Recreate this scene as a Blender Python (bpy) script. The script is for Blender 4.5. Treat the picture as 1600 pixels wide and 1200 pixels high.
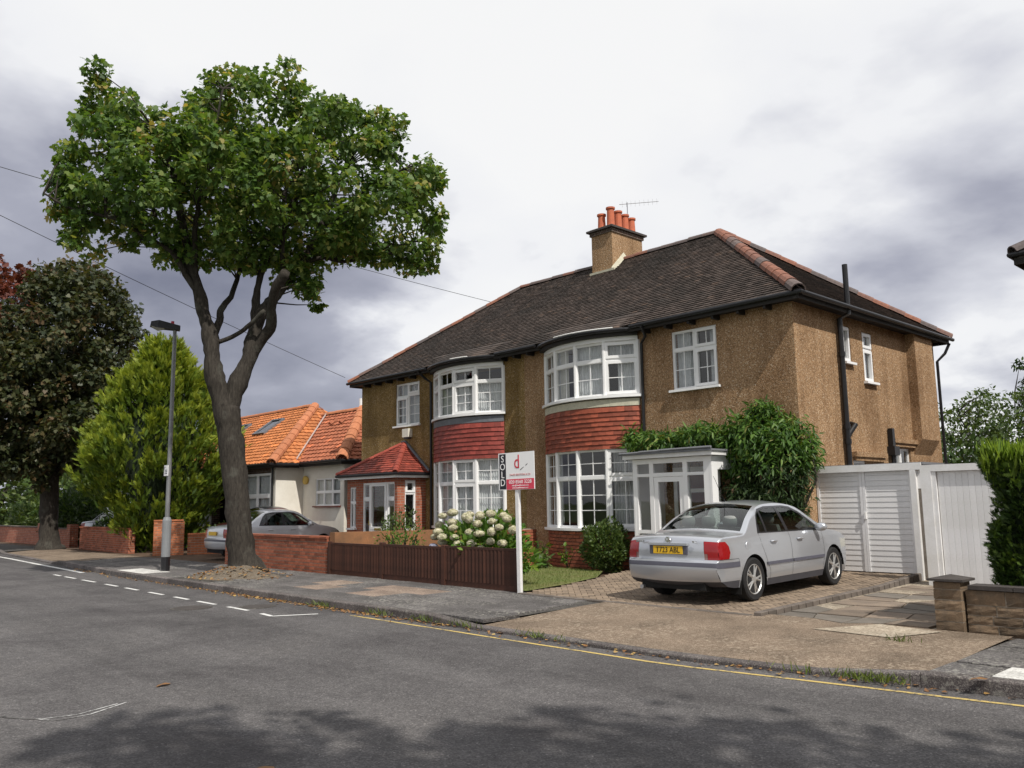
import bpy, bmesh, math, random
import numpy as np
from mathutils import Vector, Matrix
random.seed(7); rng = np.random.default_rng(7)
R = math.radians
for o in list(bpy.data.objects): bpy.data.objects.remove(o)
S = bpy.context.scene
COL = S.collection

# ------------------------------------------------------------------ camera
CAM_Z = 1.6
YAW, PITCH, ROLL, FPX = -0.81523, 0.140517, 0.015567, 1319.5
fw = Vector((math.sin(YAW)*math.cos(PITCH), math.cos(YAW)*math.cos(PITCH), math.sin(PITCH)))
rt = Vector((math.cos(YAW), -math.sin(YAW), 0)); dn = fw.cross(rt)
rt2 = rt*math.cos(ROLL)+dn*math.sin(ROLL); dn2 = dn*math.cos(ROLL)-rt*math.sin(ROLL)
cd = bpy.data.cameras.new('camera'); cam = bpy.data.objects.new('camera', cd); COL.objects.link(cam)
m = Matrix.Identity(4)
for i in range(3):
    m[i][0] = rt2[i]; m[i][1] = -dn2[i]; m[i][2] = -fw[i]
m[2][3] = CAM_Z
cam.matrix_world = m
cd.sensor_width = 36; cd.lens = FPX/1600*36; cd.clip_end = 2000; cd.clip_start = .05
S.camera = cam

# ------------------------------------------------------------------ world, sun, exposure
SUN_EL, SUN_OFF = R(50), R(15)            # sun stands to the right (+X), 15 deg towards the street (-Y)
sdir = Vector((math.cos(SUN_EL)*math.cos(SUN_OFF), -math.cos(SUN_EL)*math.sin(SUN_OFF), math.sin(SUN_EL)))
SKYB = [((-.945, .28, .12), .92, 1.03, -.115), ((-.87, .44, .19), .955, 1.03, -.075), ((-.79, .56, .23), .96, 1.04, -.06), ((-.85, .18, .50), .84, 1.0, .045), ((-.42, .85, .29), .94, 1.03, -.15), ((-.63, .58, .49), .80, 1.0, .07), ((-.37, .76, .53), .90, 1.02, .14)]
W = bpy.data.worlds.new('World'); S.world = W; W.use_nodes = True
nt = W.node_tree; nt.nodes.clear()
def N(nt, t, **k):
    n = nt.nodes.new(t)
    for a, b in k.items(): setattr(n, a, b)
    return n
def mathn(nt, op, a, b=None, c=None, clamp=False):
    n = N(nt, 'ShaderNodeMath', operation=op); n.use_clamp = clamp
    for i, v in enumerate((a, b, c)):
        if v is None: continue
        if isinstance(v, (int, float)): n.inputs[i].default_value = v
        else: nt.links.new(v, n.inputs[i])
    return n.outputs[0]
def ramp(nt, fac, stops, interp='LINEAR'):
    n = N(nt, 'ShaderNodeValToRGB'); n.color_ramp.interpolation = interp
    e = n.color_ramp.elements
    while len(e) < len(stops): e.new(0.5)
    for el, (p, c) in zip(e, stops):
        el.position = p; el.color = (*c, 1) if len(c) == 3 else c
    nt.links.new(fac, n.inputs[0]); return n.outputs[0]
def mixc(nt, fac, a, b, mode='MIX'):
    n = N(nt, 'ShaderNodeMix', data_type='RGBA', blend_type=mode)
    for s, v in ((n.inputs[0], fac), (n.inputs[6], a), (n.inputs[7], b)):
        if isinstance(v, (int, float)): s.default_value = v
        elif isinstance(v, tuple): s.default_value = (*v, 1) if len(v) == 3 else v
        else: nt.links.new(v, s)
    return n.outputs[2]
def noise(nt, vec, scale, detail=4, rough=.55, dist=0):
    n = N(nt, 'ShaderNodeTexNoise'); n.inputs['Scale'].default_value = scale
    n.inputs['Detail'].default_value = detail; n.inputs['Roughness'].default_value = rough
    n.inputs['Distortion'].default_value = dist
    if vec is not None: nt.links.new(vec, n.inputs['Vector'])
    return n.outputs['Fac']
sky = N(nt, 'ShaderNodeTexSky'); sky.sky_type = 'NISHITA'; sky.sun_disc = False
sky.sun_elevation = SUN_EL; sky.sun_rotation = math.atan2(sdir.x, sdir.y)
bg1 = N(nt, 'ShaderNodeBackground'); bg1.inputs[1].default_value = .09
nt.links.new(sky.outputs[0], bg1.inputs[0])
tc = N(nt, 'ShaderNodeTexCoord')
sep = N(nt, 'ShaderNodeSeparateXYZ'); nt.links.new(tc.outputs['Generated'], sep.inputs[0])
zz = mathn(nt, 'ADD', mathn(nt, 'MAXIMUM', sep.outputs[2], 0.0), .30)
cmb = N(nt, 'ShaderNodeCombineXYZ')
nt.links.new(mathn(nt, 'DIVIDE', sep.outputs[0], zz), cmb.inputs[0])
nt.links.new(mathn(nt, 'DIVIDE', sep.outputs[1], zz), cmb.inputs[1])
mp = N(nt, 'ShaderNodeMapping'); mp.inputs['Location'].default_value = (3.1, 1.7, 0); mp.inputs['Scale'].default_value = (1, 1, 1)
nt.links.new(cmb.outputs[0], mp.inputs[0])
n1 = noise(nt, mp.outputs[0], .75, 7, .5, .2)
n2 = noise(nt, mp.outputs[0], 2.6, 6, .5, .15)
base = mathn(nt, 'ADD', mathn(nt, 'MULTIPLY', n1, .64), mathn(nt, 'MULTIPLY', n2, .36))
# banks of darker and brighter cloud, each with ragged noise edges
nd = mathn(nt, 'MULTIPLY_ADD', noise(nt, mp.outputs[0], 1.9, 6, .55, .2), .16, -.08)
def bank(d, lo, hi, amt):
    dv = N(nt, 'ShaderNodeVectorMath', operation='DOT_PRODUCT'); nt.links.new(tc.outputs['Generated'], dv.inputs[0]); dv.inputs[1].default_value = Vector(d).normalized()
    return mathn(nt, 'MULTIPLY', ramp(nt, mathn(nt, 'ADD', dv.outputs['Value'], nd), [(lo, (0,)*3), (hi, (1,)*3)], 'EASE'), amt)
for d, lo, hi, amt in SKYB: base = mathn(nt, 'ADD', base, bank(d, lo, hi, amt))
base = mathn(nt, 'ADD', mathn(nt, 'MULTIPLY_ADD', mathn(nt, 'SUBTRACT', base, .5), 1.35, .5), .022)
cl = ramp(nt, base, [(.18, (.22, .23, .30)), (.36, (.42, .43, .51)), (.48, (.72, .73, .79)), (.56, (.95, .955, .975)), (.68, (1.0, 1.0, 1.0))])
bg2 = N(nt, 'ShaderNodeBackground'); bg2.inputs[1].default_value = .97
nt.links.new(cl, bg2.inputs[0])
mx = N(nt, 'ShaderNodeMixShader'); mx.inputs[0].default_value = .94
nt.links.new(bg1.outputs[0], mx.inputs[1]); nt.links.new(bg2.outputs[0], mx.inputs[2])
wo = N(nt, 'ShaderNodeOutputWorld'); nt.links.new(mx.outputs[0], wo.inputs[0])
sl = bpy.data.lights.new('sun', 'SUN'); sl.energy = 4.4; sl.angle = R(.6); sl.color = (1, .95, .87)
so = bpy.data.objects.new('sun', sl); COL.objects.link(so); so.location = sdir*50
so.rotation_euler = sdir.to_track_quat('Z', 'Y').to_euler()
S.view_settings.view_transform = 'Standard'; S.view_settings.look = 'None'
S.view_settings.exposure = 0; S.view_settings.gamma = 1; S.view_settings.use_curve_mapping = False
S.render.engine = 'CYCLES'
S.cycles.max_bounces = 6; S.cycles.transparent_max_bounces = 12

# ------------------------------------------------------------------ materials
MATS = {}
def newmat(name):
    m = bpy.data.materials.new(name); m.use_nodes = True; m.node_tree.nodes.clear()
    MATS[name] = m; nt = m.node_tree
    o = N(nt, 'ShaderNodeOutputMaterial'); b = N(nt, 'ShaderNodeBsdfPrincipled')
    nt.links.new(b.outputs[0], o.inputs[0]); return m, nt, b, o
def coords(nt, kind='Object'):
    return N(nt, 'ShaderNodeTexCoord').outputs[kind]
def bumpn(nt, b, h, strength=.5, dist=.01):
    n = N(nt, 'ShaderNodeBump'); n.inputs['Strength'].default_value = strength; n.inputs['Distance'].default_value = dist
    nt.links.new(h, n.inputs['Height']); nt.links.new(n.outputs[0], b.inputs['Normal']); return n
def sc(c, k): return tuple(min(1, x*k) for x in c)
def pmat(name, c, rough=.8, var=.2, scale=3., fine=60., fvar=.0, bump=0., bdist=.006, metal=0, spec=.4, rnd=0., attr=None, coat=0, c2=None, coord='Object'):
    """plain surface: c, mottled with c2 (or a darker c) by noise; rnd = per-object, attr = per-face variation"""
    m, nt, b, o = newmat(name); v = coords(nt, coord)
    n1 = noise(nt, v, scale, 5, .6)
    f = mathn(nt, 'MULTIPLY_ADD', n1, 2.2, -.6, clamp=True)
    col = mixc(nt, f, c2 if c2 else sc(c, 1-var), sc(c, 1+var*.6))
    if fvar:
        nf = noise(nt, v, fine, 3, .7)
        k = ramp(nt, nf, [(.3, (1-fvar,)*3), (.7, (1+fvar,)*3)])
        col = mixc(nt, 1., col, k, 'MULTIPLY')
    r = None
    if rnd: r = N(nt, 'ShaderNodeObjectInfo').outputs['Random']
    if attr: a = N(nt, 'ShaderNodeAttribute'); a.attribute_name = attr; r = a.outputs['Fac']; rnd = rnd or .3
    if r is not None:
        k = ramp(nt, r, [(0, (1-rnd,)*3), (1, (1+rnd,)*3)]); col = mixc(nt, 1., col, k, 'MULTIPLY')
    nt.links.new(col, b.inputs['Base Color'])
    b.inputs['Roughness'].default_value = rough; b.inputs['Metallic'].default_value = metal
    b.inputs['Specular IOR Level'].default_value = spec; b.inputs['Coat Weight'].default_value = coat
    b.inputs['Coat Roughness'].default_value = .06
    if bump: bumpn(nt, b, noise(nt, v, fine, 4, .65), bump, bdist)
    return m
def roughcast(name, c, c2, dark):
    m, nt, b, o = newmat(name); v = coords(nt)
    vo = N(nt, 'ShaderNodeTexVoronoi'); vo.inputs['Scale'].default_value = 62; nt.links.new(v, vo.inputs[0])
    g = ramp(nt, vo.outputs['Color'], [(0, sc(c, .52)), (.45, c), (.8, c2), (1, (.62, .55, .44))])
    big = noise(nt, v, .9, 5, .6); st = N(nt, 'ShaderNodeMapping'); st.inputs['Scale'].default_value = (3, 3, .35); nt.links.new(v, st.inputs[0])
    streak = noise(nt, st.outputs[0], 1.1, 4, .6)
    k = ramp(nt, mathn(nt, 'ADD', mathn(nt, 'MULTIPLY', big, .5), mathn(nt, 'MULTIPLY', streak, .5)), [(.36, dark), (.56, (1, 1, 1))])
    col = mixc(nt, 1., g, k, 'MULTIPLY')
    n20 = noise(nt, v, 24, 3, .7); col = mixc(nt, 1., col, ramp(nt, n20, [(.3, (.72,)*3), (.7, (1.2,)*3)]), 'MULTIPLY')
    nt.links.new(col, b.inputs['Base Color']); b.inputs['Roughness'].default_value = .95; b.inputs['Specular IOR Level'].default_value = .15
    bumpn(nt, b, vo.outputs['Distance'], .55, .012); return m
roughcast('roughcast_ochre', (.255, .165, .062), (.37, .255, .115), (.58, .56, .53))
roughcast('roughcast_brown', (.325, .20, .108), (.46, .31, .185), (.60, .56, .53))
pmat('render_white', (.72, .69, .62), .9, .1, 1.5, 40, .08, .5, .01, c2=(.62, .58, .5))
pmat('upvc', (.80, .80, .80), .35, .04, 2, spec=.5)
pmat('white_paint', (.76, .76, .77), .5, .06, 2.5, 30, .04, .15, .003, c2=(.66, .65, .62))
pmat('white_board', (.76, .76, .78), .5, .06, 1.3, 30, .04, .1, .002, rnd=.035, c2=(.64, .635, .62))
pmat('black_gutter', (.012, .012, .014), .4, .3, 6)
pmat('dark_timber', (.02, .017, .015), .7, .3, 4)
pmat('lead', (.14, .15, .17), .55, .25, 8, 60, .1)
pmat('mortar', (.36, .31, .25), .95, .25, 8, 80, .15, .4)
pmat('cream_band', (.48, .46, .36), .8, .2, 8, 40, .1)
def tilemat(name, c, rnd, moss, mossc, rough=.85):
    m, nt, b, o = newmat(name); v = coords(nt)
    a = N(nt, 'ShaderNodeAttribute'); a.attribute_name = 'rnd'
    col = mixc(nt, 1., c, ramp(nt, a.outputs['Fac'], [(0, (1-rnd,)*3), (.5, (1, 1, 1)), (.94, (1+rnd,)*3), (1, (1.5+rnd, 1.3+rnd, 1.1+rnd))]), 'MULTIPLY')
    n1 = noise(nt, v, .55, 6, .6); col = mixc(nt, ramp(nt, n1, [(.42, (0,)*3), (.66, (moss,)*3)]), col, mossc)
    n2 = noise(nt, v, 9, 4, .7); col = mixc(nt, 1., col, ramp(nt, n2, [(.3, (.72,)*3), (.7, (1.25,)*3)]), 'MULTIPLY')
    n3 = noise(nt, v, 34, 2, .7); col = mixc(nt, ramp(nt, n3, [(.70, (0,)*3), (.76, (.35*moss,)*3)]), col, (.35, .34, .30))
    nt.links.new(col, b.inputs['Base Color']); b.inputs['Roughness'].default_value = rough; b.inputs['Specular IOR Level'].default_value = .3
    bumpn(nt, b, n2, .4, .006); return m
tilemat('tile_brown', (.074, .056, .048), .34, .75, (.036, .032, .029))
tilemat('tile_orange', (.46, .165, .058), .22, .25, (.25, .10, .05))
tilemat('tile_terracotta', (.36, .12, .062), .2, .15, (.22, .09, .05))
tilemat('tile_red', (.25, .052, .035), .34, .35, (.14, .045, .035), .65)
pmat('hung_tile_red', (.255, .048, .036), .6, .2, 6, 40, .15, .3, .005, rnd=.26)
pmat('hung_tile_orange', (.26, .062, .032), .65, .25, 6, 40, .15, .3, .005, rnd=.32)
m, nt, b, o = newmat('ridge_tile')
c = ramp(nt, N(nt, 'ShaderNodeObjectInfo').outputs['Random'], [(0, (.10, .082, .08)), (.55, (.135, .10, .09)), (.68, (.19, .09, .065)), (1, (.25, .10, .06))], 'LINEAR')
n1 = noise(nt, coords(nt), 14, 5, .65); c = mixc(nt, 1., c, ramp(nt, n1, [(.3, (.6,)*3), (.7, (1.25,)*3)]), 'MULTIPLY')
nt.links.new(c, b.inputs['Base Color']); b.inputs['Roughness'].default_value = .85; bumpn(nt, b, n1, .4, .01)
pmat('ridge_orange', (.42, .16, .075), .85, .25, 6, 40, .1, .3, rnd=.12)
pmat('ridge_red', (.30, .06, .04), .7, .2, 6, rnd=.15)
pmat('chimney_pot', (.50, .13, .055), .75, .2, 7, 40, .08, .2, c2=(.34, .10, .06))
pmat('brick_red', (.30, .095, .050), .88, .25, 9, 70, .18, .45, .004, rnd=.32)
pmat('brick_orange', (.42, .145, .065), .88, .25, 9, 70, .18, .45, .004, rnd=.3)
def brickmat(name, c1, c2, mort):
    m, nt, b, o = newmat(name); v = coords(nt)
    # wrap round corners: horizontal run = x + y
    sp = N(nt, 'ShaderNodeSeparateXYZ'); nt.links.new(v, sp.inputs[0]); cb = N(nt, 'ShaderNodeCombineXYZ')
    nt.links.new(mathn(nt, 'ADD', sp.outputs[0], sp.outputs[1]), cb.inputs[0]); nt.links.new(sp.outputs[2], cb.inputs[1])
    br = N(nt, 'ShaderNodeTexBrick'); nt.links.new(cb.outputs[0], br.inputs[0])
    br.inputs['Scale'].default_value = 1; br.inputs['Brick Width'].default_value = .225; br.inputs['Row Height'].default_value = .075
    br.inputs['Mortar Size'].default_value = .006; br.inputs['Bias'].default_value = 0
    br.inputs['Color1'].default_value = (*c1, 1); br.inputs['Color2'].default_value = (*c2, 1); br.inputs['Mortar'].default_value = (*mort, 1)
    n1 = noise(nt, v, 5, 5, .65); c = mixc(nt, 1., br.outputs['Color'], ramp(nt, n1, [(.3, (.65,)*3), (.7, (1.25,)*3)]), 'MULTIPLY')
    nt.links.new(c, b.inputs['Base Color']); b.inputs['Roughness'].default_value = .9
    bumpn(nt, b, mathn(nt, 'SUBTRACT', mathn(nt, 'MULTIPLY', n1, .3), br.outputs['Fac']), .8, .008); return m
brickmat('brickwork', (.30, .085, .045), (.40, .13, .07), (.34, .28, .22))
brickmat('brickwork_dark', (.07, .045, .035), (.12, .07, .05), (.22, .19, .16))
pmat('orange_render', (.26, .118, .052), .92, .35, 2.5, 50, .15, .4, .006, c2=(.14, .078, .042))
pmat('soil', (.10, .062, .038), .97, .4, 5, 60, .3, .8, .02)
pmat('fence_wood', (.058, .021, .012), .75, .35, 5, 60, .15, .3, .003, rnd=.28)
pmat('curtain', (.62, .63, .64), .9, .15, 12, 80, .1)
pmat('curtain_cream', (.62, .60, .54), .9, .12, 12)
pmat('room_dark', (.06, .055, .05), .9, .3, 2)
def glassmat(name, tint, refl=1.0, dens=.0):
    m, nt, b, o = newmat(name); nt.nodes.remove(b)
    tr = N(nt, 'ShaderNodeBsdfTransparent'); tr.inputs[0].default_value = (*tint, 1)
    gl = N(nt, 'ShaderNodeBsdfGlossy'); gl.inputs['Roughness'].default_value = .015; gl.inputs[0].default_value = (refl, refl, refl, 1)
    fr = N(nt, 'ShaderNodeFresnel'); fr.inputs[0].default_value = 1.62
    bn = N(nt, 'ShaderNodeBump'); bn.inputs['Strength'].default_value = .04; bn.inputs['Distance'].default_value = .02
    nt.links.new(noise(nt, coords(nt), 1.7, 2), bn.inputs['Height'])
    nt.links.new(bn.outputs[0], gl.inputs['Normal']); nt.links.new(bn.outputs[0], fr.inputs['Normal'])
    bf = N(nt, 'ShaderNodeNewGeometry').outputs['Backfacing']; fac = mathn(nt, 'MULTIPLY', fr.outputs[0], mathn(nt, 'SUBTRACT', 1.0, bf))
    ms = N(nt, 'ShaderNodeMixShader'); nt.links.new(fac, ms.inputs[0]); nt.links.new(tr.outputs[0], ms.inputs[1]); nt.links.new(gl.outputs[0], ms.inputs[2])
    nt.links.new(ms.outputs[0], o.inputs[0]); return m
glassmat('glass', (.92, .93, .93)); glassmat('car_glass', (.48, .54, .52)); glassmat('rooflight_glass', (.5, .55, .58))
# road and pavements
m, nt, b, o = newmat('asphalt'); v = coords(nt)
vo = N(nt, 'ShaderNodeTexVoronoi'); vo.inputs['Scale'].default_value = 85; nt.links.new(v, vo.inputs[0])
c = ramp(nt, vo.outputs['Color'], [(0, (.056, .053, .054)), (.55, (.098, .093, .093)), (.86, (.142, .135, .133)), (1, (.25, .24, .23))])
n1 = noise(nt, v, .45, 6, .62, .4); c = mixc(nt, 1., c, ramp(nt, n1, [(.33, (.66, .65, .66)), (.52, (1, 1, 1)), (.72, (1.13, 1.12, 1.1))]), 'MULTIPLY')
mpn = N(nt, 'ShaderNodeMapping'); mpn.inputs['Scale'].default_value = (.12, 1.3, 1); nt.links.new(v, mpn.inputs[0])
n2 = noise(nt, mpn.outputs[0], 1.0, 5, .6); c = mixc(nt, 1., c, ramp(nt, n2, [(.35, (.82,)*3), (.65, (1.13,)*3)]), 'MULTIPLY')
n5 = noise(nt, v, 7, 5, .7); c = mixc(nt, 1., c, ramp(nt, n5, [(.3, (.82,)*3), (.7, (1.16,)*3)]), 'MULTIPLY')
nt.links.new(c, b.inputs['Base Color']); b.inputs['Roughness'].default_value = .88; b.inputs['Specular IOR Level'].default_value = .25
bumpn(nt, b, vo.outputs['Distance'], .5, .008)
def speckled(name, c, c2, lich, lamt, rnd=0., sscale=75):
    m, nt, b, o = newmat(name); v = coords(nt)
    vo = N(nt, 'ShaderNodeTexVoronoi'); vo.inputs['Scale'].default_value = sscale; nt.links.new(v, vo.inputs[0])
    g = ramp(nt, vo.outputs['Color'], [(0, sc(c, .6)), (.5, c), (.85, c2), (1, sc(c2, 1.5))])
    n1 = noise(nt, v, 1.3, 6, .65); g = mixc(nt, 1., g, ramp(nt, n1, [(.33, (.66,)*3), (.6, (1.08,)*3)]), 'MULTIPLY')
    if rnd: g = mixc(nt, 1., g, ramp(nt, N(nt, 'ShaderNodeObjectInfo').outputs['Random'], [(0, (1-rnd,)*3), (1, (1+rnd,)*3)]), 'MULTIPLY')
    geo = N(nt, 'ShaderNodeNewGeometry').outputs['Position']
    n2 = noise(nt, geo, 19, 3, .5); n3 = noise(nt, geo, .8, 3, .5)
    f = mathn(nt, 'MULTIPLY', ramp(nt, n2, [(.55, (0,)*3), (.60, (1,)*3)]), ramp(nt, n3, [(.42, (0,)*3), (.6, (lamt,)*3)]))
    g = mixc(nt, f, g, lich)
    nt.links.new(g, b.inputs['Base Color']); b.inputs['Roughness'].default_value = .92; b.inputs['Specular IOR Level'].default_value = .2
    bumpn(nt, b, vo.outputs['Distance'], .35, .006); return m
speckled('paving_grey', (.105, .098, .095), (.16, .15, .145), (.34, .33, .29), .6, .16)
speckled('paving_base', (.07, .065, .06), (.12, .11, .1), (.3, .3, .25), .3)
speckled('crossover_brown', (.180, .135, .098), (.29, .23, .172), (.44, .37, .28), .4, 0, 110)
speckled('paving_buff', (.23, .175, .14), (.31, .24, .19), (.5, .45, .36), .3, .1)
speckled('kerb_granite', (.115, .10, .098), (.21, .19, .175), (.32, .31, .27), .4, .25, 110)
speckled('concrete_pale', (.30, .25, .19), (.40, .345, .27), (.48, .44, .36), .5, .12, 50)
speckled('slab_white', (.55, .54, .51), (.64, .63, .60), (.7, .7, .68), .3, .05, 50)
pmat('block_paver', (.225, .170, .120), .9, .25, 6, 80, .2, .4, .004, rnd=.28, c2=(.15, .115, .085))
pmat('block_paver_joined', (.225, .170, .120), .9, .25, 1.5, 80, .2, .4, .004, attr='rnd', rnd=.28, c2=(.15, .115, .085))
pmat('block_edge', (.125, .105, .09), .9, .25, 6, 80, .2, .4, .004, rnd=.25)
pmat('joint_sand', (.095, .075, .055), .98, .3, 6, 90, .3, .4)
def worn(name, c, lo=.40, hi=.50, sc_=18):
    m, nt, b, o = newmat(name); v = coords(nt)
    n1 = noise(nt, v, sc_, 5, .7); n2 = noise(nt, v, 1.4, 3)
    c3 = mixc(nt, ramp(nt, mathn(nt, 'ADD', mathn(nt, 'MULTIPLY', n1, .6), mathn(nt, 'MULTIPLY', n2, .4)), [(lo, (0,)*3), (hi, (1,)*3)]), (.10, .095, .092), c)
    nt.links.new(c3, b.inputs['Base Color']); b.inputs['Roughness'].default_value = .8; return m
worn('road_white', (.62, .62, .60), .36, .46); worn('road_yellow', (.50, .37, .12), .40, .50); worn('road_scuff', (.50, .50, .49), .46, .56, 9)
pmat('stone_buff', (.17, .115, .070), .92, .3, 7, 60, .2, .6, .01, rnd=.34, c2=(.10, .078, .055))
pmat('flag_brown', (.20, .155, .115), .93, .3, 3, 60, .25, .5, .006, rnd=.2, c2=(.13, .105, .085)); pmat('flag_grey', (.15, .13, .11), .93, .3, 3, 60, .25, .5, .006, rnd=.2, c2=(.10, .09, .075))
pmat('stone_cap', (.060, .052, .048), .9, .3, 6, 60, .2, .4)
pmat('lawn', (.10, .135, .032), .95, .35, 1.6, 90, .3, .7, .02, c2=(.17, .155, .06))
pmat('grass_far', (.07, .10, .03), .95, .4, .2, 20, .3)
# foliage
def leafmat(name, stops, trans=.35, rough=.5, transc=None):
    m, nt, b, o = newmat(name)
    a = N(nt, 'ShaderNodeAttribute'); a.attribute_name = 'rnd'
    c = ramp(nt, a.outputs['Fac'], stops)
    nt.links.new(c, b.inputs['Base Color']); b.inputs['Roughness'].default_value = rough; b.inputs['Specular IOR Level'].default_value = .35
    t = N(nt, 'ShaderNodeBsdfTranslucent'); c2 = mixc(nt, 1., c, transc or (1.5, 1.45, .6), 'MULTIPLY'); nt.links.new(c2, t.inputs[0])
    ms = N(nt, 'ShaderNodeMixShader'); ms.inputs[0].default_value = trans
    nt.links.new(b.outputs[0], ms.inputs[1]); nt.links.new(t.outputs[0], ms.inputs[2]); nt.links.new(ms.outputs[0], o.inputs[0]); return m
leafmat('leaf_maple', [(0, (.045, .092, .022)), (.5, (.092, .165, .036)), (.82, (.165, .225, .055)), (.94, (.27, .29, .09)), (1, (.34, .27, .09))], .42)
leafmat('leaf_bronze', [(0, (.022, .034, .015)), (.5, (.046, .058, .022)), (.8, (.085, .085, .036)), (1, (.12, .078, .040))], .25)
leafmat('leaf_copper', [(0, (.07, .02, .015)), (1, (.18, .045, .025))], .3)
leafmat('leaf_dark', [(0, (.018, .040, .012)), (.6, (.040, .075, .020)), (1, (.075, .12, .03))], .25)
leafmat('leaf_mid', [(0, (.035, .065, .018)), (.6, (.070, .115, .028)), (1, (.13, .17, .05))], .3)
leafmat('leaf_creeper', [(0, (.035, .085, .016)), (.6, (.075, .155, .024)), (.93, (.13, .22, .04)), (1, (.24, .22, .06))], .35)
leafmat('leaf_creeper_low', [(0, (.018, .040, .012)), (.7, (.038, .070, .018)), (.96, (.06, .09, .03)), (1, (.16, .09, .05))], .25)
leafmat('leaf_hydrangea', [(0, (.05, .12, .02)), (.6, (.11, .21, .03)), (1, (.22, .31, .05))], .35)
leafmat('needle_gold', [(0, (.034, .066, .012)), (.45, (.115, .18, .020)), (1, (.32, .365, .042))], .32)
leafmat('needle_hedge', [(0, (.020, .045, .010)), (.6, (.048, .092, .016)), (1, (.10, .155, .028))], .28)
leafmat('needle_tip', [(0, (.11, .19, .020)), (1, (.26, .36, .045))], .4)
leafmat('grass_blade', [(0, (.07, .12, .02)), (1, (.17, .20, .05))], .3)
leafmat('litter', [(0, (.16, .075, .03)), (.6, (.30, .15, .05)), (1, (.40, .28, .10))], .1)
leafmat('petal_cream', [(0, (.36, .35, .20)), (.6, (.55, .52, .36)), (1, (.68, .62, .50))], .2, .8, (1, 1, .9))
leafmat('petal_blue', [(0, (.22, .24, .33)), (1, (.38, .38, .46))], .2, .8, (1, 1, 1))
leafmat('petal_purple', [(0, (.10, .05, .22)), (1, (.2, .1, .35))], .2, .8, (1, 1, 1))
m, nt, b, o = newmat('bark'); v = coords(nt)
mpn = N(nt, 'ShaderNodeMapping'); mpn.inputs['Scale'].default_value = (1, 1, .22); nt.links.new(v, mpn.inputs[0])
n1 = noise(nt, mpn.outputs[0], 26, 6, .7, .4); n2 = noise(nt, v, 2.2, 5, .6)
c = ramp(nt, n1, [(.3, (.020, .017, .015)), (.6, (.056, .049, .041)), (.8, (.09, .08, .066))])
c = mixc(nt, ramp(nt, n2, [(.55, (0,)*3), (.7, (.6,)*3)]), c, (.105, .105, .088))
nt.links.new(c, b.inputs['Base Color']); b.inputs['Roughness'].default_value = .95; b.inputs['Specular IOR Level'].default_value = .15
bumpn(nt, b, n1, .8, .02)
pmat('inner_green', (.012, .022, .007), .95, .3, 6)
pmat('bark_dark', (.035, .028, .022), .95, .4, 6, 40, .3, .6, .02)
pmat('root_mound', (.10, .072, .045), .95, .4, 8, 40, .45, .9, .03, c2=(.19, .165, .13))
# vehicles and street furniture
pmat('paint_silver', (.47, .49, .525), .28, .03, 3, metal=.55, coat=.9)
pmat('paint_maroon', (.10, .012, .014), .30, .05, 3, metal=.3, coat=.7)
pmat('paint_pale', (.62, .63, .66), .30, .03, 3, metal=.4, coat=.7)
pmat('paint_black', (.012, .012, .014), .35, .1, 3, coat=.5)
pmat('car_plastic', (.055, .055, .065), .6, .15, 8)
pmat('car_trim', (.085, .085, .11), .5, .1, 8)
pmat('rubber', (.016, .016, .017), .85, .25, 20)
pmat('alloy', (.55, .55, .54), .35, .1, 12, metal=.7)
pmat('black_matt', (.008, .008, .008), .9, .2, 5)
pmat('chrome', (.75, .75, .76), .12, .03, 3, metal=1)
pmat('lamp_red', (.26, .004, .007), .22, .12, 30, spec=.5, coat=.4)
pmat('lamp_clear', (.22, .12, .11), .15, .1, 30, spec=.6, coat=.8)
pmat('plate_yellow', (.72, .44, .02), .4, .03, 4)
pmat('letter_black', (.012, .012, .012), .5, .05)
pmat('seat_cloth', (.24, .25, .24), .9, .15, 10)
pmat('galv', (.24, .245, .25), .5, .2, 5, 40, .08, metal=.5)
pmat('post_grey', (.21, .22, .23), .55, .15, 4)
pmat('sign_white', (.80, .80, .80), .4, .02, 3); pmat('sign_black', (.012, .012, .02), .4, .05)
pmat('sign_red', (.62, .05, .09), .45, .04); pmat('letter_red', (.52, .03, .05), .5, .03); pmat('letter_pink', (.60, .30, .30), .5, .03); pmat('letter_white', (.82, .82, .82), .4, .02)
pmat('post_white', (.74, .73, .72), .6, .1, 9, 50, .06); pmat('plastic_cream', (.70, .68, .60), .5, .05)
pmat('alarm_yellow', (.62, .42, .10), .5, .1); pmat('brass', (.5, .36, .1), .3, .1, metal=1); pmat('lamp_lens', (.42, .42, .38), .3, .1)
pmat('felt_grey', (.17, .175, .19), .8, .2, 7, 50, .12); pmat('door_maroon', (.10, .02, .015), .4, .1, 4)
pmat('wire', (.03, .03, .03), .6, .1); pmat('alu', (.4, .4, .41), .4, .1, metal=.8); pmat('concrete_post', (.20, .175, .15), .95, .3, 7, 60, .2, .5)

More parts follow.
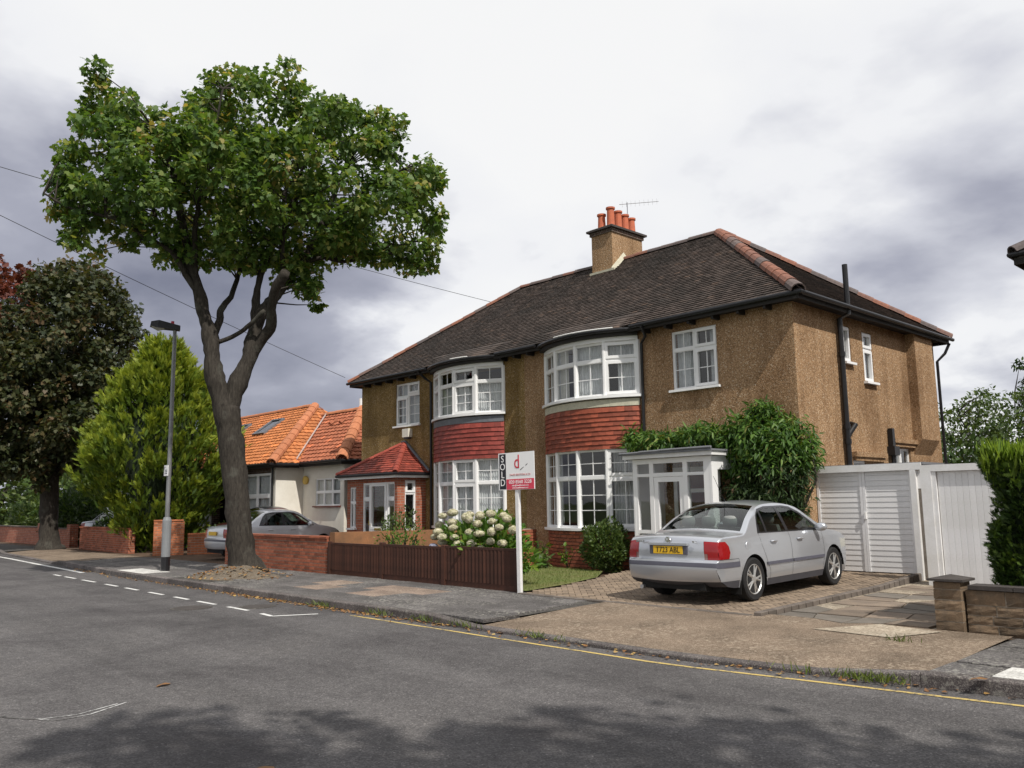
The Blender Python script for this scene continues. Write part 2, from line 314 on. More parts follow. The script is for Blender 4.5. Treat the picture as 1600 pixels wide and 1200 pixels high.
# ------------------------------------------------------------------ mesh helpers
class MB:
    def __init__(s): s.v = []; s.f = []
    def add(s, vs, fs):
        n = len(s.v); s.v += [tuple(p) for p in vs]; s.f += [tuple(i+n for i in f) for f in fs]; return s
    def quad(s, a, b, c, d): return s.add([a, b, c, d], [(0, 1, 2, 3)])
    def box(s, x0, x1, y0, y1, z0, z1):
        return s.add([(x0, y0, z0), (x1, y0, z0), (x1, y1, z0), (x0, y1, z0), (x0, y0, z1), (x1, y0, z1), (x1, y1, z1), (x0, y1, z1)],
                     [(3, 2, 1, 0), (4, 5, 6, 7), (0, 1, 5, 4), (1, 2, 6, 5), (2, 3, 7, 6), (3, 0, 4, 7)])
    def obox(s, F, u0, u1, v0, v1, w0, w1):
        """box in a frame F(u,v,w) -> world"""
        return s.add([F(u0, v0, w0), F(u1, v0, w0), F(u1, v0, w1), F(u0, v0, w1), F(u0, v1, w0), F(u1, v1, w0), F(u1, v1, w1), F(u0, v1, w1)],
                     [(0, 1, 2, 3), (7, 6, 5, 4), (4, 5, 1, 0), (5, 6, 2, 1), (6, 7, 3, 2), (7, 4, 0, 3)])
    def bbox(s, x0, x1, y0, y1, z0, z1, b=.006):
        """box with chamfered top edges"""
        return s.add([(x0, y0, z0), (x1, y0, z0), (x1, y1, z0), (x0, y1, z0), (x0, y0, z1-b), (x1, y0, z1-b), (x1, y1, z1-b), (x0, y1, z1-b),
                      (x0+b, y0+b, z1), (x1-b, y0+b, z1), (x1-b, y1-b, z1), (x0+b, y1-b, z1)],
                     [(0, 1, 5, 4), (1, 2, 6, 5), (2, 3, 7, 6), (3, 0, 4, 7), (4, 5, 9, 8), (5, 6, 10, 9), (6, 7, 11, 10), (7, 4, 8, 11), (8, 9, 10, 11)])
    def tube(s, path, rad, n=8, cap=True, jit=0):
        P = [Vector(p) for p in path]; rs = rad if hasattr(rad, '__len__') else [rad]*len(P)
        base = len(s.v); up = None
        for i, p in enumerate(P):
            t = (P[min(i+1, len(P)-1)]-P[max(i-1, 0)]).normalized()
            if up is None: up = Vector((0, 0, 1)) if abs(t.z) < .9 else Vector((1, 0, 0))
            a = t.cross(up).normalized(); b = a.cross(t).normalized(); up = b
            for k in range(n):
                an = 2*math.pi*k/n; r = rs[i]*(1+(random.uniform(-jit, jit) if jit else 0))
                q = p+a*(r*math.cos(an))+b*(r*math.sin(an)); s.v.append(tuple(q))
        for i in range(len(P)-1):
            for k in range(n):
                a = base+i*n+k; b = base+i*n+(k+1) % n; s.f.append((a, b, b+n, a+n))
        if cap:
            s.f.append(tuple(base+k for k in reversed(range(n)))); s.f.append(tuple(base+(len(P)-1)*n+k for k in range(n)))
        return s
    def lathe(s, prof, c=(0, 0, 0), n=16, M=None):
        base = len(s.v)
        for r, z in prof:
            for k in range(n):
                a = 2*math.pi*k/n; p = Vector((r*math.cos(a), r*math.sin(a), z))
                if M is not None: p = M @ p
                s.v.append((p.x+c[0], p.y+c[1], p.z+c[2]))
        for i in range(len(prof)-1):
            for k in range(n):
                a = base+i*n+k; b = base+i*n+(k+1) % n; s.f.append((a, b, b+n, a+n))
        s.f.append(tuple(base+k for k in reversed(range(n)))); s.f.append(tuple(base+(len(prof)-1)*n+k for k in range(n)))
        return s
    def prism(s, poly, z0, z1):
        n = len(poly); s.add([(x, y, z0) for x, y in poly]+[(x, y, z1) for x, y in poly],
            [tuple(reversed(range(n))), tuple(range(n, 2*n))]+[(i, (i+1) % n, (i+1) % n+n, i+n) for i in range(n)]); return s
    def mesh(s, name, smooth=False, fix=False):
        me = bpy.data.meshes.new(name); me.from_pydata(s.v, [], s.f)
        if fix:
            bm = bmesh.new(); bm.from_mesh(me); bmesh.ops.recalc_face_normals(bm, faces=bm.faces); bm.to_mesh(me); bm.free()
        if smooth: me.polygons.foreach_set('use_smooth', [True]*len(me.polygons))
        me.update(); return me
    def build(s, name, mat, parent=None, smooth=False, loc=None, fix=True):
        return obj(name, s.mesh(name, smooth, fix), mat, parent, loc)
def obj(name, me, mat, parent=None, loc=None):
    o = bpy.data.objects.new(name, me); COL.objects.link(o)
    if mat is not None:
        me.materials.clear(); me.materials.append(MATS[mat] if isinstance(mat, str) else mat)
    if parent is not None: o.parent = parent
    if loc is not None: o.location = loc
    return o
def tag(o, label, cat, group=None):
    o['label'] = label; o['category'] = cat
    if group: o['group'] = group
    return o
def thing(name, label, cat, loc=(0, 0, 0), rz=0, group=None):
    o = bpy.data.objects.new(name, None); COL.objects.link(o); o.empty_display_size = .2
    o.location = loc; o.rotation_euler = (0, 0, rz); return tag(o, label, cat, group)
def struct(name, mb, mat, parent=None, kind='structure'):
    o = mb.build(name, mat, parent, fix=True); o['kind'] = kind; return o
def piece(name, me, mat, parent, loc, rot=(0, 0, 0), scale=(1, 1, 1)):
    o = bpy.data.objects.new(name, me); COL.objects.link(o); o.parent = parent
    if not me.materials: me.materials.append(MATS[mat])
    o.location = loc; o.rotation_euler = rot; o.scale = scale; return o
def setattr_rnd(me, vals):
    a = me.attributes.new('rnd', 'FLOAT', 'FACE'); a.data.foreach_set('value', np.asarray(vals, dtype=np.float32))
def frame(o, U, Nn):
    """frame with u along U, v up, w outwards along Nn"""
    o = Vector(o); U = Vector(U).normalized(); Nn = Vector(Nn).normalized()
    return lambda u, v, w=0: o+U*u+Vector((0, 0, v))+Nn*w
def text(parent, body, size, F, u, v, w, mat, name='lettering', align='CENTER', extr=.002, flip=False, sx=1.0):
    cu = bpy.data.curves.new('t', 'FONT'); cu.body = body; cu.size = size; cu.align_x = align; cu.align_y = 'CENTER'; cu.extrude = extr; cu.resolution_u = 3
    t = bpy.data.objects.new('t', cu); COL.objects.link(t)
    dg = bpy.context.evaluated_depsgraph_get(); me = bpy.data.meshes.new_from_object(t.evaluated_get(dg)); bpy.data.objects.remove(t)
    vs = np.empty(len(me.vertices)*3, dtype=np.float32); me.vertices.foreach_get('co', vs); vs = vs.reshape(-1, 3)
    out = [tuple(F(u+p[0]*sx, v+p[1], w+p[2])) for p in vs.tolist()]
    me.vertices.foreach_set('co', np.array(out, dtype=np.float32).ravel()); me.update()
    me.name = name; return obj(name, me, mat, parent)
def instance_mesh(name, tv, tf, pos, tdir, nrm, size, rnd, mat, parent=None, kind=None):
    """many copies of one small leaf shape as one mesh. tv: (u across, t along, n lift)"""
    tv = np.asarray(tv, dtype=np.float64); n = len(pos); k = len(tv)
    t = tdir/np.linalg.norm(tdir, axis=1, keepdims=True); nn = nrm-(nrm*t).sum(1, keepdims=True)*t
    nn /= np.linalg.norm(nn, axis=1, keepdims=True)+1e-9; b = np.cross(t, nn)
    sz = np.asarray(size).reshape(-1, 1, 1)
    V = pos[:, None, :]+sz*(tv[None, :, 0:1]*b[:, None, :]+tv[None, :, 1:2]*t[:, None, :]+tv[None, :, 2:3]*nn[:, None, :])
    V = V.reshape(-1, 3); loops = []; starts = []; tot = []; c = 0
    fl = np.concatenate([np.asarray(f) for f in tf]); ln = np.array([len(f) for f in tf])
    L = (fl[None, :]+(np.arange(n)*k)[:, None]).ravel(); T = np.tile(ln, n); ST = np.concatenate([[0], np.cumsum(T)[:-1]])
    me = bpy.data.meshes.new(name); me.vertices.add(len(V)); me.vertices.foreach_set('co', V.astype(np.float32).ravel())
    me.loops.add(len(L)); me.loops.foreach_set('vertex_index', L.astype(np.int32))
    me.polygons.add(len(T)); me.polygons.foreach_set('loop_start', ST.astype(np.int32)); me.polygons.foreach_set('loop_total', T.astype(np.int32))
    me.update(calc_edges=True); me.validate()
    setattr_rnd(me, np.repeat(rnd, len(tf)))
    o = obj(name, me, mat, parent)
    if kind: o['kind'] = kind
    return o
# ------------------------------------------------------------------ ground, road, pavements
def kerbY(X): return 7.28+.06*max(0, -22-X)+.15*max(0, X+5.3)
def driveZ(Y): return .13+.011*(Y-10)+.038*max(0, Y-13.8)
def sheet(name, pts, z, mat, kind='structure', parent=None):
    mb = MB(); zs = z if hasattr(z, '__len__') else [z]*len(pts)
    mb.add([(x, y, zz) for (x, y), zz in zip(pts, zs)], [tuple(range(len(pts)))])
    o = mb.build(name, mat, parent, fix=False); o['kind'] = kind
    return o
sheet('ground', [(-900, -900), (900, -900), (900, 900), (-900, 900)], -.12, 'grass_far')
XS = [-300, -120, -60, -45, -40, -35, -30, -26, -22]+[x*1.0 for x in range(-20, -5)]+[-5.3, -4, -2, 0, 3, 10, 60]
mb = MB()
for a, b in zip(XS[:-1], XS[1:]):
    mb.quad((a, .5, 0), (b, .5, 0), (b, kerbY(min(b, 3)), 0), (a, kerbY(max(a, -45)), 0))
struct('road', mb, 'asphalt')
mb = MB(); mb.box(-300, 60, -2.6, .36, -.1, .105); struct('near_pavement', mb, 'paving_grey')
mb = MB(); mb.box(-300, 60, .36, .5, -.1, .115); struct('near_kerb', mb, 'kerb_granite')
sheet('verge', [(-300, -40), (60, -40), (60, -2.6), (-300, -2.6)], .08, 'grass_far')
sheet('garden_ground', [(-300, 10.12), (60, 10.12), (60, 120), (-300, 120)], .095, 'soil')
# pavement base in stretches, dips at the dropped kerbs
def pave(name, x0, x1, mat, z0, z1=.10):
    mb = MB(); n = max(1, int((x1-x0)/2)); xs = [x0+(x1-x0)*i/n for i in range(n+1)]
    for a, b in zip(xs[:-1], xs[1:]):
        ya, yb = kerbY(max(min(a, 3), -45))+.13, kerbY(max(min(b, 3), -45))+.13
        ym = 9.1
        mb.quad((a, ya, z0), (b, yb, z0), (b, ym, (z0+z1*2)/3+.01), (a, ym, (z0+z1*2)/3+.01)); mb.quad((a, ym, (z0+z1*2)/3+.01), (b, ym, (z0+z1*2)/3+.01), (b, 10.12, z1+.004), (a, 10.12, z1+.004))
    return struct(name, mb, mat)
pv_far = pave('pavement', -300, -37, 'paving_base', .09)
pave('crossover', -37, -27.8, 'crossover_brown', .045)
pv = pave('pavement', -27.8, -8.5, 'paving_base', .085)
cross = pave('crossover', -8.5, -3.1, 'crossover_brown', .045, .125)
pv2 = pave('pavement', -3.1, 60, 'paving_base', .085)
# slabs, one object each
slab_me = {}
def slab(x0, x1, y0, y1, z, mat, parent):
    key = (round(x1-x0, 2), round(y1-y0, 2), mat)
    if key not in slab_me:
        mb = MB(); a, b = key[0]/2-.004, key[1]/2-.004; mb.bbox(-a, a, -b, b, -.05, 0, .004)
        slab_me[key] = mb.mesh('slab', fix=True)
    o = piece('slab', slab_me[key], mat, parent, ((x0+x1)/2, (y0+y1)/2, z+random.uniform(-.0025, .0025)), (random.uniform(-.004, .004), random.uniform(-.004, .004), 0))
    return o
for j in range(4):
    x = -27.75+(.45 if j % 2 else 0)
    while x < -8.7:
        y0 = max(kerbY(x)+.14, 7.42+j*.67) if j else kerbY(x)+.14
        y1 = 7.42+(j+1)*.67
        near_tree = abs(x+.45+18.1) < 1.1 and j in (0, 1, 2)
        if not near_tree and y1-y0 > .2:
            mat = 'paving_grey'
            r = random.random()
            if (j in (1, 2) and (-15.6 < x < -14.6 or -13.4 < x < -12.4)): mat = 'paving_buff'
            if j == 0 and -22.4 < x < -20.6: mat = 'slab_white'
            slab(x, min(x+.9, -8.5-.12*j), y0, y1, .117, mat, pv)
        x += .9
for j in range(4):
    x = -3.52+(.45 if j % 2 else 0)
    while x < 1.5:
        slab(max(x, -3.08), x+.9, kerbY(x+.45)+.16+j*.57, kerbY(x+.45)+.16+(j+1)*.57, .115, 'slab_white' if (j < 1 and -2.7 < x < -1.8) else 'paving_grey', pv2); x += .9
# pale concrete repair in the crossover
sheet('concrete_patch', [(-4.95, 9.35), (-4.05, 9.3), (-3.75, 9.95), (-4.5, 10.1)], [.121, .12, .134, .136], 'concrete_pale')
# kerb stones
def kerb_h(X):
    for a, b in ((-37, -28), (-8.6, -3.3)):
        if a < X < b: return .05
    return .122
kroot = struct('kerb', MB().box(-300, -47, kerbY(-47), kerbY(-47)+.14, -.05, .12), 'kerb_granite')
x = -47
while x < 3.5:
    a, b = x+.003, x+.912; ha, hb = kerb_h(a), kerb_h(b); ya, yb = kerbY(max(a, -45)), kerbY(max(b, -45)); r = .018
    mb = MB(); L = b-a
    sec = lambda h: [(0, -.1), (.0, h-r), (r*.35, h-r*.35), (r, h), (.14, h), (.14, -.1)]
    j = random.uniform(-.004, .004)
    vs = [(0, p[0]+j, p[1]) for p in sec(ha)]+[(L, p[0]+(yb-ya)+j, p[1]) for p in sec(hb)]
    mb.add(vs, [(i, i+1, i+7, i+6) for i in range(5)]+[(0, 5, 4, 3, 2, 1), (6, 7, 8, 9, 10, 11)])
    piece('kerb_stone', mb.mesh('kerb_stone', fix=True), 'kerb_granite', kroot, (a, ya, 0)); x += .915
# road markings
def ribbon(pts, w, z=.004):
    mb = MB()
    for (a, b) in zip(pts[:-1], pts[1:]):
        d = Vector((b[0]-a[0], b[1]-a[1], 0)).normalized(); n = Vector((-d.y, d.x, 0))*w/2
        mb.quad((a[0]-n.x, a[1]-n.y, z), (b[0]-n.x, b[1]-n.y, z), (b[0]+n.x, b[1]+n.y, z), (a[0]+n.x, a[1]+n.y, z))
    return mb
struct('yellow_line', ribbon([(x*.5, kerbY(x*.5)-.27+random.uniform(-.006, .006)) for x in range(-22, 5)], .055), 'road_yellow')
for a, b in [(-23.77, -23.16), (-22.8, -21.94), (-21.41, -20.45), (-19.75, -18.95), (-18.46, -17.7), (-17.1, -16.36), (-15.8, -15.15), (-14.74, -14.0), (-13.51, -12.77)]:
    y = 6.26+.015*(-a-12); struct('bay_dash', ribbon([(a, y), (b, y-.01)], .075), 'road_white')
struct('bay_corner', ribbon([(-12.25, 6.23), (-11.83, 6.19), (-11.52, 6.78)], .075), 'road_white')
struct('edge_line', ribbon([(-60, 7.9), (-40, 7.78), (-33, 7.55), (-28, 7.30), (-23.8, 7.12)], .12), 'road_white')
for off in (0, .07):
    struct('tyre_scuff', ribbon([(-8.6+off*2, 1.62+off), (-7.9+off*2, 1.75+off), (-7.5+off*2, 2.0+off), (-7.45+off, 2.25+off), (-7.6, 2.6+off)], .018), 'road_scuff')
for x, y, r in ((-13.85, 5.82, .33), (-13.15, 6.62, .30)):
    t = thing('manhole_cover', 'round iron cover set in worn asphalt beside the ' + ('dashed bay line' if y < 6.2 else 'kerb end of the bay'), 'manhole cover', (x, y, 0))
    MB().lathe([(r, -.02), (r, .004)], n=20).build('surround', 'paving_base', t); MB().lathe([(r*.8, .002), (r*.8, .007)], n=20).build('lid', 'stone_cap', t)
# lawn
lawn_pts = [(-15.25, 10.25), (-10.5, 10.15), (-10.75, 11.5), (-11.15, 12.7), (-11.9, 13.75), (-12.6, 13.95), (-15.25, 14.05)]
sheet('lawn', lawn_pts, [.135, .135, .145, .155, .165, .165, .165], 'lawn')
# block-paved drive: herringbone, nearest blocks singly, the rest joined
drive_poly = [(-10.35, 9.95), (-6.02, 9.95), (-6.12, 12), (-6.2, 15.6), (-7.9, 15.6), (-8.0, 15.0), (-11.2, 15.0), (-11.5, 13.9), (-11.0, 12.6), (-10.65, 11.4)]
def inpoly(p, poly):
    c = False; n = len(poly)
    for i in range(n):
        a, b = poly[i], poly[i-1]
        if (a[1] > p[1]) != (b[1] > p[1]) and p[0] < (b[0]-a[0])*(p[1]-a[1])/(b[1]-a[1])+a[0]: c = not c
    return c
drive = sheet('driveway', drive_poly, [driveZ(y)-.042 for x, y in drive_poly], 'joint_sand')
blocks = []
ca, sa = math.cos(R(45)), math.sin(R(45))
for i in range(-140, 140):
    for j in range(-140, 140):
        k = (i-j) % 4
        if k == 0: cx, cy, rot = (i+1)*.1, (j+.5)*.1, 0
        elif k == 3: cx, cy, rot = (i+.5)*.1, (j+1)*.1, 1
        else: continue
        X, Y = -8.2+cx*ca-cy*sa, 12.8+cx*sa+cy*ca
        if inpoly((X, Y), drive_poly): blocks.append((X, Y, rot))
mb = MB(); mb.bbox(-.097, .097, -.047, .047, -.05, 0, .005); blk = mb.mesh('block', fix=True)
blocks.sort(key=lambda b: math.hypot(b[0], b[1]))
for X, Y, rot in blocks[:300]:
    piece('block', blk, 'block_paver', drive, (X, Y, driveZ(Y)+random.uniform(-.0015, .0015)), (random.uniform(-.006, .006), random.uniform(-.006, .006), R(45)+rot*math.pi/2))
mb = MB(); rv = []
for X, Y, rot in blocks[300:]:
    a = R(45)+rot*math.pi/2; c_, s_ = math.cos(a), math.sin(a); z = driveZ(Y)+random.uniform(-.0015, .0015); t = MB().bbox(-.097, .097, -.047, .047, -.05, 0, .005)
    mb.add([(X+p[0]*c_-p[1]*s_, Y+p[0]*s_+p[1]*c_, z+p[2]) for p in t.v], t.f); rv += [random.random()]*len(t.f)
o = mb.build('blocks', 'block_paver_joined', drive, fix=False); setattr_rnd(o.data, rv); o['kind'] = 'stuff'
# raised edging of the drive
me = MB().bbox(-.05, .05, -.1, .1, -.12, 0, .012).mesh('edging_block', fix=True)
y = 9.98
while y < 15.4:
    t = (y-9.95)/6.35; piece('edging_block', me, 'block_edge', drive, (-5.98-.16*max(0, t), y, driveZ(y)+.045), (0, 0, R(4)+random.uniform(-.02, .02))); y += .206
x = -10.3
me = MB().bbox(-.1, .1, -.05, .05, -.1, 0, .008).mesh('edging_block', fix=True)
while x < -6.1: piece('edging_block', me, 'block_edge', drive, (x, 9.9, .134), (0, 0, random.uniform(-.02, .02))); x += .206
# crazy paving beside it
cp = sheet('side_path', [(-5.9, 10.0), (-3.95, 10.0), (-3.95, 14.9), (-6.05, 15.5), (-6.05, 13)], [.105, .105, .13, .17, .13], 'concrete_pale')
gx = [-5.85, -5.4, -4.95, -4.45, -3.98]; gy = [10.05+i*.52 for i in range(10)]
J = {(i, j): (gx[i]+random.uniform(-.14, .14)*(0 < i < 4)-(.12*max(0, (gy[j]-10)/5) if i == 0 else 0), gy[j]+random.uniform(-.16, .16)) for i in range(5) for j in range(10)}
for i in range(4):
    for j in range(9):
        q = [J[i, j], J[i+1, j], J[i+1, j+1], J[i, j+1]]; cx = sum(p[0] for p in q)/4; cy = sum(p[1] for p in q)/4
        q = [((p[0]-cx)*.95, (p[1]-cy)*.95) for p in q]; mb = MB(); mb.prism(q, -.04, 0)
        piece('flagstone', mb.mesh('flagstone', fix=True), random.choice(['flag_brown', 'flag_grey', 'flag_brown', 'flag_grey', 'concrete_pale']), cp, (cx, cy, .128+.006*(cy-10)+random.uniform(0, .008)))
# pavement tufts and leaf litter
def tuft_cloud(name, pos, h, mat, spread=.6, w=.06, kind='stuff', parent=None, label=None):
    n = len(pos); d = np.stack([rng.normal(0, spread, n), rng.normal(0, spread, n), np.ones(n)], 1)
    nr = rng.normal(0, 1, (n, 3)); tv = [(-w, 0, 0), (w, 0, 0), (w*.6, .6, .05), (0, 1, .16), (-w*.6, .6, .05)]
    return instance_mesh(name, tv, [(0, 1, 2, 3, 4)], pos, d, nr, h*rng.uniform(.5, 1.2, n), rng.random(n), mat, parent, kind)
P = []
for cx, cy, n, s in ((-3.5, 7.46, 70, .09), (-3.3, 7.52, 50, .06), (-4.0, 7.42, 20, .12), (-14.4, 7.36, 50, .12), (-12.2, 7.25, 50, .1), (-10.6, 7.24, 40, .1), (-9.5, 7.24, 40, .1), (-8.7, 7.25, 40, .1), (-7.3, 7.25, 40, .12), (-3.9, 9.2, 30, .05)):
    P.append(np.stack([rng.normal(cx, s*1.6, n), rng.normal(cy, .035, n), np.full(n, .03 if cy < 9 else .1)], 1))
tuft_cloud('kerb_weeds', np.concatenate(P), .10, 'grass_blade')
n = 900; xs = rng.uniform(-26, 0, n); xs[:450] = rng.normal(-13, 2.2, 450); ys = np.array([kerbY(x) for x in xs])-np.abs(rng.normal(.02, .09, n))
pos = np.stack([xs, ys, np.full(n, .008)+rng.random(n)*.012], 1)
instance_mesh('leaf_litter', [(-.4, 0, 0), (0, -.5, .1), (.4, 0, 0), (.25, .5, .15), (-.25, .45, .05)], [(0, 1, 2, 3, 4)], pos, np.stack([rng.normal(0, 1, n), rng.normal(0, 1, n), rng.normal(0, .15, n)], 1), np.stack([rng.normal(0, .25, n), rng.normal(0, .25, n), np.ones(n)], 1), rng.uniform(.02, .062, n), rng.random(n), 'litter', None, 'stuff')
def fallen(x, y, s, rz):
    mb = MB(); k = s
    mb.add([(-.5*k, 0, .0), (-.2*k, .22*k, .03*k), (.25*k, .2*k, .08*k), (.5*k, .02*k, .02*k), (.2*k, -.2*k, .05*k), (-.25*k, -.18*k, .1*k), (0, 0, .12*k)], [(0, 1, 6), (1, 2, 6), (2, 3, 6), (3, 4, 6), (4, 5, 6), (5, 0, 6)])
    o = mb.build('fallen_leaf', 'litter', loc=(x, y, .004 if y < 7.2 else .125)); o.rotation_euler = (0, 0, rz); setattr_rnd(o.data, [.3]*6); return o
tag(fallen(-5.05, 2.62, .16, .4), 'curled brown leaf lying on the asphalt in the tree shade', 'leaf')
tag(fallen(-8.05, 3.15, .17, 1.9), 'brown leaf lying on sunlit asphalt near the pale tyre scuffs', 'leaf')
tag(fallen(-2.62, 7.62, .17, .9), 'large russet leaf lying by the kerb next to the white slab', 'leaf')
# ------------------------------------------------------------------ building helpers
def wall_panel(mb, F, L, z0, z1, th, ops=()):
    """wall in frame F from u=0..L, outer face w=0, with rectangular openings (u0,u1,v0,v1)"""
    us = sorted({0, L, *[o[0] for o in ops], *[o[1] for o in ops]}); vs = sorted({z0, z1, *[o[2] for o in ops], *[o[3] for o in ops]})
    us = [u for u in us if 0 <= u <= L]; vs = [v for v in vs if z0 <= v <= z1]
    solid = {}
    for i in range(len(us)-1):
        for j in range(len(vs)-1):
            uc, vc = (us[i]+us[i+1])/2, (vs[j]+vs[j+1])/2
            solid[i, j] = not any(o[0] < uc < o[1] and o[2] < vc < o[3] for o in ops)
    for (i, j), s in solid.items():
        if not s: continue
        a, b, c, d = us[i], us[i+1], vs[j], vs[j+1]
        mb.quad(F(a, c, 0), F(b, c, 0), F(b, d, 0), F(a, d, 0)); mb.quad(F(b, c, -th), F(a, c, -th), F(a, d, -th), F(b, d, -th))
        for di, dj, e in ((-1, 0, ((a, d), (a, c))), (1, 0, ((b, c), (b, d))), (0, -1, ((a, c), (b, c))), (0, 1, ((b, d), (a, d)))):
            if not solid.get((i+di, j+dj), False):
                (p, q), (r_, s_) = e; mb.quad(F(p, q, 0), F(p, q, -th), F(r_, s_, -th), F(r_, s_, 0))
    return mb
def pframe(mb, F, u0, u1, v0, v1, fwid, w0, w1):
    mb.obox(F, u0, u1, v0, v0+fwid, w0, w1); mb.obox(F, u0, u1, v1-fwid, v1, w0, w1)
    mb.obox(F, u0, u0+fwid, v0+fwid, v1-fwid, w0, w1); mb.obox(F, u1-fwid, u1, v0+fwid, v1-fwid, w0, w1)
def curtain(parent, F, u0, u1, v0, v1, w, mat='curtain', folds=14, amp=.022, seed=0):
    mb = MB(); n = max(6, int((u1-u0)*60)); rr = random.Random(seed); ph = rr.random()*6
    prev = None
    for i in range(n+1):
        u = u0+(u1-u0)*i/n; a = amp*math.sin(ph+folds*6.28*(u-u0)/.9+.9*math.sin(u*7))+amp*.4*math.sin(23*u)
        cur = (F(u, v0, w+a), F(u, v1, w+a*.6))
        if prev: mb.quad(prev[0], cur[0], cur[1], prev[1])
        prev = cur
    return mb.build('curtain', mat, parent, smooth=True, fix=False)
def window(parent, F, W, v0, v1, cells, frame_w=.055, depth=.07, inset=-.07, sill=True, sillw=.12, curt=None, mat='upvc', name='window', glass='glass', silldrop=.05, sillm=None, sillx=.06):
    """cells: (u0,u1,v0,v1,cols,rows,open) as fractions of the window; frame sits from w=inset back to inset-depth"""
    H = v1-v0; fr = MB(); bars = MB(); root = None; panes = []
    for (a, b, c, d, nc, nr, op) in cells:
        U0, U1, V0, V1 = a*W, b*W, v0+c*H, v0+d*H
        pframe(fr, F, U0, U1, V0, V1, frame_w*.62, inset-depth, inset)
        f2 = frame_w*(.62+(.75 if op else .12)); wo = inset+(.022 if op else -.012)
        pframe(fr, F, U0+frame_w*.45, U1-frame_w*.45, V0+frame_w*.45, V1-frame_w*.45, f2-frame_w*.3, inset-depth*.8, wo)
        g0, g1, h0, h1 = U0+frame_w*.45+f2-frame_w*.3, U1-frame_w*.45-f2+frame_w*.3, V0+frame_w*.45+f2-frame_w*.3, V1-frame_w*.45-f2+frame_w*.3
        gw = inset-depth*.45
        panes.append((g0, g1, h0, h1, gw))
        for k in range(1, nc): u = g0+(g1-g0)*k/nc; bars.obox(F, u-.009, u+.009, h0, h1, gw-.006, gw+.012)
        for k in range(1, nr): v = h0+(h1-h0)*k/nr; bars.obox(F, g0, g1, v-.009, v+.009, gw-.004, gw+.010)
    root = fr.build(name, mat, parent)
    for (g0, g1, h0, h1, gw) in panes:
        MB().obox(F, g0-.004, g1+.004, h0-.004, h1+.004, gw-.003, gw+.003).build('pane', glass, root)
    if bars.v: bars.build('glazing_bars', mat, root)
    if sill: MB().obox(F, -sillx, W+sillx, v0-silldrop, v0-.001, inset-depth, inset+sillw).build('sill', sillm or mat, root)
    if curt: 
        for k, (a, b, c, d, w, mt) in enumerate(curt): curtain(root, F, a*W, b*W, v0+c*H, v0+d*H, inset-depth-w, mt, seed=int(W*1000)+k)
    return root
def tiles(parent, A, e, s, L, SL, la, lb, tw, tl, mat, name='roof_tiles', t=.02, pan=False, lift=.035, jit=.004):
    """courses of single tiles on a plane: A eave corner, e along the eave, s up the slope; la/lb = inset of the ends per metre up"""
    A = Vector(A); e = Vector(e).normalized(); s = Vector(s).normalized(); n = e.cross(s).normalized()
    if n.z < 0: n = -n
    mb = MB(); rv = []; rows = int(SL/tl)+1
    for i in range(rows):
        d0 = i*tl; d1 = min(d0+tl*1.06, SL)
        lo, hi = la*d0, L-lb*d0; lo1, hi1 = la*d1, L-lb*d1
        if hi-lo < .03: break
        x = lo-(tw/2 if i % 2 and not pan else 0)
        x = math.floor(lo/tw)*tw-(tw/2 if i % 2 and not pan else 0)
        while x < hi:
            a, b = max(x+.003, lo), min(x+tw-.003, hi); a1, b1 = max(x+.003, lo1), min(x+tw-.003, hi1)
            if b-a > .012:
                if b1 < a1: a1 = b1 = (a1+b1)/2
                q = random.uniform(-jit, jit); q2 = random.uniform(-jit, jit)
                hb, ht = lift+q, .012; hb2 = lift+q2; r = random.random()
                p = lambda u, d, h: A+e*u+s*d+n*h
                dd = d0+random.uniform(-.004, .004)
                if pan:
                    m_ = (a+b)/2; m1 = (a1+b1)/2
                    mb.add([p(a, dd, hb), p(m_, dd, hb+.028), p(b, dd, hb), p(b1, d1, ht), p(m1, d1, ht+.028), p(a1, d1, ht), p(a, dd, hb-t-.01), p(m_, dd, hb+.008), p(b, dd, hb-t-.01)],
                           [(0, 1, 4, 5), (1, 2, 3, 4), (6, 7, 1, 0), (7, 8, 2, 1)]); rv += [r]*4
                else:
                    mb.add([p(a, dd, hb), p(b, dd, hb2), p(b1, d1, ht), p(a1, d1, ht), p(a, dd, hb-t), p(b, dd, hb2-t)], [(0, 1, 2, 3), (4, 5, 1, 0)]); rv += [r]*2
            x += tw
    o = mb.build(name, mat, parent, fix=False); setattr_rnd(o.data, rv); o['kind'] = 'stuff'; return o
def ridge_run(parent, A, B, mat, r=.13, L=.42, name='ridge_tile', lift=.0):
    """half-round ridge or hip tiles laid end to end from A up to B, each an object"""
    A, B = Vector(A), Vector(B); d = (B-A); n = max(1, int(d.length/L)); st = d/n; t = d.normalized()
    side = t.cross(Vector((0, 0, 1))).normalized(); up = side.cross(t).normalized()
    mb = MB(); Ls = st.length*1.04; ring = 7
    for i, rr in ((0, r*1.06), (1, r*.96)):
        for k in range(ring):
            an = math.pi*k/(ring-1); mb.v.append((i*Ls, rr*math.cos(an)*1.05, rr*math.sin(an)-.02))
        for k in range(ring):
            an = math.pi*k/(ring-1); mb.v.append((i*Ls, (rr-.022)*math.cos(an)*1.05, (rr-.022)*math.sin(an)-.02))
    for k in range(ring-1):
        mb.f += [(k, k+1, k+1+2*ring, k+2*ring), (k+ring+1, k+ring, k+3*ring, k+1+3*ring), (k, k+ring, k+ring+1, k+1)]
    me = mb.mesh(name, smooth=False, fix=True)
    M = Matrix((t, side, up)).transposed()
    for i in range(n):
        p = A+st*i+up*(lift+random.uniform(-.006, .006)); q = (M @ Matrix.Rotation(random.uniform(-.03, .03), 3, 'X')).to_euler()
        piece(name, me, mat, parent, p, q)
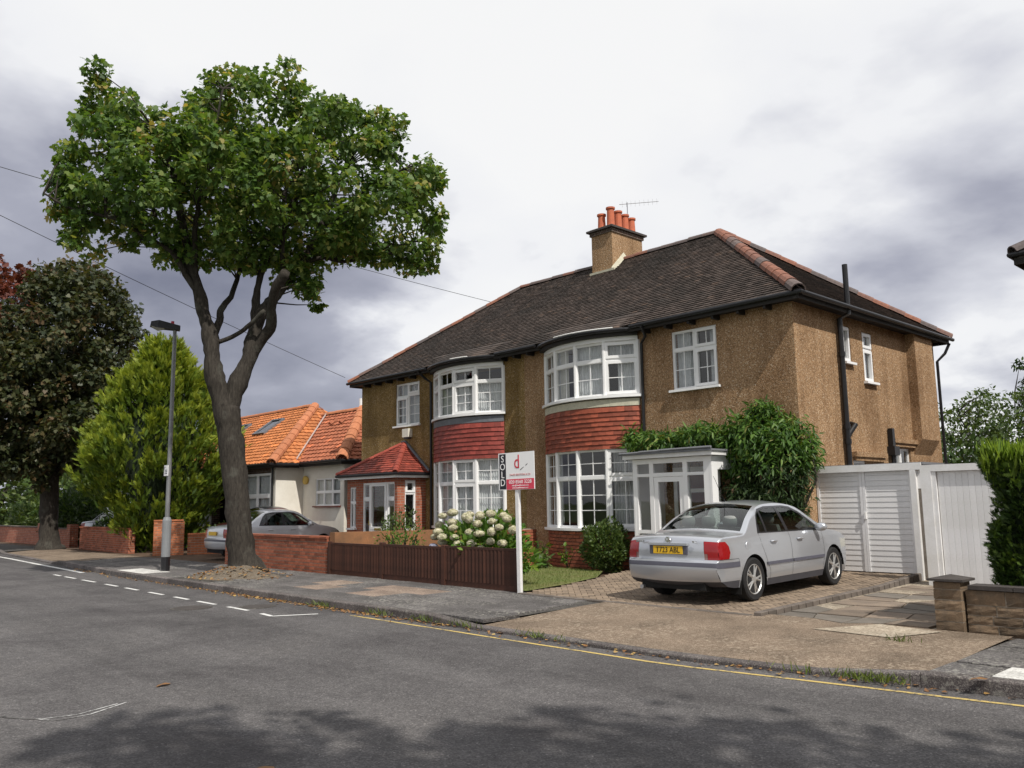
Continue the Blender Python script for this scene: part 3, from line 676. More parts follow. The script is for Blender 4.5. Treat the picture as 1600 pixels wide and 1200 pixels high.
def gutter(parent, pts, r=.045, name='gutter', mat='black_gutter'):
    return MB().tube(pts, r, 8).build(name, mat, parent)

# ------------------------------------------------------------------ the pair of semi-detached houses
X0, X1, XP, YF, YB = -22.98, -7.94, -15.45, 15.0, 22.0
ZG, ZW = .05, 5.50
house = thing('semi_detached_house', 'two storey roughcast semi-detached pair with brown tiled hipped roof and red tile-hung bays', 'house', (XP, YF, 0))
class HP: pass
def hb(mbuilder, name, mat, **k):  # build a part of the house from world coordinates
    o = mbuilder.build(name, mat, house, **k); o.matrix_parent_inverse = Matrix.Translation((-XP, -YF, 0)); return o
INV = Matrix.Translation((-XP, -YF, 0))
def reroot(root, inv):
    for c in root.children:
        c.matrix_parent_inverse = inv
BW, BA = 1.47, R(38); BR = BW/math.sin(BA); BC = YF-.02+BR*math.cos(BA)
bayL, bayR = -17.70, -13.20
FF = frame((0, YF, 0), (1, 0, 0), (0, -1, 0))
def bay_ops(c): return [(c-1.38, c+1.38, 3.98, 5.22), (c-1.38, c+1.38, .98, 2.80)]
lw = (-21.11, -19.92, 3.97, 5.25); rw = (-10.82, -9.68, 3.97, 5.25)
def front(x0, x1, ops, mat, name='wall'):
    mb = MB(); F = frame((x0, YF, 0), (1, 0, 0), (0, -1, 0))
    wall_panel(mb, F, x1-x0, ZG, ZW, .25, [(a-x0, b-x0, c, d) for a, b, c, d in ops]); return mb.build(name, mat, house)
front(X0, XP, [lw]+bay_ops(bayL)+[(-21.2, -20.2, .2, 2.2)], 'roughcast_ochre')
front(XP, X1, [rw]+bay_ops(bayR), 'roughcast_brown')
Fs = frame((X1, YF, 0), (0, 1, 0), (1, 0, 0))
s1, s2, s3, s4 = (2.05, 2.40, 4.44, 5.22), (2.98, 3.46, 4.10, 5.20), (2.15, 2.75, 1.4, 2.40), (4.2, 5.1, 1.6, 2.70)
Fs2 = frame((X1, YF+.25, 0), (0, 1, 0), (1, 0, 0)); mb = MB(); wall_panel(mb, Fs2, YB-YF-.5, ZG, ZW, .25, [(a-.25, b-.25, c, d) for a, b, c, d in (s1, s2, s3, s4)]); mb.build('wall', 'roughcast_brown', house)
mb = MB(); wall_panel(mb, frame((X0, YB-.25, 0), (0, -1, 0), (-1, 0, 0)), YB-YF-.5, ZG, ZW, .25); mb.build('wall', 'roughcast_ochre', house)
mb = MB(); wall_panel(mb, frame((X1, YB, 0), (-1, 0, 0), (0, 1, 0)), X1-X0, ZG, ZW, .25); mb.build('wall', 'roughcast_brown', house)
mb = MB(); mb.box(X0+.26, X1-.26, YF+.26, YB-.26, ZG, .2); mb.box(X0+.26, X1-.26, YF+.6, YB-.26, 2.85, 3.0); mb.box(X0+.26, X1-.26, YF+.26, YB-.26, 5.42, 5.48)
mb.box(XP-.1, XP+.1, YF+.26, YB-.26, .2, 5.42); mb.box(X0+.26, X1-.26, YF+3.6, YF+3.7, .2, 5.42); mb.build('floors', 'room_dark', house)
# windows
def cells_2x(top, cols=2, lowrows=2, open_=()):
    out = []
    for i in range(2):
        out.append((i*.5, i*.5+.5, top, 1, cols, 1, (i, 1) in open_)); out.append((i*.5, i*.5+.5, 0, top, cols, lowrows, (i, 0) in open_))
    return out
F = frame((rw[0], YF, 0), (1, 0, 0), (0, -1, 0))
window(house, F, rw[1]-rw[0], rw[2], rw[3], [(0, .5, .68, 1, 2, 1, 0), (0, .5, 0, .68, 2, 2, 0), (.5, 1, .66, 1, 2, 1, 1), (.5, 1, 0, .66, 2, 2, 1)], curt=[(.02, .48, 0, 1, .10, 'curtain'), (.76, .99, 0, 1, .10, 'curtain')], inset=-.03)
F = frame((lw[0], YF, 0), (1, 0, 0), (0, -1, 0))
window(house, F, lw[1]-lw[0], lw[2], lw[3], [(0, .5, .68, 1, 2, 1, 0), (0, .5, 0, .68, 2, 3, 1), (.5, 1, .72, 1, 2, 1, 1), (.5, 1, 0, .72, 2, 3, 0)], curt=[(.02, .98, 0, 1, .10, 'curtain')], inset=-.03)
F = frame((X1, YF+s1[0], 0), (0, 1, 0), (1, 0, 0)); window(house, F, s1[1]-s1[0], s1[2], s1[3], [(0, 1, 0, 1, 1, 1, 1)], inset=-.03, curt=[(0, 1, 0, 1, .08, 'curtain')])
F = frame((X1, YF+s2[0], 0), (0, 1, 0), (1, 0, 0)); window(house, F, s2[1]-s2[0], s2[2], s2[3], [(0, 1, .66, 1, 1, 1, 1), (0, 1, 0, .66, 1, 1, 1)], inset=-.03, curt=[(0, 1, 0, 1, .05, 'curtain')])
F = frame((X1, YF+s3[0], 0), (0, 1, 0), (1, 0, 0)); window(house, F, s3[1]-s3[0], s3[2], s3[3], [(0, 1, 0, 1, 1, 1, 1)], inset=-.05)
F = frame((X1, YF+s4[0], 0), (0, 1, 0), (1, 0, 0)); window(house, F, s4[1]-s4[0], s4[2], s4[3], [(0, .5, 0, 1, 1, 1, 0), (.5, 1, 0, 1, 1, 1, 0)], inset=-.05, curt=[(0, .45, 0, 1, .03, 'curtain_cream')])
# hood mouldings over the side windows, corbelled flue at the back corner
for a, b, z in ((2.1, 3.6, 2.50), (4.05, 5.3, 2.86)):
    mb = MB(); mb.obox(Fs, a, b, z-.05, z+.05, 0, .11); mb.obox(Fs, a+.05, b-.05, z-.13, z-.051, 0, .07); mb.build('hood_mould', 'roughcast_brown', house)
mb = MB(); F = Fs
mb.add([F(5.3, 2.93, 0), F(6.35, 2.93, 0), F(6.35, 2.93, .21), F(5.3, 2.93, .21), F(5.3, 5.42, 0), F(6.35, 5.42, 0), F(6.35, 5.42, .21), F(5.3, 5.42, .21), F(5.3, 2.58, 0), F(6.35, 2.58, 0)],
       [(0, 3, 7, 4), (3, 2, 6, 7), (2, 1, 5, 6), (8, 9, 2, 3), (8, 3, 0), (9, 1, 2), (4, 7, 6, 5)]); mb.build('flue_breast', 'roughcast_brown', house)
# bays
def arc(c, th, r=0): return Vector((c+(BR+r)*math.sin(th), BC-(BR+r)*math.cos(th), 0))
def bay(c, spec):
    th = [-BA+2*BA*i/4 for i in range(5)]
    for lev, (v0, v1, rows) in spec['win'].items():
        for i in range(4):
            a, b = arc(c, th[i]), arc(c, th[i+1]); U = (b-a).normalized(); n = Vector((U.y, -U.x, 0))
            F = frame(a, U, n); W = (b-a).length; op = (lev, i) in spec['open']
            top = spec['top'][lev]
            window(house, F, W, v0, v1, [(0, 1, top, 1, 2, spec['toprows'][lev], op), (0, 1, 0, top, 2, rows, op)], inset=.0, depth=.09, frame_w=.062, sill=False, curt=spec['curt'](lev, i))
        # mullion posts and sill following the curve
        for t in th: p = arc(c, t, -.02); MB().tube([(p.x, p.y, v0), (p.x, p.y, v1)], .055, 8).build('mullion', 'upvc', house)
        mb = MB(); K = 24
        for i in range(K):
            t0, t1 = -BA*1.03+2.06*BA*i/K, -BA*1.03+2.06*BA*(i+1)/K
            A0, A1, B0, B1 = arc(c, t0, .10), arc(c, t1, .10), arc(c, t0, -.14), arc(c, t1, -.14); z0, z1 = v0-.06, v0-.002
            q = lambda p, z: (p.x, p.y, z)
            mb.quad(q(A0, z0), q(A1, z0), q(A1, z1), q(A0, z1)); mb.quad(q(A0, z1), q(A1, z1), q(B1, z1), q(B0, z1)); mb.quad(q(B0, z0), q(B1, z0), q(A1, z0), q(A0, z0))
            if i in (0, K-1): e = (A0, B0) if i == 0 else (A1, B1); mb.quad(q(e[0], z0), q(e[0], z1), q(e[1], z1), q(e[1], z0))
        mb.build('sill', 'upvc', house)
    def band(name, mat, z0, z1, r, rin=-.2):
        mb = MB(); K = 24
        for i in range(K):
            t0, t1 = -BA+2*BA*i/K, -BA+2*BA*(i+1)/K; A0, A1, B0, B1 = arc(c, t0, r), arc(c, t1, r), arc(c, t0, rin), arc(c, t1, rin)
            q = lambda p, z: (p.x, p.y, z)
            mb.quad(q(A0, z0), q(A1, z0), q(A1, z1), q(A0, z1)); mb.quad(q(A0, z1), q(A1, z1), q(B1, z1), q(B0, z1)); mb.quad(q(B0, z0), q(B1, z0), q(A1, z0), q(A0, z0))
            if i == 0: mb.quad(q(A0, z0), q(A0, z1), q(B0, z1), q(B0, z0))
            if i == K-1: mb.quad(q(A1, z0), q(B1, z0), q(B1, z1), q(A1, z1))
        return mb.build(name, mat, house)
    band('apron', spec['bandmat'], 3.74, 3.90, .035); band('bay_core', 'dark_timber', 2.80, 3.74, -.02)
    band('bay_head', 'upvc', 5.235, 5.33, .03); band('fascia', 'dark_timber', 5.332, 5.44, .14)
    band('plinth_core', 'mortar', .05, .96, -.055)
    gutter(house, [tuple(arc(c, t, .19)+Vector((0, 0, 5.45))) for t in [-BA*1.05+2.1*BA*i/20 for i in range(21)]], .048)
    # little sweep of roof over the bay
    mb = MB(); K = 20; rv = []
    for i in range(K):
        t0, t1 = -BA*1.05+2.1*BA*i/K, -BA*1.05+2.1*BA*(i+1)/K; a, b = arc(c, t0, .22), arc(c, t1, .22)
        for j in range(6):
            f0, f1 = j/6, (j+1)/6
            P = lambda p, f: (p.x, p.y+(15.1-p.y)*f, 5.45+(5.885-5.45)*f**1.15)
            h = .018
            p0, p1, p2, p3 = P(a, f0), P(b, f0), P(b, f1), P(a, f1)
            mb.quad((p0[0], p0[1], p0[2]+h), (p1[0], p1[1], p1[2]+h), p2, p3); mb.quad(p0, p1, (p1[0], p1[1], p1[2]+h), (p0[0], p0[1], p0[2]+h)); rv += [random.random()]*2
    o = mb.build('bay_roof', 'tile_brown', house, fix=False); setattr_rnd(o.data, rv)
    # flaking white paint on the gutter edge, as a thin strip of flashing
    fl0, fl1 = spec['flash']; mb = MB().tube([tuple(arc(c, t, .215)+Vector((0, 0, 5.50))) for t in [fl0+(fl1-fl0)*i/8 for i in range(9)]], .018, 6); mb.build('flashing', 'white_paint', house)
    # hung tiles
    rows = spec['rows']; H = (3.74-2.80)/rows; n = 18; dth = 2*BA*1.005/n; wt = 2*(BR+.05)*math.sin(dth/2)-.003
    mb = MB(); hh = H*1.25; mb.add([(-wt/2, -.034, 0), (wt/2, -.034, 0), (wt/2, -.004, hh), (-wt/2, -.004, hh), (-wt/2, -.018, 0), (wt/2, -.018, 0)], [(0, 1, 2, 3), (5, 4, 3, 2), (4, 5, 1, 0), (0, 3, 4), (1, 5, 2)])
    me = mb.mesh('hung_tile', fix=True)
    for r_ in range(rows):
        off = .5 if r_ % 2 else 0
        for i in range(n+(1 if off else 0)):
            t = -BA*1.005+dth*(i+.5-off)
            if off and i in (0, n): sx = .5; t += dth*.25*(1 if i == 0 else -1)
            else: sx = 1
            p = arc(c, t, .012); piece('hung_tile', me, spec['tile'], house, (p.x, p.y, 2.80+H*r_-.02+random.uniform(-.004, .004)), (random.uniform(-.02, .02), random.uniform(-.022, .022), t), (sx, 1, 1))
    # brick plinth below the lower window, each brick
    bw = .215; dt = (bw+.01)/BR; me = MB().box(-bw/2, bw/2, -.05, .05, 0, .065).mesh('brick', fix=True)
    for r_ in range(11):
        k = int(2*BA/dt)+1
        for i in range(k+1):
            t = -BA+dt*(i+(.5 if r_ % 2 else 0))
            if t > BA+.01: continue
            p = arc(c, t, -.045); piece('brick', me, 'brick_red', house, (p.x, p.y, .06+.0815*r_), (0, 0, t+random.uniform(-.01, .01)))
def curtR(lev, i):
    if lev == 'up': return {0: [(0, 1, 0, 1, .05, 'curtain')], 1: [(0, .42, 0, 1, .07, 'curtain_cream')], 2: [(0, 1, 0, 1, .06, 'curtain')], 3: [(.36, .9, 0, .66, .06, 'curtain'), (.1, .9, .66, 1, .1, 'curtain')]}[i]
    return {0: [(.1, .9, 0, 1, .08, 'curtain')], 3: [(.1, .75, 0, 1, .25, 'curtain')]}.get(i)
bay(bayL, dict(win={'up': (3.99, 5.235, 3), 'low': (1.02, 2.79, 3)}, top={'up': .68, 'low': .64}, toprows={'up': 1, 'low': 2}, open={('up', 0), ('up', 2), ('low', 2)}, bandmat='lead', rows=8, tile='hung_tile_red', flash=(.05, .28),
    curt=lambda lev, i: [(0, 1, 0, .66 if lev == 'up' else 1, .05, 'curtain')]))
bay(bayR, dict(win={'up': (3.99, 5.235, 2), 'low': (1.02, 2.79, 3)}, top={'up': .66, 'low': .64}, toprows={'up': 1, 'low': 2}, open={('up', 3), ('low', 3)}, bandmat='cream_band', rows=9, tile='hung_tile_orange', flash=(-.2, .45), curt=curtR))
# pier between the two gardens and airbrick
me = MB().box(-.1075, .1075, -.05, .05, 0, .065).mesh('brick', fix=True)
MB().box(-15.40, -15.18, 14.22, 14.99, .05, .97).build('pier_core', 'mortar', house)
for r_ in range(12):
    for k in range(4):
        piece('brick', me, 'brick_red', house, (-15.165, 14.22+.11+(.19*k if r_ % 2 else .19*k-.04), .06+.0755*r_), (0, 0, math.pi/2))
    piece('brick', me, 'brick_red', house, (-15.29, 14.20, .06+.0755*r_), (0, 0, 0))
# roof
EY0, EY1, EX0, EX1, EZ, RZ, RY = 14.69, 22.31, -23.29, -7.63, 5.52, 8.47, 18.5
RXR, RXL = -11.70, -19.10
mb = MB(); mb.add([(EX0, EY0, EZ), (EX1, EY0, EZ), (EX1, EY1, EZ), (EX0, EY1, EZ), (RXL, RY, RZ), (RXR, RY, RZ)], [(0, 1, 5, 4), (1, 2, 5), (2, 3, 4, 5), (3, 0, 4), (3, 2, 1, 0)])
roof = mb.build('roof', 'dark_timber', house)
sl_f = math.hypot(RY-EY0, RZ-EZ); sl_r = math.hypot(EX1-RXR, RZ-EZ); sl_l = math.hypot(RXL-EX0, RZ-EZ)
tiles(roof, (EX0, EY0, EZ), (1, 0, 0), (0, RY-EY0, RZ-EZ), EX1-EX0, sl_f, (RXL-EX0)/sl_f, (EX1-RXR)/sl_f, .168, .105, 'tile_brown')
tiles(roof, (EX1, EY0, EZ), (0, 1, 0), (RXR-EX1, 0, RZ-EZ), EY1-EY0, sl_r, (RY-EY0)/sl_r, (EY1-RY)/sl_r, .168, .105, 'tile_brown')
tiles(roof, (EX0, EY0, EZ), (0, 1, 0), (RXL-EX0, 0, RZ-EZ), EY1-EY0, sl_l, (RY-EY0)/sl_l, (EY1-RY)/sl_l, .168, .105, 'tile_brown')
tiles(roof, (EX0, EY1, EZ), (1, 0, 0), (0, RY-EY1, RZ-EZ), EX1-EX0, sl_f, (RXL-EX0)/sl_f, (EX1-RXR)/sl_f, .3, .3, 'tile_brown')
up = Vector((0, 0, .03))
ridge_run(roof, (RXL, RY, RZ+.02), (-15.75, RY, RZ+.0), 'ridge_tile', .11); ridge_run(roof, (-14.85, RY, RZ), (RXR, RY, RZ+.02), 'ridge_tile', .11)
for ex, ey, rx in ((EX1, EY0, RXR), (EX1, EY1, RXR), (EX0, EY0, RXL), (EX0, EY1, RXL)):
    ridge_run(roof, (ex, ey, EZ+.02), (rx, RY, RZ+.02), 'ridge_tile', .14 if ex == EX1 else .11, .42, 'hip_tile')
# lichen streak of mortar below the chimney and along the ridge
# fascias, soffits, gutters
mb = MB(); mb.box(EX0+.02, EX1-.02, EY0+.02, EY0+.05, EZ-.14, EZ-.005); mb.box(EX1-.05, EX1-.02, EY0+.051, EY1-.051, EZ-.14, EZ-.005); mb.box(EX0+.02, EX0+.05, EY0+.051, EY1-.051, EZ-.14, EZ-.005); mb.box(EX0+.02, EX1-.02, EY1-.05, EY1-.02, EZ-.14, EZ-.005); mb.build('fascia', 'dark_timber', house)
mb = MB(); mb.box(EX0+.051, EX1-.051, EY0+.051, YF-.001, EZ-.10, EZ-.08); mb.box(X1+.001, EX1-.051, YF, YB, EZ-.10, EZ-.08); mb.box(EX0+.051, X0-.001, YF, YB, EZ-.10, EZ-.08); mb.build('soffit', 'dark_timber', house)
gutter(house, [(EX0-.05, EY0-.03, EZ-.02), (bayL-1.5, EY0-.03, EZ-.04)]); gutter(house, [(bayL+1.5, EY0-.03, EZ-.03), (bayR-1.5, EY0-.03, EZ-.03)]); gutter(house, [(bayR+1.5, EY0-.03, EZ-.04), (EX1+.05, EY0-.03, EZ-.02), (EX1+.05, EY1+.05, EZ-.03)])
for x in (-22.5, -21.9, -21.3, -20.7, -20.1, -16.1, -15.6, -15.1, -11.4, -10.8, -10.2, -9.6, -9.0, -8.4): MB().box(x-.03, x+.03, EY0+.055, YF-.002, EZ-.2, EZ-.101).build('rafter_foot', 'dark_timber', house)
# down pipes, soil pipe, flue
gutter(house, [(-11.35, 14.64, 5.45), (-11.40, 14.84, 5.25), (-11.60, 14.94, 5.12), (-11.62, 14.94, .2)], .036, 'down_pipe'); gutter(house, [(-19.55, 14.64, 5.45), (-19.45, 14.84, 5.25), (-19.30, 14.94, 5.12), (-19.30, 14.94, .2)], .038, 'down_pipe')
SPY = 16.78; sp = MB().tube([(X1+.09, SPY, .2), (X1+.09, SPY, 5.30), (X1+.28, SPY, 5.36), (X1+.28, SPY, 6.42)], .055, 10); sp = sp.build('soil_pipe', 'black_gutter', house)
for z in (1.2, 2.75, 3.05, 4.55): MB().tube([(X1+.09, SPY, z-.05), (X1+.09, SPY, z+.05)], .07, 10).build('collar', 'black_gutter', sp)
MB().tube([(X1+.09, SPY+.02, 2.86), (X1+.12, SPY+.32, 3.10), (X1-.02, SPY+.37, 3.14)], .052, 10).build('branch', 'black_gutter', sp)
gutter(house, [(X1+.08, 18.95, .2), (X1+.08, 18.95, 2.55)], .05, 'waste_pipe'); mb = MB(); mb.box(X1+.001, X1+.17, 18.83, 19.09, 2.52, 2.72); mb.box(X1+.02, X1+.12, 18.89, 19.01, 2.721, 3.12); mb.build('hopper', 'black_gutter', house)
gutter(house, [(X1+.30, 22.27, 5.4), (X1+.20, 22.2, 5.15), (X1+.05, 22.06, 4.95), (X1+.05, 22.06, .2)], .036, 'down_pipe')
# chimney
CX0, CX1, CY0, CY1 = -15.64, -14.88, 18.0, 19.38
ch = MB().box(CX0, CX1, CY0, CY1, 7.6, 9.22).build('chimney', 'roughcast_brown', house)
MB().box(CX0-.04, CX1+.04, CY0-.04, CY1+.04, 9.221, 9.33).build('oversail', 'brickwork_dark', ch); MB().box(CX0-.11, CX1+.11, CY0-.11, CY1+.11, 9.331, 9.39).build('cap_slab', 'stone_cap', ch)
MB().prism([(CX0-.03, CY0-.03), (CX1+.03, CY0-.03), (CX1+.03, CY1), (CX0-.03, CY1)], 9.391, 9.43).build('flaunching', 'mortar', ch)
for i, (px, py, h) in enumerate(((-15.42, 18.22, .50), (-15.42, 18.66, .52), (-15.08, 18.22, .62), (-15.08, 18.55, .58), (-15.08, 18.86, .54), (-15.08, 19.16, .50))):
    MB().lathe([(.135, 0), (.12, .06), (.105, h-.1), (.105, h-.07), (.135, h-.05), (.135, h), (.10, h), (.095, h-.12)], n=14).build('chimney_pot', 'chimney_pot', ch, smooth=False, loc=(px, py, 9.40))
mb = MB(); mb.add([(CX1+.002, CY0-.06, 8.02), (CX1+.10, CY0-.06, 8.02), (CX1+.10, 18.5, 8.56), (CX1+.002, 18.5, 8.56), (CX1+.002, CY0-.06, 8.16), (CX1+.002, 18.5, 8.70)], [(0, 1, 2, 3), (1, 4, 5, 2), (0, 4, 1)]); mb.build('flashing', 'cream_band', ch)
mb = MB(); mb.box(CX0-.05, CX1+.10, CY0-.07, CY0-.002, 8.0, 8.13); mb.build('apron_flashing', 'cream_band', ch)
# aerial on the chimney
mb = MB().tube([(-15.0, 18.9, 9.4), (-15.0, 18.9, 10.32)], .014, 6).tube([(-15.18, 18.75, 10.27), (-14.35, 19.55, 10.33)], .009, 5)
for k in range(9):
    p = Vector((-15.18, 18.75, 10.27)).lerp(Vector((-14.35, 19.55, 10.33)), .08+k*.11); mb.tube([p+Vector((-.08, -.085, .0)), p+Vector((.08, .085, .0))] if 0 else [p+Vector((0, 0, -.09)), p+Vector((0, 0, .09))], .005, 4)
mb.build('aerial', 'alu', ch)
# red-roofed brick porch of the left house
PX0, PX1, PY = -22.2, -19.62, 14.0
FP = frame((PX0, PY, 0), (1, 0, 0), (0, -1, 0))
mb = MB(); wall_panel(mb, FP, PX1-PX0, ZG, 2.42, .11, [(.15, .48, .95, 2.15), (.84, 2.44, .1, 2.26)]); porch = mb.build('porch', 'brickwork', house)
FR = frame((PX1, PY+.11, 0), (0, 1, 0), (1, 0, 0)); mb = MB(); wall_panel(mb, FR, .885, ZG, 2.42, .11, [(.15, .53, .9, 2.3)]); mb.build('porch_wall', 'brickwork', house)
mb = MB(); wall_panel(mb, frame((PX0, YF-.005, 0), (0, -1, 0), (-1, 0, 0)), .88, ZG, 2.42, .11); mb.build('porch_wall', 'brickwork', house)
window(house, frame((PX0+.15, PY, 0), (1, 0, 0), (0, -1, 0)), .33, .95, 2.15, [(0, .55, 0, .62, 1, 1, 0), (.55, 1, 0, .62, 1, 1, 0), (0, .55, .62, 1, 1, 1, 0), (.55, 1, .62, 1, 1, 1, 0)], inset=-.02, frame_w=.045)
window(house, frame((PX1, PY+.26, 0), (0, 1, 0), (1, 0, 0)), .38, .9, 2.3, [(0, 1, .74, 1, 1, 1, 1), (0, 1, 0, .74, 1, 1, 0)], inset=-.02)
dr = window(house, frame((PX0+.84, PY, 0), (1, 0, 0), (0, -1, 0)), 1.6, .12, 2.26, [(0, .22, .78, 1, 1, 1, 0), (0, .22, .30, .78, 1, 1, 0), (.76, 1, .78, 1, 1, 1, 0), (.76, 1, .30, .78, 1, 1, 0), (.22, .76, .36, 1, 1, 1, 1), (.22, .76, 0, .36, 1, 1, 1)], inset=-.02, frame_w=.07, sill=False, name='porch_door')
Fd = frame((PX0+.84, PY, 0), (1, 0, 0), (0, -1, 0)); MB().obox(Fd, .02, .35, .14, .70, -.08, -.03).build('panel', 'upvc', dr); MB().obox(Fd, 1.22, 1.58, .14, .70, -.08, -.03).build('panel', 'upvc', dr)
MB().obox(Fd, -.03, .36, .70, .76, -.03, .05).build('sill', 'upvc', dr); MB().obox(Fd, 1.20, 1.62, .70, .76, -.03, .05).build('sill', 'upvc', dr); MB().obox(Fd, .62, .95, .89, .955, .003, .02).build('letter_plate', 'brass', dr); MB().tube([Fd(.40, 1.05, 0), Fd(.40, 1.05, .05), Fd(.40, 1.17, .05)], .012, 6).build('handle', 'brass', dr)
# porch roof: three tiled slopes to a point on the wall
ex0, ex1, ey = -22.42, -19.40, 13.76; ez = 2.50; ap = Vector((-20.62, YF-.02, 3.44))
mb = MB(); mb.add([(ex0, ey, ez), (ex1, ey, ez), (ex1, YF-.02, ez), (ex0, YF-.02, ez), ap], [(0, 1, 4), (1, 2, 4), (3, 0, 4), (2, 3, 4), (3, 2, 1, 0)]); pr = mb.build('porch_roof', 'dark_timber', house)
def tri_tiles(parent, A, B, apex, mat, tw, tl):
    A, B, apex = Vector(A), Vector(B), Vector(apex); e = (B-A).normalized(); d = (apex-A).dot(e); s = apex-(A+e*d); tiles(parent, A, e, s, (B-A).length, s.length, d/s.length, ((B-A).length-d)/s.length, tw, tl, mat, t=.018, lift=.034)
tri_tiles(pr, (ex0, ey, ez+.01), (ex1, ey, ez+.01), ap, 'tile_red', .165, .115); tri_tiles(pr, (ex1, ey, ez+.01), (ex1, YF-.02, ez+.01), ap, 'tile_red', .165, .115); tri_tiles(pr, (ex0, ey, ez+.01), (ex0, YF-.02, ez+.01), ap, 'tile_red', .165, .115)
ridge_run(pr, (ex1, ey, ez+.03), ap, 'ridge_red', .085, .16, 'hip_tile'); ridge_run(pr, (ex0, ey, ez+.03), ap, 'ridge_red', .085, .16, 'hip_tile')
mb = MB().tube([(ex1-.02, YF-.03, ez+.05), (ap.x+.03, YF-.03, ap.z+.04), (ap.x-.12, YF-.03, ap.z+.02)], .05, 6); mb.build('flashing', 'lead', pr)
mb = MB(); mb.box(ex0+.03, ex1-.03, ey+.03, ey+.06, ez-.13, ez-.002); mb.box(ex1-.06, ex1-.03, ey+.061, YF-.02, ez-.13, ez-.002); mb.build('fascia', 'white_paint', pr)
gutter(pr, [(ex0-.02, ey-.02, ez-.02), (ex1+.03, ey-.02, ez-.02), (ex1+.03, YF-.06, ez-.02)], .04)
mb = MB(); mb.box(-20.42-.15, -20.42+.15, YF-.16, YF-.002, 3.60, 3.85); al = mb.build('alarm_box', 'plastic_cream', house); MB().box(-20.42-.11, -20.42+.11, YF-.13, YF-.02, 3.55, 3.599).build('siren', 'car_plastic', al)
# glazed white porch of number 6
QX0, QX1, QY = -11.21, -9.28, 14.0
FQ = frame((QX0, QY, 0), (1, 0, 0), (0, -1, 0)); W6 = QX1-QX0
def fx(x): return (x-QX0)/W6
p6 = MB(); pframe(p6, FQ, 0, W6, .16, 2.46, .05, -.09, .01)
for u in (-10.735, -9.905): p6.obox(FQ, u-QX0-.05, u-QX0+.05, .21, 2.41, -.09, .008)
p6.obox(FQ, W6-.19, W6-.05, .21, 2.41, -.088, .006); p6.obox(FQ, .05, .11, .21, 2.41, -.088, .006)
p6.obox(FQ, .111, .425, 2.10, 2.16, -.085, .004); p6.obox(FQ, .525, 1.255, 2.09, 2.17, -.085, .004); p6.obox(FQ, 1.355, W6-.191, 2.10, 2.16, -.085, .004); p6.obox(FQ, .111, .425, .95, 1.02, -.085, .004); p6.obox(FQ, 1.355, W6-.191, .95, 1.02, -.085, .004)
p6.obox(FQ, .05, W6-.05, 2.36, 2.41, -.085, .004)
p6 = p6.build('glazed_porch', 'upvc', house)
for a, b, c_, d in ((.111, .425, 2.16, 2.36), (.111, .425, 1.02, 2.10), (.111, .425, .21, .95), (.525, 1.255, 2.17, 2.36), (1.355, W6-.19, 2.16, 2.36), (1.355, W6-.19, 1.02, 2.10), (1.355, W6-.19, .21, .95)):
    MB().obox(FQ, a, b, c_, d, -.05, -.044).build('pane', 'glass', p6)
d6 = MB(); pframe(d6, FQ, .53, 1.25, .21, 2.085, .10, -.075, -.005); d6.obox(FQ, .631, 1.149, .80, .93, -.07, -.008); d6 = d6.build('porch_door', 'upvc', house)
MB().obox(FQ, .63, 1.15, .93, 1.985, -.05, -.044).build('pane', 'glass', d6); MB().obox(FQ, .63, 1.15, .31, .80, -.06, -.02).build('panel', 'upvc', d6); MB().obox(FQ, 1.17, 1.20, 1.10, 1.24, -.004, .03).build('handle', 'brass', d6)
text(p6, '6', .20, FQ, .89, 2.265, -.03, 'letter_black', 'house_number', extr=.006)
mb = MB(); wall_panel(mb, frame((QX1-.001, QY+.09, 0), (0, 1, 0), (1, 0, 0)), .90, .16, 2.46, .05, [(.1, .8, 1.0, 2.2)]); mb.build('porch_side', 'upvc', house); MB().box(QX1-.03, QX1-.024, QY+.18, QY+.9, 1.0, 2.2).build('pane', 'glass', p6)
mb = MB(); wall_panel(mb, frame((QX0+.001, QY+.99, 0), (0, -1, 0), (-1, 0, 0)), .90, .16, 2.46, .05); mb.build('porch_side', 'upvc', house)
mb = MB(); mb.box(QX0-.16, QX1+.10, QY-.14, YF-.002, 2.47, 2.55); mb.build('porch_fascia', 'white_paint', house)
mb = MB(); mb.box(QX0-.22, QX1+.13, QY-.19, YF-.003, 2.551, 2.585); pf = mb.build('porch_flat_roof', 'felt_grey', house)
for a, b, z in ((-11.42, -10.85, 2.585), (-10.9, -10.35, 2.60), (-10.4, -9.16, 2.612)): MB().tube([(a, QY-.18, z), (b, QY-.18, z+.005)], .026, 7).build('felt_roll', 'felt_grey', house)
# inner front door and step seen through the porch
mb = MB(); mb.box(-10.75, -9.8, 14.93, 14.985, .2, 2.2); ind = mb.build('inner_door', 'door_maroon', house); pb = MB(); Fi = frame((-10.85, 14.93, 0), (1, 0, 0), (0, -1, 0)); pframe(pb, Fi, 0, 1.15, .2, 2.3, .09, 0, .03); pframe(pb, Fi, .35, .95, 1.25, 1.85, .08, .0, .025); pb.build('door_frame', 'upvc', ind)
mb = MB(); mb.box(QX0+.01, QX1-.01, QY+.01, YF-.01, .05, .17); mb.build('porch_floor', 'paving_grey', house)
for c in list(house.children): c.matrix_parent_inverse = INV
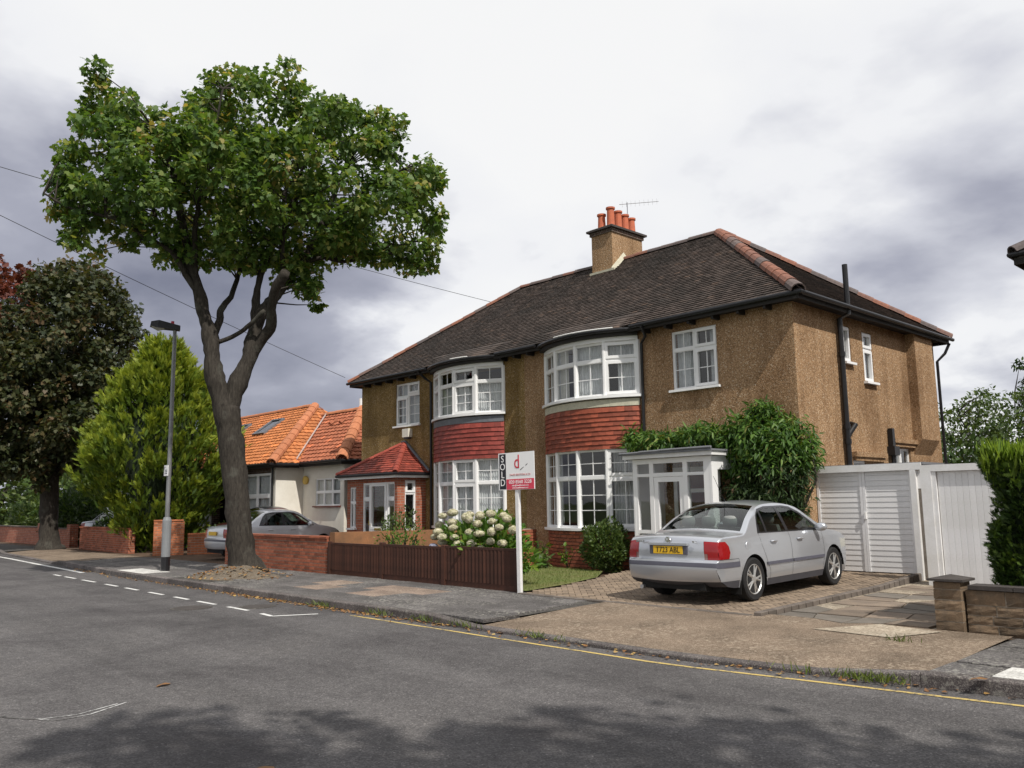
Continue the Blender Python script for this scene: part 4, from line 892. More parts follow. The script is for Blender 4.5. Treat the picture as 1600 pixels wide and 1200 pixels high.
# ------------------------------------------------------------------ the orange-roofed bungalow
bung = thing('bungalow', 'white rendered bungalow with bright orange tiled roof and two rooflights', 'bungalow', (-30, 14.15, 0))
BX0, BXI, BXR, BY1, BY2, BZ = -37.5, -27.0, -24.3, 14.15, 15.2, 3.06
bops = [(-29.25, -27.25, .9, 2.78), (-31.9, -30.6, .1, 2.55), (-34.4, -32.1, .9, 2.78)]
mb = MB(); wall_panel(mb, frame((BX0, BY1, 0), (1, 0, 0), (0, -1, 0)), BXI-.35-BX0, .05, BZ, .25, [(a-BX0, b-BX0, c, d) for a, b, c, d in bops]); mb.build('wall', 'brickwork_dark', bung)
mb = MB(); mb.box(BXI-.349, BXI, BY1-.002, BY1+.25, .05, BZ); mb.build('wall', 'render_white', bung)
mb = MB(); wall_panel(mb, frame((BXI, BY1+.251, 0), (0, 1, 0), (1, 0, 0)), BY2-BY1-.252, .05, BZ, .25); mb.build('wall', 'render_white', bung)
wB = (-26.12, -24.55, 1.62, 2.55)
mb = MB(); wall_panel(mb, frame((BXI, BY2, 0), (1, 0, 0), (0, -1, 0)), BXR-BXI, .05, BZ, .25, [(wB[0]-BXI, wB[1]-BXI, wB[2], wB[3])]); mb.build('wall', 'render_white', bung)
mb = MB(); wall_panel(mb, frame((BXR, BY2+.25, 0), (0, 1, 0), (1, 0, 0)), 5.0, .05, BZ, .25); mb.build('wall', 'render_white', bung)
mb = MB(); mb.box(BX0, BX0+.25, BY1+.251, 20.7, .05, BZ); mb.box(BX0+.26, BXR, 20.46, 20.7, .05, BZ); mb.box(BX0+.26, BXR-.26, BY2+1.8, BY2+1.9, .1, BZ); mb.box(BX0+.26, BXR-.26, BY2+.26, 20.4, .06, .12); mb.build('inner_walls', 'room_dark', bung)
c3 = [(0, 1/3, .5, 1, 1, 1, 0), (1/3, 2/3, .5, 1, 1, 1, 0), (2/3, 1, .5, 1, 1, 1, 0), (0, 1/3, 0, .5, 1, 1, 0), (1/3, 2/3, 0, .5, 1, 1, 0), (2/3, 1, 0, .5, 1, 1, 0)]
window(bung, frame((wB[0], BY2, 0), (1, 0, 0), (0, -1, 0)), wB[1]-wB[0], wB[2], wB[3], c3, inset=-.02, curt=[(0, 1, 0, 1, .06, 'curtain')], sillm='door_maroon')
for a, b, c, d in (bops[0], bops[2]):
    window(bung, frame((a, BY1, 0), (1, 0, 0), (0, -1, 0)), b-a, c, d, [(0, .5, .58, 1, 1, 1, 0), (.5, 1, .58, 1, 1, 1, 0), (0, .5, 0, .58, 1, 1, 0), (.5, 1, 0, .58, 1, 1, 0)], inset=.06, frame_w=.09, curt=[(0, 1, 0, 1, .06, 'curtain')], sillm='door_maroon')
# arched porch recess
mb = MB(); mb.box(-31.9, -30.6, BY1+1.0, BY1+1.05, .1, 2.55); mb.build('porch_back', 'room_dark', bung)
mb = MB(); K = 10; prev = None
for i in range(K+1):
    a = math.pi*i/K; p = (-31.25-.62*math.cos(a), 1.9+.62*math.sin(a))
    if prev: mb.add([(prev[0], BY1-.004, prev[1]), (p[0], BY1-.004, p[1]), (p[0], BY1-.004, 2.56), (prev[0], BY1-.004, 2.56), (prev[0], BY1+.25, prev[1]), (p[0], BY1+.25, p[1])], [(0, 1, 2, 3), (4, 5, 1, 0)])
    prev = p
mb.build('arch', 'brickwork_dark', bung, fix=False)
mb = MB().lathe([(.02, -.12), (.14, -.06), (.2, .04), (.2, .06), (.05, .07)], n=12); hbk = mb.build('hanging_basket', 'bark_dark', bung, loc=(-31.0, BY1-.25, 1.75))
# roof: main hip, set-back wing with its own hip, white verge between
AX, AY, AZ = -29.9, 17.3, 5.58; e0 = (-26.65, 13.78, BZ+.02); l0 = (-38.0, 13.78, BZ+.02)
WX, WY, WZ = -26.45, 17.3, 5.13; w0 = (-23.95, 14.86, BZ+.05); vz = BZ+.03
mb = MB(); mb.add([l0, e0, (AX, AY, AZ), (-38, AY, AZ), (-26.65, 20.9, BZ+.02), (-38, 20.9, BZ+.02)], [(0, 1, 2, 3), (1, 4, 2), (4, 5, 3, 2), (5, 0, 3), (5, 4, 1, 0)]); br = mb.build('roof', 'dark_timber', bung)
mb = MB(); mb.add([(-30.5, 14.86, w0[2]), w0, (WX, WY, WZ), (-30.5, WY, WZ), (w0[0], 20.9, w0[2]), (-30.5, 20.9, w0[2])], [(0, 1, 2, 3), (1, 4, 2), (4, 5, 3, 2), (5, 0, 3), (5, 4, 1, 0)]); br2 = mb.build('wing_roof', 'dark_timber', bung)
sf = math.hypot(AY-13.78, AZ-BZ-.02); sh = math.hypot(-26.65-AX, AZ-BZ-.02)
tiles(br, l0, (1, 0, 0), (0, AY-13.78, AZ-BZ-.02), e0[0]-l0[0], sf, 0, (e0[0]-AX)/sf, .22, .225, 'tile_orange', pan=True, lift=.045)
tiles(br, e0, (0, 1, 0), (AX-e0[0], 0, AZ-e0[2]), 20.9-13.78, sh, (AY-13.78)/sh, (20.9-AY)/sh, .22, .225, 'tile_orange', pan=True, lift=.045)
sw = math.hypot(WY-14.86, WZ-w0[2]); sw2 = math.hypot(w0[0]-WX, WZ-w0[2])
tiles(br2, (-30.5, 14.86, w0[2]), (1, 0, 0), (0, WY-14.86, WZ-w0[2]), w0[0]+30.5, sw, 0, (w0[0]-WX)/sw, .24, .225, 'tile_terracotta', pan=True, lift=.045)
tiles(br2, w0, (0, 1, 0), (WX-w0[0], 0, WZ-w0[2]), 20.9-14.86, sw2, (WY-14.86)/sw2, (20.9-WY)/sw2, .24, .225, 'tile_terracotta', pan=True, lift=.045)
ridge_run(br, (-37.9, AY, AZ+.02), (AX, AY, AZ+.02), 'ridge_orange', .12); ridge_run(br, e0, (AX, AY, AZ), 'ridge_orange', .17, .45, 'hip_tile', .02); ridge_run(br2, (-29.6, WY, WZ+.02), (WX, WY, WZ+.02), 'ridge_orange', .12); ridge_run(br2, w0, (WX, WY, WZ), 'ridge_orange', .19, .45, 'hip_tile', .02)
# white valley lining between the two slopes: where main hip slope meets the wing slope
vb = Vector((-26.78, 14.80, BZ+.16)); vt = Vector((-28.95, 17.25, 5.16)); sd = Vector((.55, -.2, 0)).normalized()*.06
mb = MB(); mb.add([vb-sd, vb+sd, vt+sd, vt-sd]+[p+Vector((0, 0, .07)) for p in (vb-sd, vb+sd, vt+sd, vt-sd)], [(4, 5, 6, 7), (0, 1, 5, 4), (1, 2, 6, 5), (2, 3, 7, 6), (3, 0, 4, 7)]); mb.build('valley_lining', 'white_paint', bung)
ns = Vector((0, -(AZ-BZ-.02), AY-13.78)).normalized(); sp_ = Vector((0, AY-13.78, AZ-BZ-.02)).normalized()
for cx in (-31.35, -34.2):
    o_ = Vector((cx-.5, 15.65, 0)); o_.z = BZ+.02+(15.65-13.78)*(AZ-BZ-.02)/(AY-13.78)
    G = lambda u, v, w: o_+Vector((1, 0, 0))*u+sp_*v+ns*w
    fr = MB(); pframe(fr, G, 0, 1.0, 0, 1.1, .07, .0, .13); fr = fr.build('rooflight', 'lead', bung); MB().obox(G, .07, .93, .07, 1.03, .07, .09).build('pane', 'rooflight_glass', fr); MB().obox(G, .06, .94, .06, 1.04, .03, .05).build('blind', 'curtain', fr)
mb = MB(); mb.box(l0[0], e0[0]-.02, 13.80, 13.83, BZ-.12, BZ+.015); mb.box(e0[0]-.05, e0[0]-.02, 13.831, 14.86, BZ-.12, BZ+.015); mb.box(e0[0]-.05, w0[0]-.02, 14.88, 14.91, BZ-.10, BZ+.045); mb.box(w0[0]-.05, w0[0]-.02, 14.911, 20.8, BZ-.10, BZ+.045); mb.build('fascia', 'dark_timber', bung)
gutter(bung, [(l0[0], 13.74, BZ), (e0[0]+.04, 13.74, BZ), (e0[0]+.04, 14.82, BZ)]); gutter(bung, [(e0[0]+.1, 14.82, BZ+.03), (w0[0]+.04, 14.82, BZ+.03), (w0[0]+.04, 20.8, BZ+.03)])
gutter(bung, [(-27.12, 14.08, 3.0), (-27.12, 14.08, .1)], .04, 'down_pipe')
for x in [-26.4+.32*i for i in range(8)]: MB().box(x, x+.05, 14.915, BY2-.002, BZ-.06, BZ+.03).build('rafter_foot', 'dark_timber', bung)
mb = MB().lathe([(.13, 0), (.15, .05), (.15, .10), (.10, .12)], n=12, M=Matrix.Rotation(R(90), 3, 'X')); mb.build('alarm_box', 'alarm_yellow', bung, loc=(-26.72, BY2-.001, 2.52))
for x in (-27.6, -26.9): MB().add([(x, 16.55, 4.62), (x+.22, 16.55, 4.62), (x+.11, 16.9, 4.87), (x+.11, 16.5, 4.72)], [(0, 1, 3), (1, 2, 3), (2, 0, 3)]).build('roof_vent', 'tile_terracotta', bung)
MB().tube([(-27.0, 17.6, 5.0), (-27.0, 17.6, 5.62)], .09, 10).build('flue', 'upvc', bung)
mb = MB().tube([(-25.9, 19.0, 4.2), (-25.9, 19.0, 6.35)], .015, 5).tube([(-26.5, 19.0, 6.22), (-25.6, 19.2, 6.3)], .01, 4)
for k in range(6): mb.tube([(-26.4+.14*k, 19.0, 6.1), (-26.4+.14*k, 19.03, 6.4)], .006, 4)
mb.build('aerial', 'alu', bung)
INVB = Matrix.Translation((30, -14.15, 0))
for c in bung.children: c.matrix_parent_inverse = INVB
for n_ in ('roof_vent',): pass
# dark side gate with its lean-to between the houses
sg = thing('side_gate', 'dark timber side gate under a small lean-to between bungalow and roughcast house', 'gate', (-23.6, 15.3, 0))
for i in range(6): MB().box(-.58+i*.195, -.58+i*.195+.185, -.02, .02, .1, 2.35).build('board', 'dark_timber', sg)
mb = MB(); mb.box(-.66, .60, .021, .06, .4, .5); mb.box(-.66, .60, .021, .06, 1.9, 2.0); mb.build('ledge', 'dark_timber', sg)
mb = MB(); mb.add([(-.68, -.3, 2.5), (.61, -.3, 2.62), (.61, .9, 2.9), (-.68, .9, 2.75), (-.68, -.3, 2.45), (.61, -.3, 2.57), (.61, .9, 2.85), (-.68, .9, 2.7)], [(0, 1, 2, 3), (7, 6, 5, 4), (4, 5, 1, 0), (5, 6, 2, 1), (6, 7, 3, 2), (7, 4, 0, 3)]); mb.build('canopy', 'felt_grey', sg)
# ------------------------------------------------------------------ neighbour on the right: only its eaves corner comes into view
nb = thing('neighbour_house', 'house with dark guttered tiled eaves, its corner showing high above the clipped hedge', 'house', (-3.0, 16.2, 0))
NX0, NX1, NY0, NY1, NZ = -3.88, 5.0, 16.2, 23.5, 5.68
mb = MB(); wall_panel(mb, frame((NX0, NY0, 0), (1, 0, 0), (0, -1, 0)), NX1-NX0, .05, NZ, .25); wall_panel(mb, frame((NX0, NY1, 0), (0, -1, 0), (-1, 0, 0)), NY1-NY0-.25, .05, NZ, .25); mb.box(NX1-.25, NX1, NY0+.26, NY1, .05, NZ); mb.build('wall', 'roughcast_brown', nb)
a, b, c, d = (NX0-.4, NY0-.4, NZ), (NX1+.4, NY0-.4, NZ), (NX1+.4, NY1+.4, NZ), (NX0-.4, NY1+.4, NZ); r1, r2 = (.2, 19.85, 8.4), (1.0, 19.85, 8.4)
mb = MB(); mb.add([a, b, c, d, r1, r2], [(0, 1, 5, 4), (1, 2, 5), (2, 3, 4, 5), (3, 0, 4), (3, 2, 1, 0)]); nr = mb.build('roof', 'dark_timber', nb)
s_ = math.hypot(19.85-a[1], 2.85); tiles(nr, a, (1, 0, 0), (0, 19.85-a[1], 2.85), b[0]-a[0], s_, (r1[0]-a[0])/s_, (b[0]-r2[0])/s_, .17, .11, 'tile_brown')
s_ = math.hypot(r1[0]-a[0], 2.85); tiles(nr, a, (0, 1, 0), (r1[0]-a[0], 0, 2.85), d[1]-a[1], s_, (19.85-a[1])/s_, (d[1]-19.85)/s_, .17, .11, 'tile_brown')
ridge_run(nr, a, r1, 'ridge_tile', .13, .42, 'hip_tile', .02)
mb = MB(); mb.box(a[0], b[0], a[1], a[1]+.03, NZ-.2, NZ-.005); mb.box(a[0], a[0]+.03, a[1]+.031, d[1], NZ-.2, NZ-.005); mb.build('fascia', 'dark_timber', nb); gutter(nb, [(a[0]-.05, d[1], NZ-.03), (a[0]-.05, a[1]-.05, NZ-.03), (b[0], a[1]-.05, NZ-.03)])
for c in nb.children: c.matrix_parent_inverse = Matrix.Translation((3.0, -16.2, 0))
# ------------------------------------------------------------------ boundary walls, fence, garage, gates
def brick_wall(root, A, B, h, mat, z0=.08, th=.215, cap=True, capmat=None):
    """stretcher-bond wall from A to B, every brick an object, mortar core inside"""
    A, B = Vector((*A, 0)), Vector((*B, 0)); d = B-A; L = d.length; rz = math.atan2(d.y, d.x); t = d/L; n = Vector((-t.y, t.x, 0))
    F = lambda u, v, w: A+t*u+n*w+Vector((0, 0, v))
    MB().obox(F, .008, L-.008, z0-.05, z0+h-.012, -th/2+.009, th/2-.009).build('mortar_core', 'mortar', root)
    bl = (L/round(L/.225)); me = MB().box(-bl/2+.005, bl/2-.005, -th/2, th/2, 0, .0655).mesh('brick', fix=True)
    meh = MB().box(-bl/4+.005, bl/4-.005, -th/2, th/2, 0, .0655).mesh('brick', fix=True)
    rows = int(h/.0755)
    for r_ in range(rows):
        v = z0+r_*h/rows
        if r_ % 2 == 0:
            for i in range(round(L/bl)): piece('brick', me, mat, root, F((i+.5)*bl, v, random.uniform(-.003, .003)), (0, 0, rz+random.uniform(-.008, .008)))
        else:
            piece('brick', meh, mat, root, F(bl/4, v, 0), (0, 0, rz)); piece('brick', meh, mat, root, F(L-bl/4, v, 0), (0, 0, rz))
            for i in range(round(L/bl)-1): piece('brick', me, mat, root, F((i+1)*bl, v, random.uniform(-.003, .003)), (0, 0, rz+random.uniform(-.008, .008)))
    if cap:
        for i in range(int(L/.46)+1):
            a, b = i*.46, min(L, i*.46+.453)
            if b-a > .1: MB().obox(F, a, b, z0+h-.004, z0+h+.045, -th/2-.025, th/2+.025).build('coping', capmat or mat, root)
fw_ = thing('brick_garden_wall', 'low red brick garden wall behind the big street tree, joining the brown fence', 'wall', (0, 0, 0))
brick_wall(fw_, (-22.35, 10.37), (-16.98, 10.30), .80, 'brick_red')
pr_ = thing('rendered_wall', 'orange rendered return wall running back from the brown fence to the house', 'wall', (0, 0, 0))
mb = MB(); mb.add([(-16.92, 10.22, .05), (-16.70, 10.22, .05), (-15.95, 13.6, .05), (-16.17, 13.6, .05), (-16.92, 10.22, 1.02), (-16.70, 10.22, 1.02), (-15.95, 13.6, 1.0), (-16.17, 13.6, 1.0)], [(3, 2, 1, 0), (4, 5, 6, 7), (0, 1, 5, 4), (1, 2, 6, 5), (2, 3, 7, 6), (3, 0, 4, 7)]); mb.build('wall_face', 'orange_render', pr_)
bw_ = thing('brick_garden_wall', 'orange brick wall with a tall end section beside the bungalow drive', 'wall', (0, 0, 0))
brick_wall(bw_, (-28.5, 10.62), (-28.15, 11.5), 1.12, 'brick_orange', cap=True); brick_wall(bw_, (-28.12, 11.6), (-27.3, 13.6), .66, 'brick_orange')
lw_ = thing('brick_garden_wall', 'low brown brick wall in front of the golden conifer', 'wall', (0, 0, 0))
brick_wall(lw_, (-36.2, 10.75), (-30.5, 10.65), .84, 'brick_red')
for x0, x1, h, lab in ((-41.0, -37.9, .82, 'short brick wall below the green hedge, on the far side of the bronze tree'), (-52.0, -42.2, .85, 'distant brick wall running on along the street below a low hedge')):
    w_ = thing('brick_garden_wall', lab, 'wall', (0, 0, 0)); mb = MB(); mb.box(x0, x1, 10.8, 11.02, .05, h); mb.box(x1-.4, x1+.05, 10.75, 11.07, .05, h+.2); mb.build('brickwork', 'brickwork', w_); MB().box(x0, x1-.45, 10.77, 11.05, h+.001, h+.05).build('coping', 'brickwork_dark', w_)
# brown timber fence, each pale a part
fe = thing('timber_fence', 'dark brown close-boarded fence of three low panels along the pavement', 'fence', (0, 0, 0))
fp = [(-16.84, 10.20), (-14.72, 10.14), (-12.62, 10.09), (-10.58, 10.04)]
def lerp2(a, b, t): return Vector((a[0]+(b[0]-a[0])*t, a[1]+(b[1]-a[1])*t, 0))
for i, p in enumerate(fp):
    MB().bbox(-.05, .05, -.05, .05, 0, .77 if i else .74, .01).build('post', 'fence_wood', fe, loc=(p[0], p[1], .08))
for i in range(3):
    a, b = fp[i], fp[i+1]; d = lerp2(a, b, 1)-lerp2(a, b, 0); rz = math.atan2(d.y, d.x); L = d.length-.1
    c = lerp2(a, b, .5); ztop = .725+.02*i
    mb = MB(); mb.box(-L/2, L/2, -.035, .035, ztop-.03, ztop+.012); o = mb.build('capping_rail', 'fence_wood', fe, loc=(c.x, c.y, .06)); o.rotation_euler = (0, 0, rz)
    for nm, z0, z1, y0, y1 in (('gravel_board', .02, .155, -.022, .012), ('rail', .22, .29, .0, .04), ("rail", .56, .63, .0, .04)):
        o = MB().box(-L/2, L/2, y0, y1, z0, z1).build(nm, 'fence_wood', fe, loc=(c.x, c.y, .06)); o.rotation_euler = (0, 0, rz)
    n = 19; w = L/n; me = MB().add([(-w/2-.004, -.040, .155), (w/2, -.006, .155), (w/2, -.006, ztop-.03), (-w/2-.004, -.040, ztop-.03), (-w/2-.004, 0, .155), (w/2, 0, .155), (w/2, 0, ztop-.03), (-w/2-.004, 0, ztop-.03)], [(0, 1, 2, 3), (5, 4, 7, 6), (4, 0, 3, 7), (1, 5, 6, 2), (4, 5, 1, 0), (3, 2, 6, 7)]).mesh('pale', fix=True)
    for k in range(n):
        q = lerp2(a, b, 0)+d*((.05+w*(k+.5))/d.length); piece('pale', me, 'fence_wood', fe, (q.x, q.y, .06+random.uniform(-.004, .004)), (0, 0, rz))
# garage beside the house: white boarded double doors
ga = thing('garage', 'flat-roofed garage with white horizontal boarded double doors beside the creeper', 'garage', (-7.0, 15.5, .2))
GX0, GX1, GYY, GZ0, GZ1 = -7.93, -6.04, 15.5, .27, 2.10
mb = MB(); mb.box(-7.925, GX1+.0, GYY+.25, GYY+5.2, 0.05, 2.17); mb.build('garage_walls', 'concrete_post', ga)
mb = MB(); mb.box(-7.93, GX1+.12, GYY-.06, GYY+5.25, 2.171, 2.215); mb.build('garage_roof', 'felt_grey', ga)
mb = MB(); mb.box(-7.93, GX1+.10, GYY-.09, GYY-.03, 2.08, 2.205); mb.box(GX1-.10, GX1, GYY-.09, GYY+.05, .15, 2.079); mb.build('door_frame', 'white_paint', ga)
mb = MB(); mb.box(GX1+.001, GX1+.1, GYY-.02, GYY+.24, 1.75, 2.10); mb.build('side_boarding', 'white_board', ga); MB().box(GX1+.001, GX1+.11, GYY-.015, GYY+.24, .10, 1.749).build('concrete_post', 'concrete_post', ga)
for di, (a, b) in enumerate(((-7.925, -7.035), (-7.03, GX1-.105))):
    d_ = MB(); d_.box(a+.01, b-.01, GYY, GYY+.03, GZ0, GZ1); d_.box(a, a+.05, GYY-.03, GYY-.001, GZ0, GZ1); d_.box(b-.05, b, GYY-.03, GYY-.001, GZ0, GZ1)
    d_ = d_.build('door', 'white_board', ga); n = 19; h = (GZ1-GZ0)/n
    w = b-a-.104; me = MB().add([(-w/2, -.016, .004), (w/2, -.016, .004), (w/2, -.009, h), (-w/2, -.009, h), (-w/2, 0, .004), (w/2, 0, .004), (w/2, 0, h), (-w/2, 0, h)], [(0, 1, 2, 3), (4, 5, 1, 0), (3, 2, 6, 7), (1, 5, 6, 2), (4, 0, 3, 7)]).mesh('board', fix=True)
    for k in range(n): piece('board', me, 'white_board', d_, ((a+b)/2, GYY-.001, GZ0+k*h), (random.uniform(-.004, .004), 0, 0))
    if di: MB().box(a+.01, a+.045, GYY-.07, GYY-.031, 1.22, 1.34).build('handle', 'white_paint', d_)
for c in ga.children: c.matrix_parent_inverse = Matrix.Translation((7.0, -15.5, -.2))
# next door's vertical boarded garage door
gt = thing('boarded_gate', 'tall white vertical boarded gate behind the buff stone wall', 'gate', (-4.8, 14.8, .15))
TX0, TX1, TY, = -5.70, -3.55, 14.8
mb = MB(); mb.box(TX0, TX0+.17, TY-.06, TY+.06, .12, 2.13); mb.box(TX0+.171, TX1, TY-.06, TY+.06, 2.02, 2.13); mb.build('gate_frame', 'white_paint', gt)
mb = MB(); mb.box(TX0+.172, TX0+.24, TY-.045, TY+.05, .16, 2.015); mb.build('stile', 'white_paint', gt)
n = 20; w = (TX1-TX0-.25)/n; me = MB().bbox(-w/2+.001, w/2-.001, -.93, .93, -.02, 0, .003).mesh('board', fix=True)
for k in range(n): piece('board', me, 'white_board', gt, (TX0+.25+w*(k+.5), TY-.005, 1.085), (R(90), 0, 0))
for c in gt.children: c.matrix_parent_inverse = Matrix.Translation((4.8, -14.8, -.15))
# buff stone wall with pier on the right
st = thing('stone_wall', 'low buff stone wall with dark capped pier below the clipped conifer hedge', 'wall', (-3.6, 10.3, .1))
def stones(x0, x1, y0, y1, z0, z1, row):
    z = z0; r_ = 0
    MB().box(x0+.012, x1-.012, y0+.014, y1-.014, z0-.06, z1-.005).build('mortar_core', 'mortar', st)
    while z < z1-.03:
        h = min(row*random.uniform(.85, 1.15), z1-z); 
        if z1-z-h < .05: h = z1-z
        x = x0
        while x < x1-.01:
            l = min(random.uniform(.24, .46), x1-x)
            if x1-x-l < .12: l = x1-x
            mb = MB(); a, b = l/2-.006, (y1-y0)/2; j = lambda: random.uniform(-.008, .008)
            K = 4; vs_ = []
            for iz in range(4):
                for ix in range(K+1):
                    ed = ix in (0, K) or iz in (0, 3); vs_.append((-a+2*a*ix/K+(j()*.5 if not ed else 0), -b+(.006 if ed else -.003)+j()*.8, .005+(h-.01)*iz/3))
            n_ = len(vs_); vs_ += [(-a, b, .005), (a, b, .005), (a, b, h-.005), (-a, b, h-.005)]
            fs_ = [(iz*(K+1)+ix, iz*(K+1)+ix+1, (iz+1)*(K+1)+ix+1, (iz+1)*(K+1)+ix) for iz in range(3) for ix in range(K)]
            fs_ += [tuple(range(3*(K+1), 4*(K+1)))+(n_+2, n_+3), (n_+1, n_)+tuple(range(K+1)), tuple(iz*(K+1) for iz in range(3, -1, -1))+(n_, n_+3), tuple(iz*(K+1)+K for iz in range(4))+(n_+2, n_+1)]
            mb.add(vs_, fs_)
            piece('stone', mb.mesh('stone', fix=True), 'stone_buff', st, (x+l/2, (y0+y1)/2, z)); x += l
        z += h; r_ += 1
stones(-3.88, -3.58, 10.12, 10.42, .10, .66, .112); stones(-3.57, 2.0, 10.2, 10.42, .10, .58, .112)
mb = MB(); mb.add([(-3.92, 10.08, .665), (-3.54, 10.08, .665), (-3.54, 10.46, .665), (-3.92, 10.46, .665), (-3.92, 10.08, .69), (-3.54, 10.08, .69), (-3.54, 10.46, .69), (-3.92, 10.46, .69), (-3.73, 10.27, .735)], [(3, 2, 1, 0), (0, 1, 5, 4), (1, 2, 6, 5), (2, 3, 7, 6), (3, 0, 4, 7), (4, 5, 8), (5, 6, 8), (6, 7, 8), (7, 4, 8)]); mb.build('pier_cap', 'stone_cap', st)
x = -3.53
while x < 2: MB().box(x+.003, x+.45, 10.17, 10.45, .585, .63).build('coping', 'stone_cap', st); x += .455
for c in st.children: c.matrix_parent_inverse = Matrix.Translation((3.6, -10.3, -.1))

# ------------------------------------------------------------------ sale board
sb = thing('sold_sign', 'white, black and red SOLD board on a white post at the fence end', 'sign', (-10.42, 9.93, .1))
MB().bbox(-.035, .035, -.03, .03, 0, 2.25, .004).build('post', 'post_white', sb)
FS = frame((-.40, -.036, 0), (1, 0, 0), (0, -1, 0))
bd = MB().obox(FS, 0, .82, 1.73, 2.36, -.006, .006).build('board', 'sign_white', sb)
MB().obox(FS, .025, .175, 1.745, 2.345, .0065, .009).build('sold_strip', 'sign_black', sb); MB().obox(FS, .185, .81, 1.735, 1.91, .0065, .009).build('phone_panel', 'sign_red', sb)
for k, ch_ in enumerate('SOLD'): text(bd, ch_, .165, FS, .10, 2.255-.135*k, .0095, 'letter_white', 'letter', sx=.95)
text(bd, 'd', .33, FS, .43, 2.19, .0085, 'letter_red', 'letter', sx=.8)
mb = MB().obox(lambda u, v, w: FS(.50+u*.86, 2.05+u*.5+v, w), 0, .10, 0, .01, .007, .009); mb.obox(lambda u, v, w: FS(.63+u*.86, 2.125+u*.5+v, w), 0, .05, 0, .01, .007, .009); mb.build('swash', 'letter_black', bd)
text(bd, 'DAVID IBBOTSON & CO', .046, FS, .5, 1.98, .0085, 'letter_pink', sx=.95); text(bd, '020 8560 3228', .085, FS, .5, 1.858, .0095, 'letter_white'); text(bd, 'sales@davidibbotson.com', .036, FS, .5, 1.80, .0095, 'letter_white'); text(bd, 'www.davidibbotson.com', .036, FS, .5, 1.76, .0095, 'letter_white')
sb.rotation_euler = (0, R(-.6), R(4))
# ------------------------------------------------------------------ street lamp
la = thing('street_lamp', 'grey steel street lamp with flat head and black base band on the pavement', 'street lamp', (-20.97, 8.13, .1))
MB().tube([(0, 0, .35), (0, 0, 1.22), (0, 0, 1.3)], [.105, .105, .075], 14).build('base', 'post_grey', la); MB().tube([(0, 0, 0), (0, 0, .349)], .107, 14).build('base_band', 'paint_black', la); MB().tube([(0, 0, 1.3), (0, 0, 5.95)], [.055, .045], 12).build('column', 'galv', la)
hd = MB().add([(-.10, .12, 5.94), (.10, .12, 5.94), (.15, -.42, 5.97), (.12, -.58, 6.01), (-.12, -.58, 6.01), (-.15, -.42, 5.97), (-.08, .12, 6.06), (.08, .12, 6.06), (.12, -.38, 6.16), (.09, -.56, 6.12), (-.09, -.56, 6.12), (-.12, -.38, 6.16)],
    [(0, 1, 2, 3, 4, 5)[::-1], (6, 7, 8, 9, 10, 11), (0, 1, 7, 6), (1, 2, 8, 7), (2, 3, 9, 8), (3, 4, 10, 9), (4, 5, 11, 10), (5, 0, 6, 11)]).build('lamp_head', 'car_plastic', la)
MB().add([(-.11, -.24, 5.965), (.11, -.24, 5.965), (.10, -.55, 6.0), (-.10, -.55, 6.0), (0, -.4, 5.90), (-.06, -.42, 5.92), (.06, -.6, 5.925)], [(0, 1, 4), (1, 2, 4), (2, 3, 4), (3, 0, 4)]).build('lens', 'lamp_lens', hd); MB().tube([(0, -.06, 6.08), (0, -.06, 6.17)], .04, 10).build('photocell', 'sign_red', hd)
hd.rotation_euler = (0, 0, R(-18))
pl = MB().box(-.13, .11, -.075, -.06, 2.30, 2.56).build('parking_plate', 'sign_white', la); FPk = frame((-.13, -.075, 0), (1, 0, 0), (0, -1, 0)); text(pl, 'P', .10, FPk, .05, 2.49, .002, 'sign_black'); 
for z in (2.44, 2.40, 2.36): MB().obox(FPk, .05, .20, z-.008, z+.008, .001, .003).build('text_line', 'sign_black', pl)
# ------------------------------------------------------------------ overhead phone wires and their pole (out of view to the left)
tpole = thing('telegraph_pole', 'tarred telegraph pole at the roadside carrying two phone wires', 'telegraph pole', (-20.5, .15, .1))
MB().tube([(0, 0, 0), (0, 0, 9.8)], [.15, .09], 12).build('pole', 'bark_dark', tpole); MB().box(-.5, .5, -.05, .05, 9.2, 9.3).build('crossarm', 'bark_dark', tpole)
def wire(A, B, sag, label):
    A, B = Vector(A), Vector(B); pts = [A.lerp(B, i/40)-Vector((0, 0, sag*4*(i/40)*(1-i/40))) for i in range(41)]
    tag(MB().tube(pts, .008, 5).build('phone_wire', 'wire'), label, 'wire', None)
wire((-20.5, .15, 9.4), (-20.3, 18.45, 8.2), .12, 'thin black phone wire crossing the sky to the brown roof')
wire((-20.5, .15, 9.35), (-23.4, 14.62, 5.72), .1, 'thin black phone wire dropping to the left eaves corner of the roughcast house')
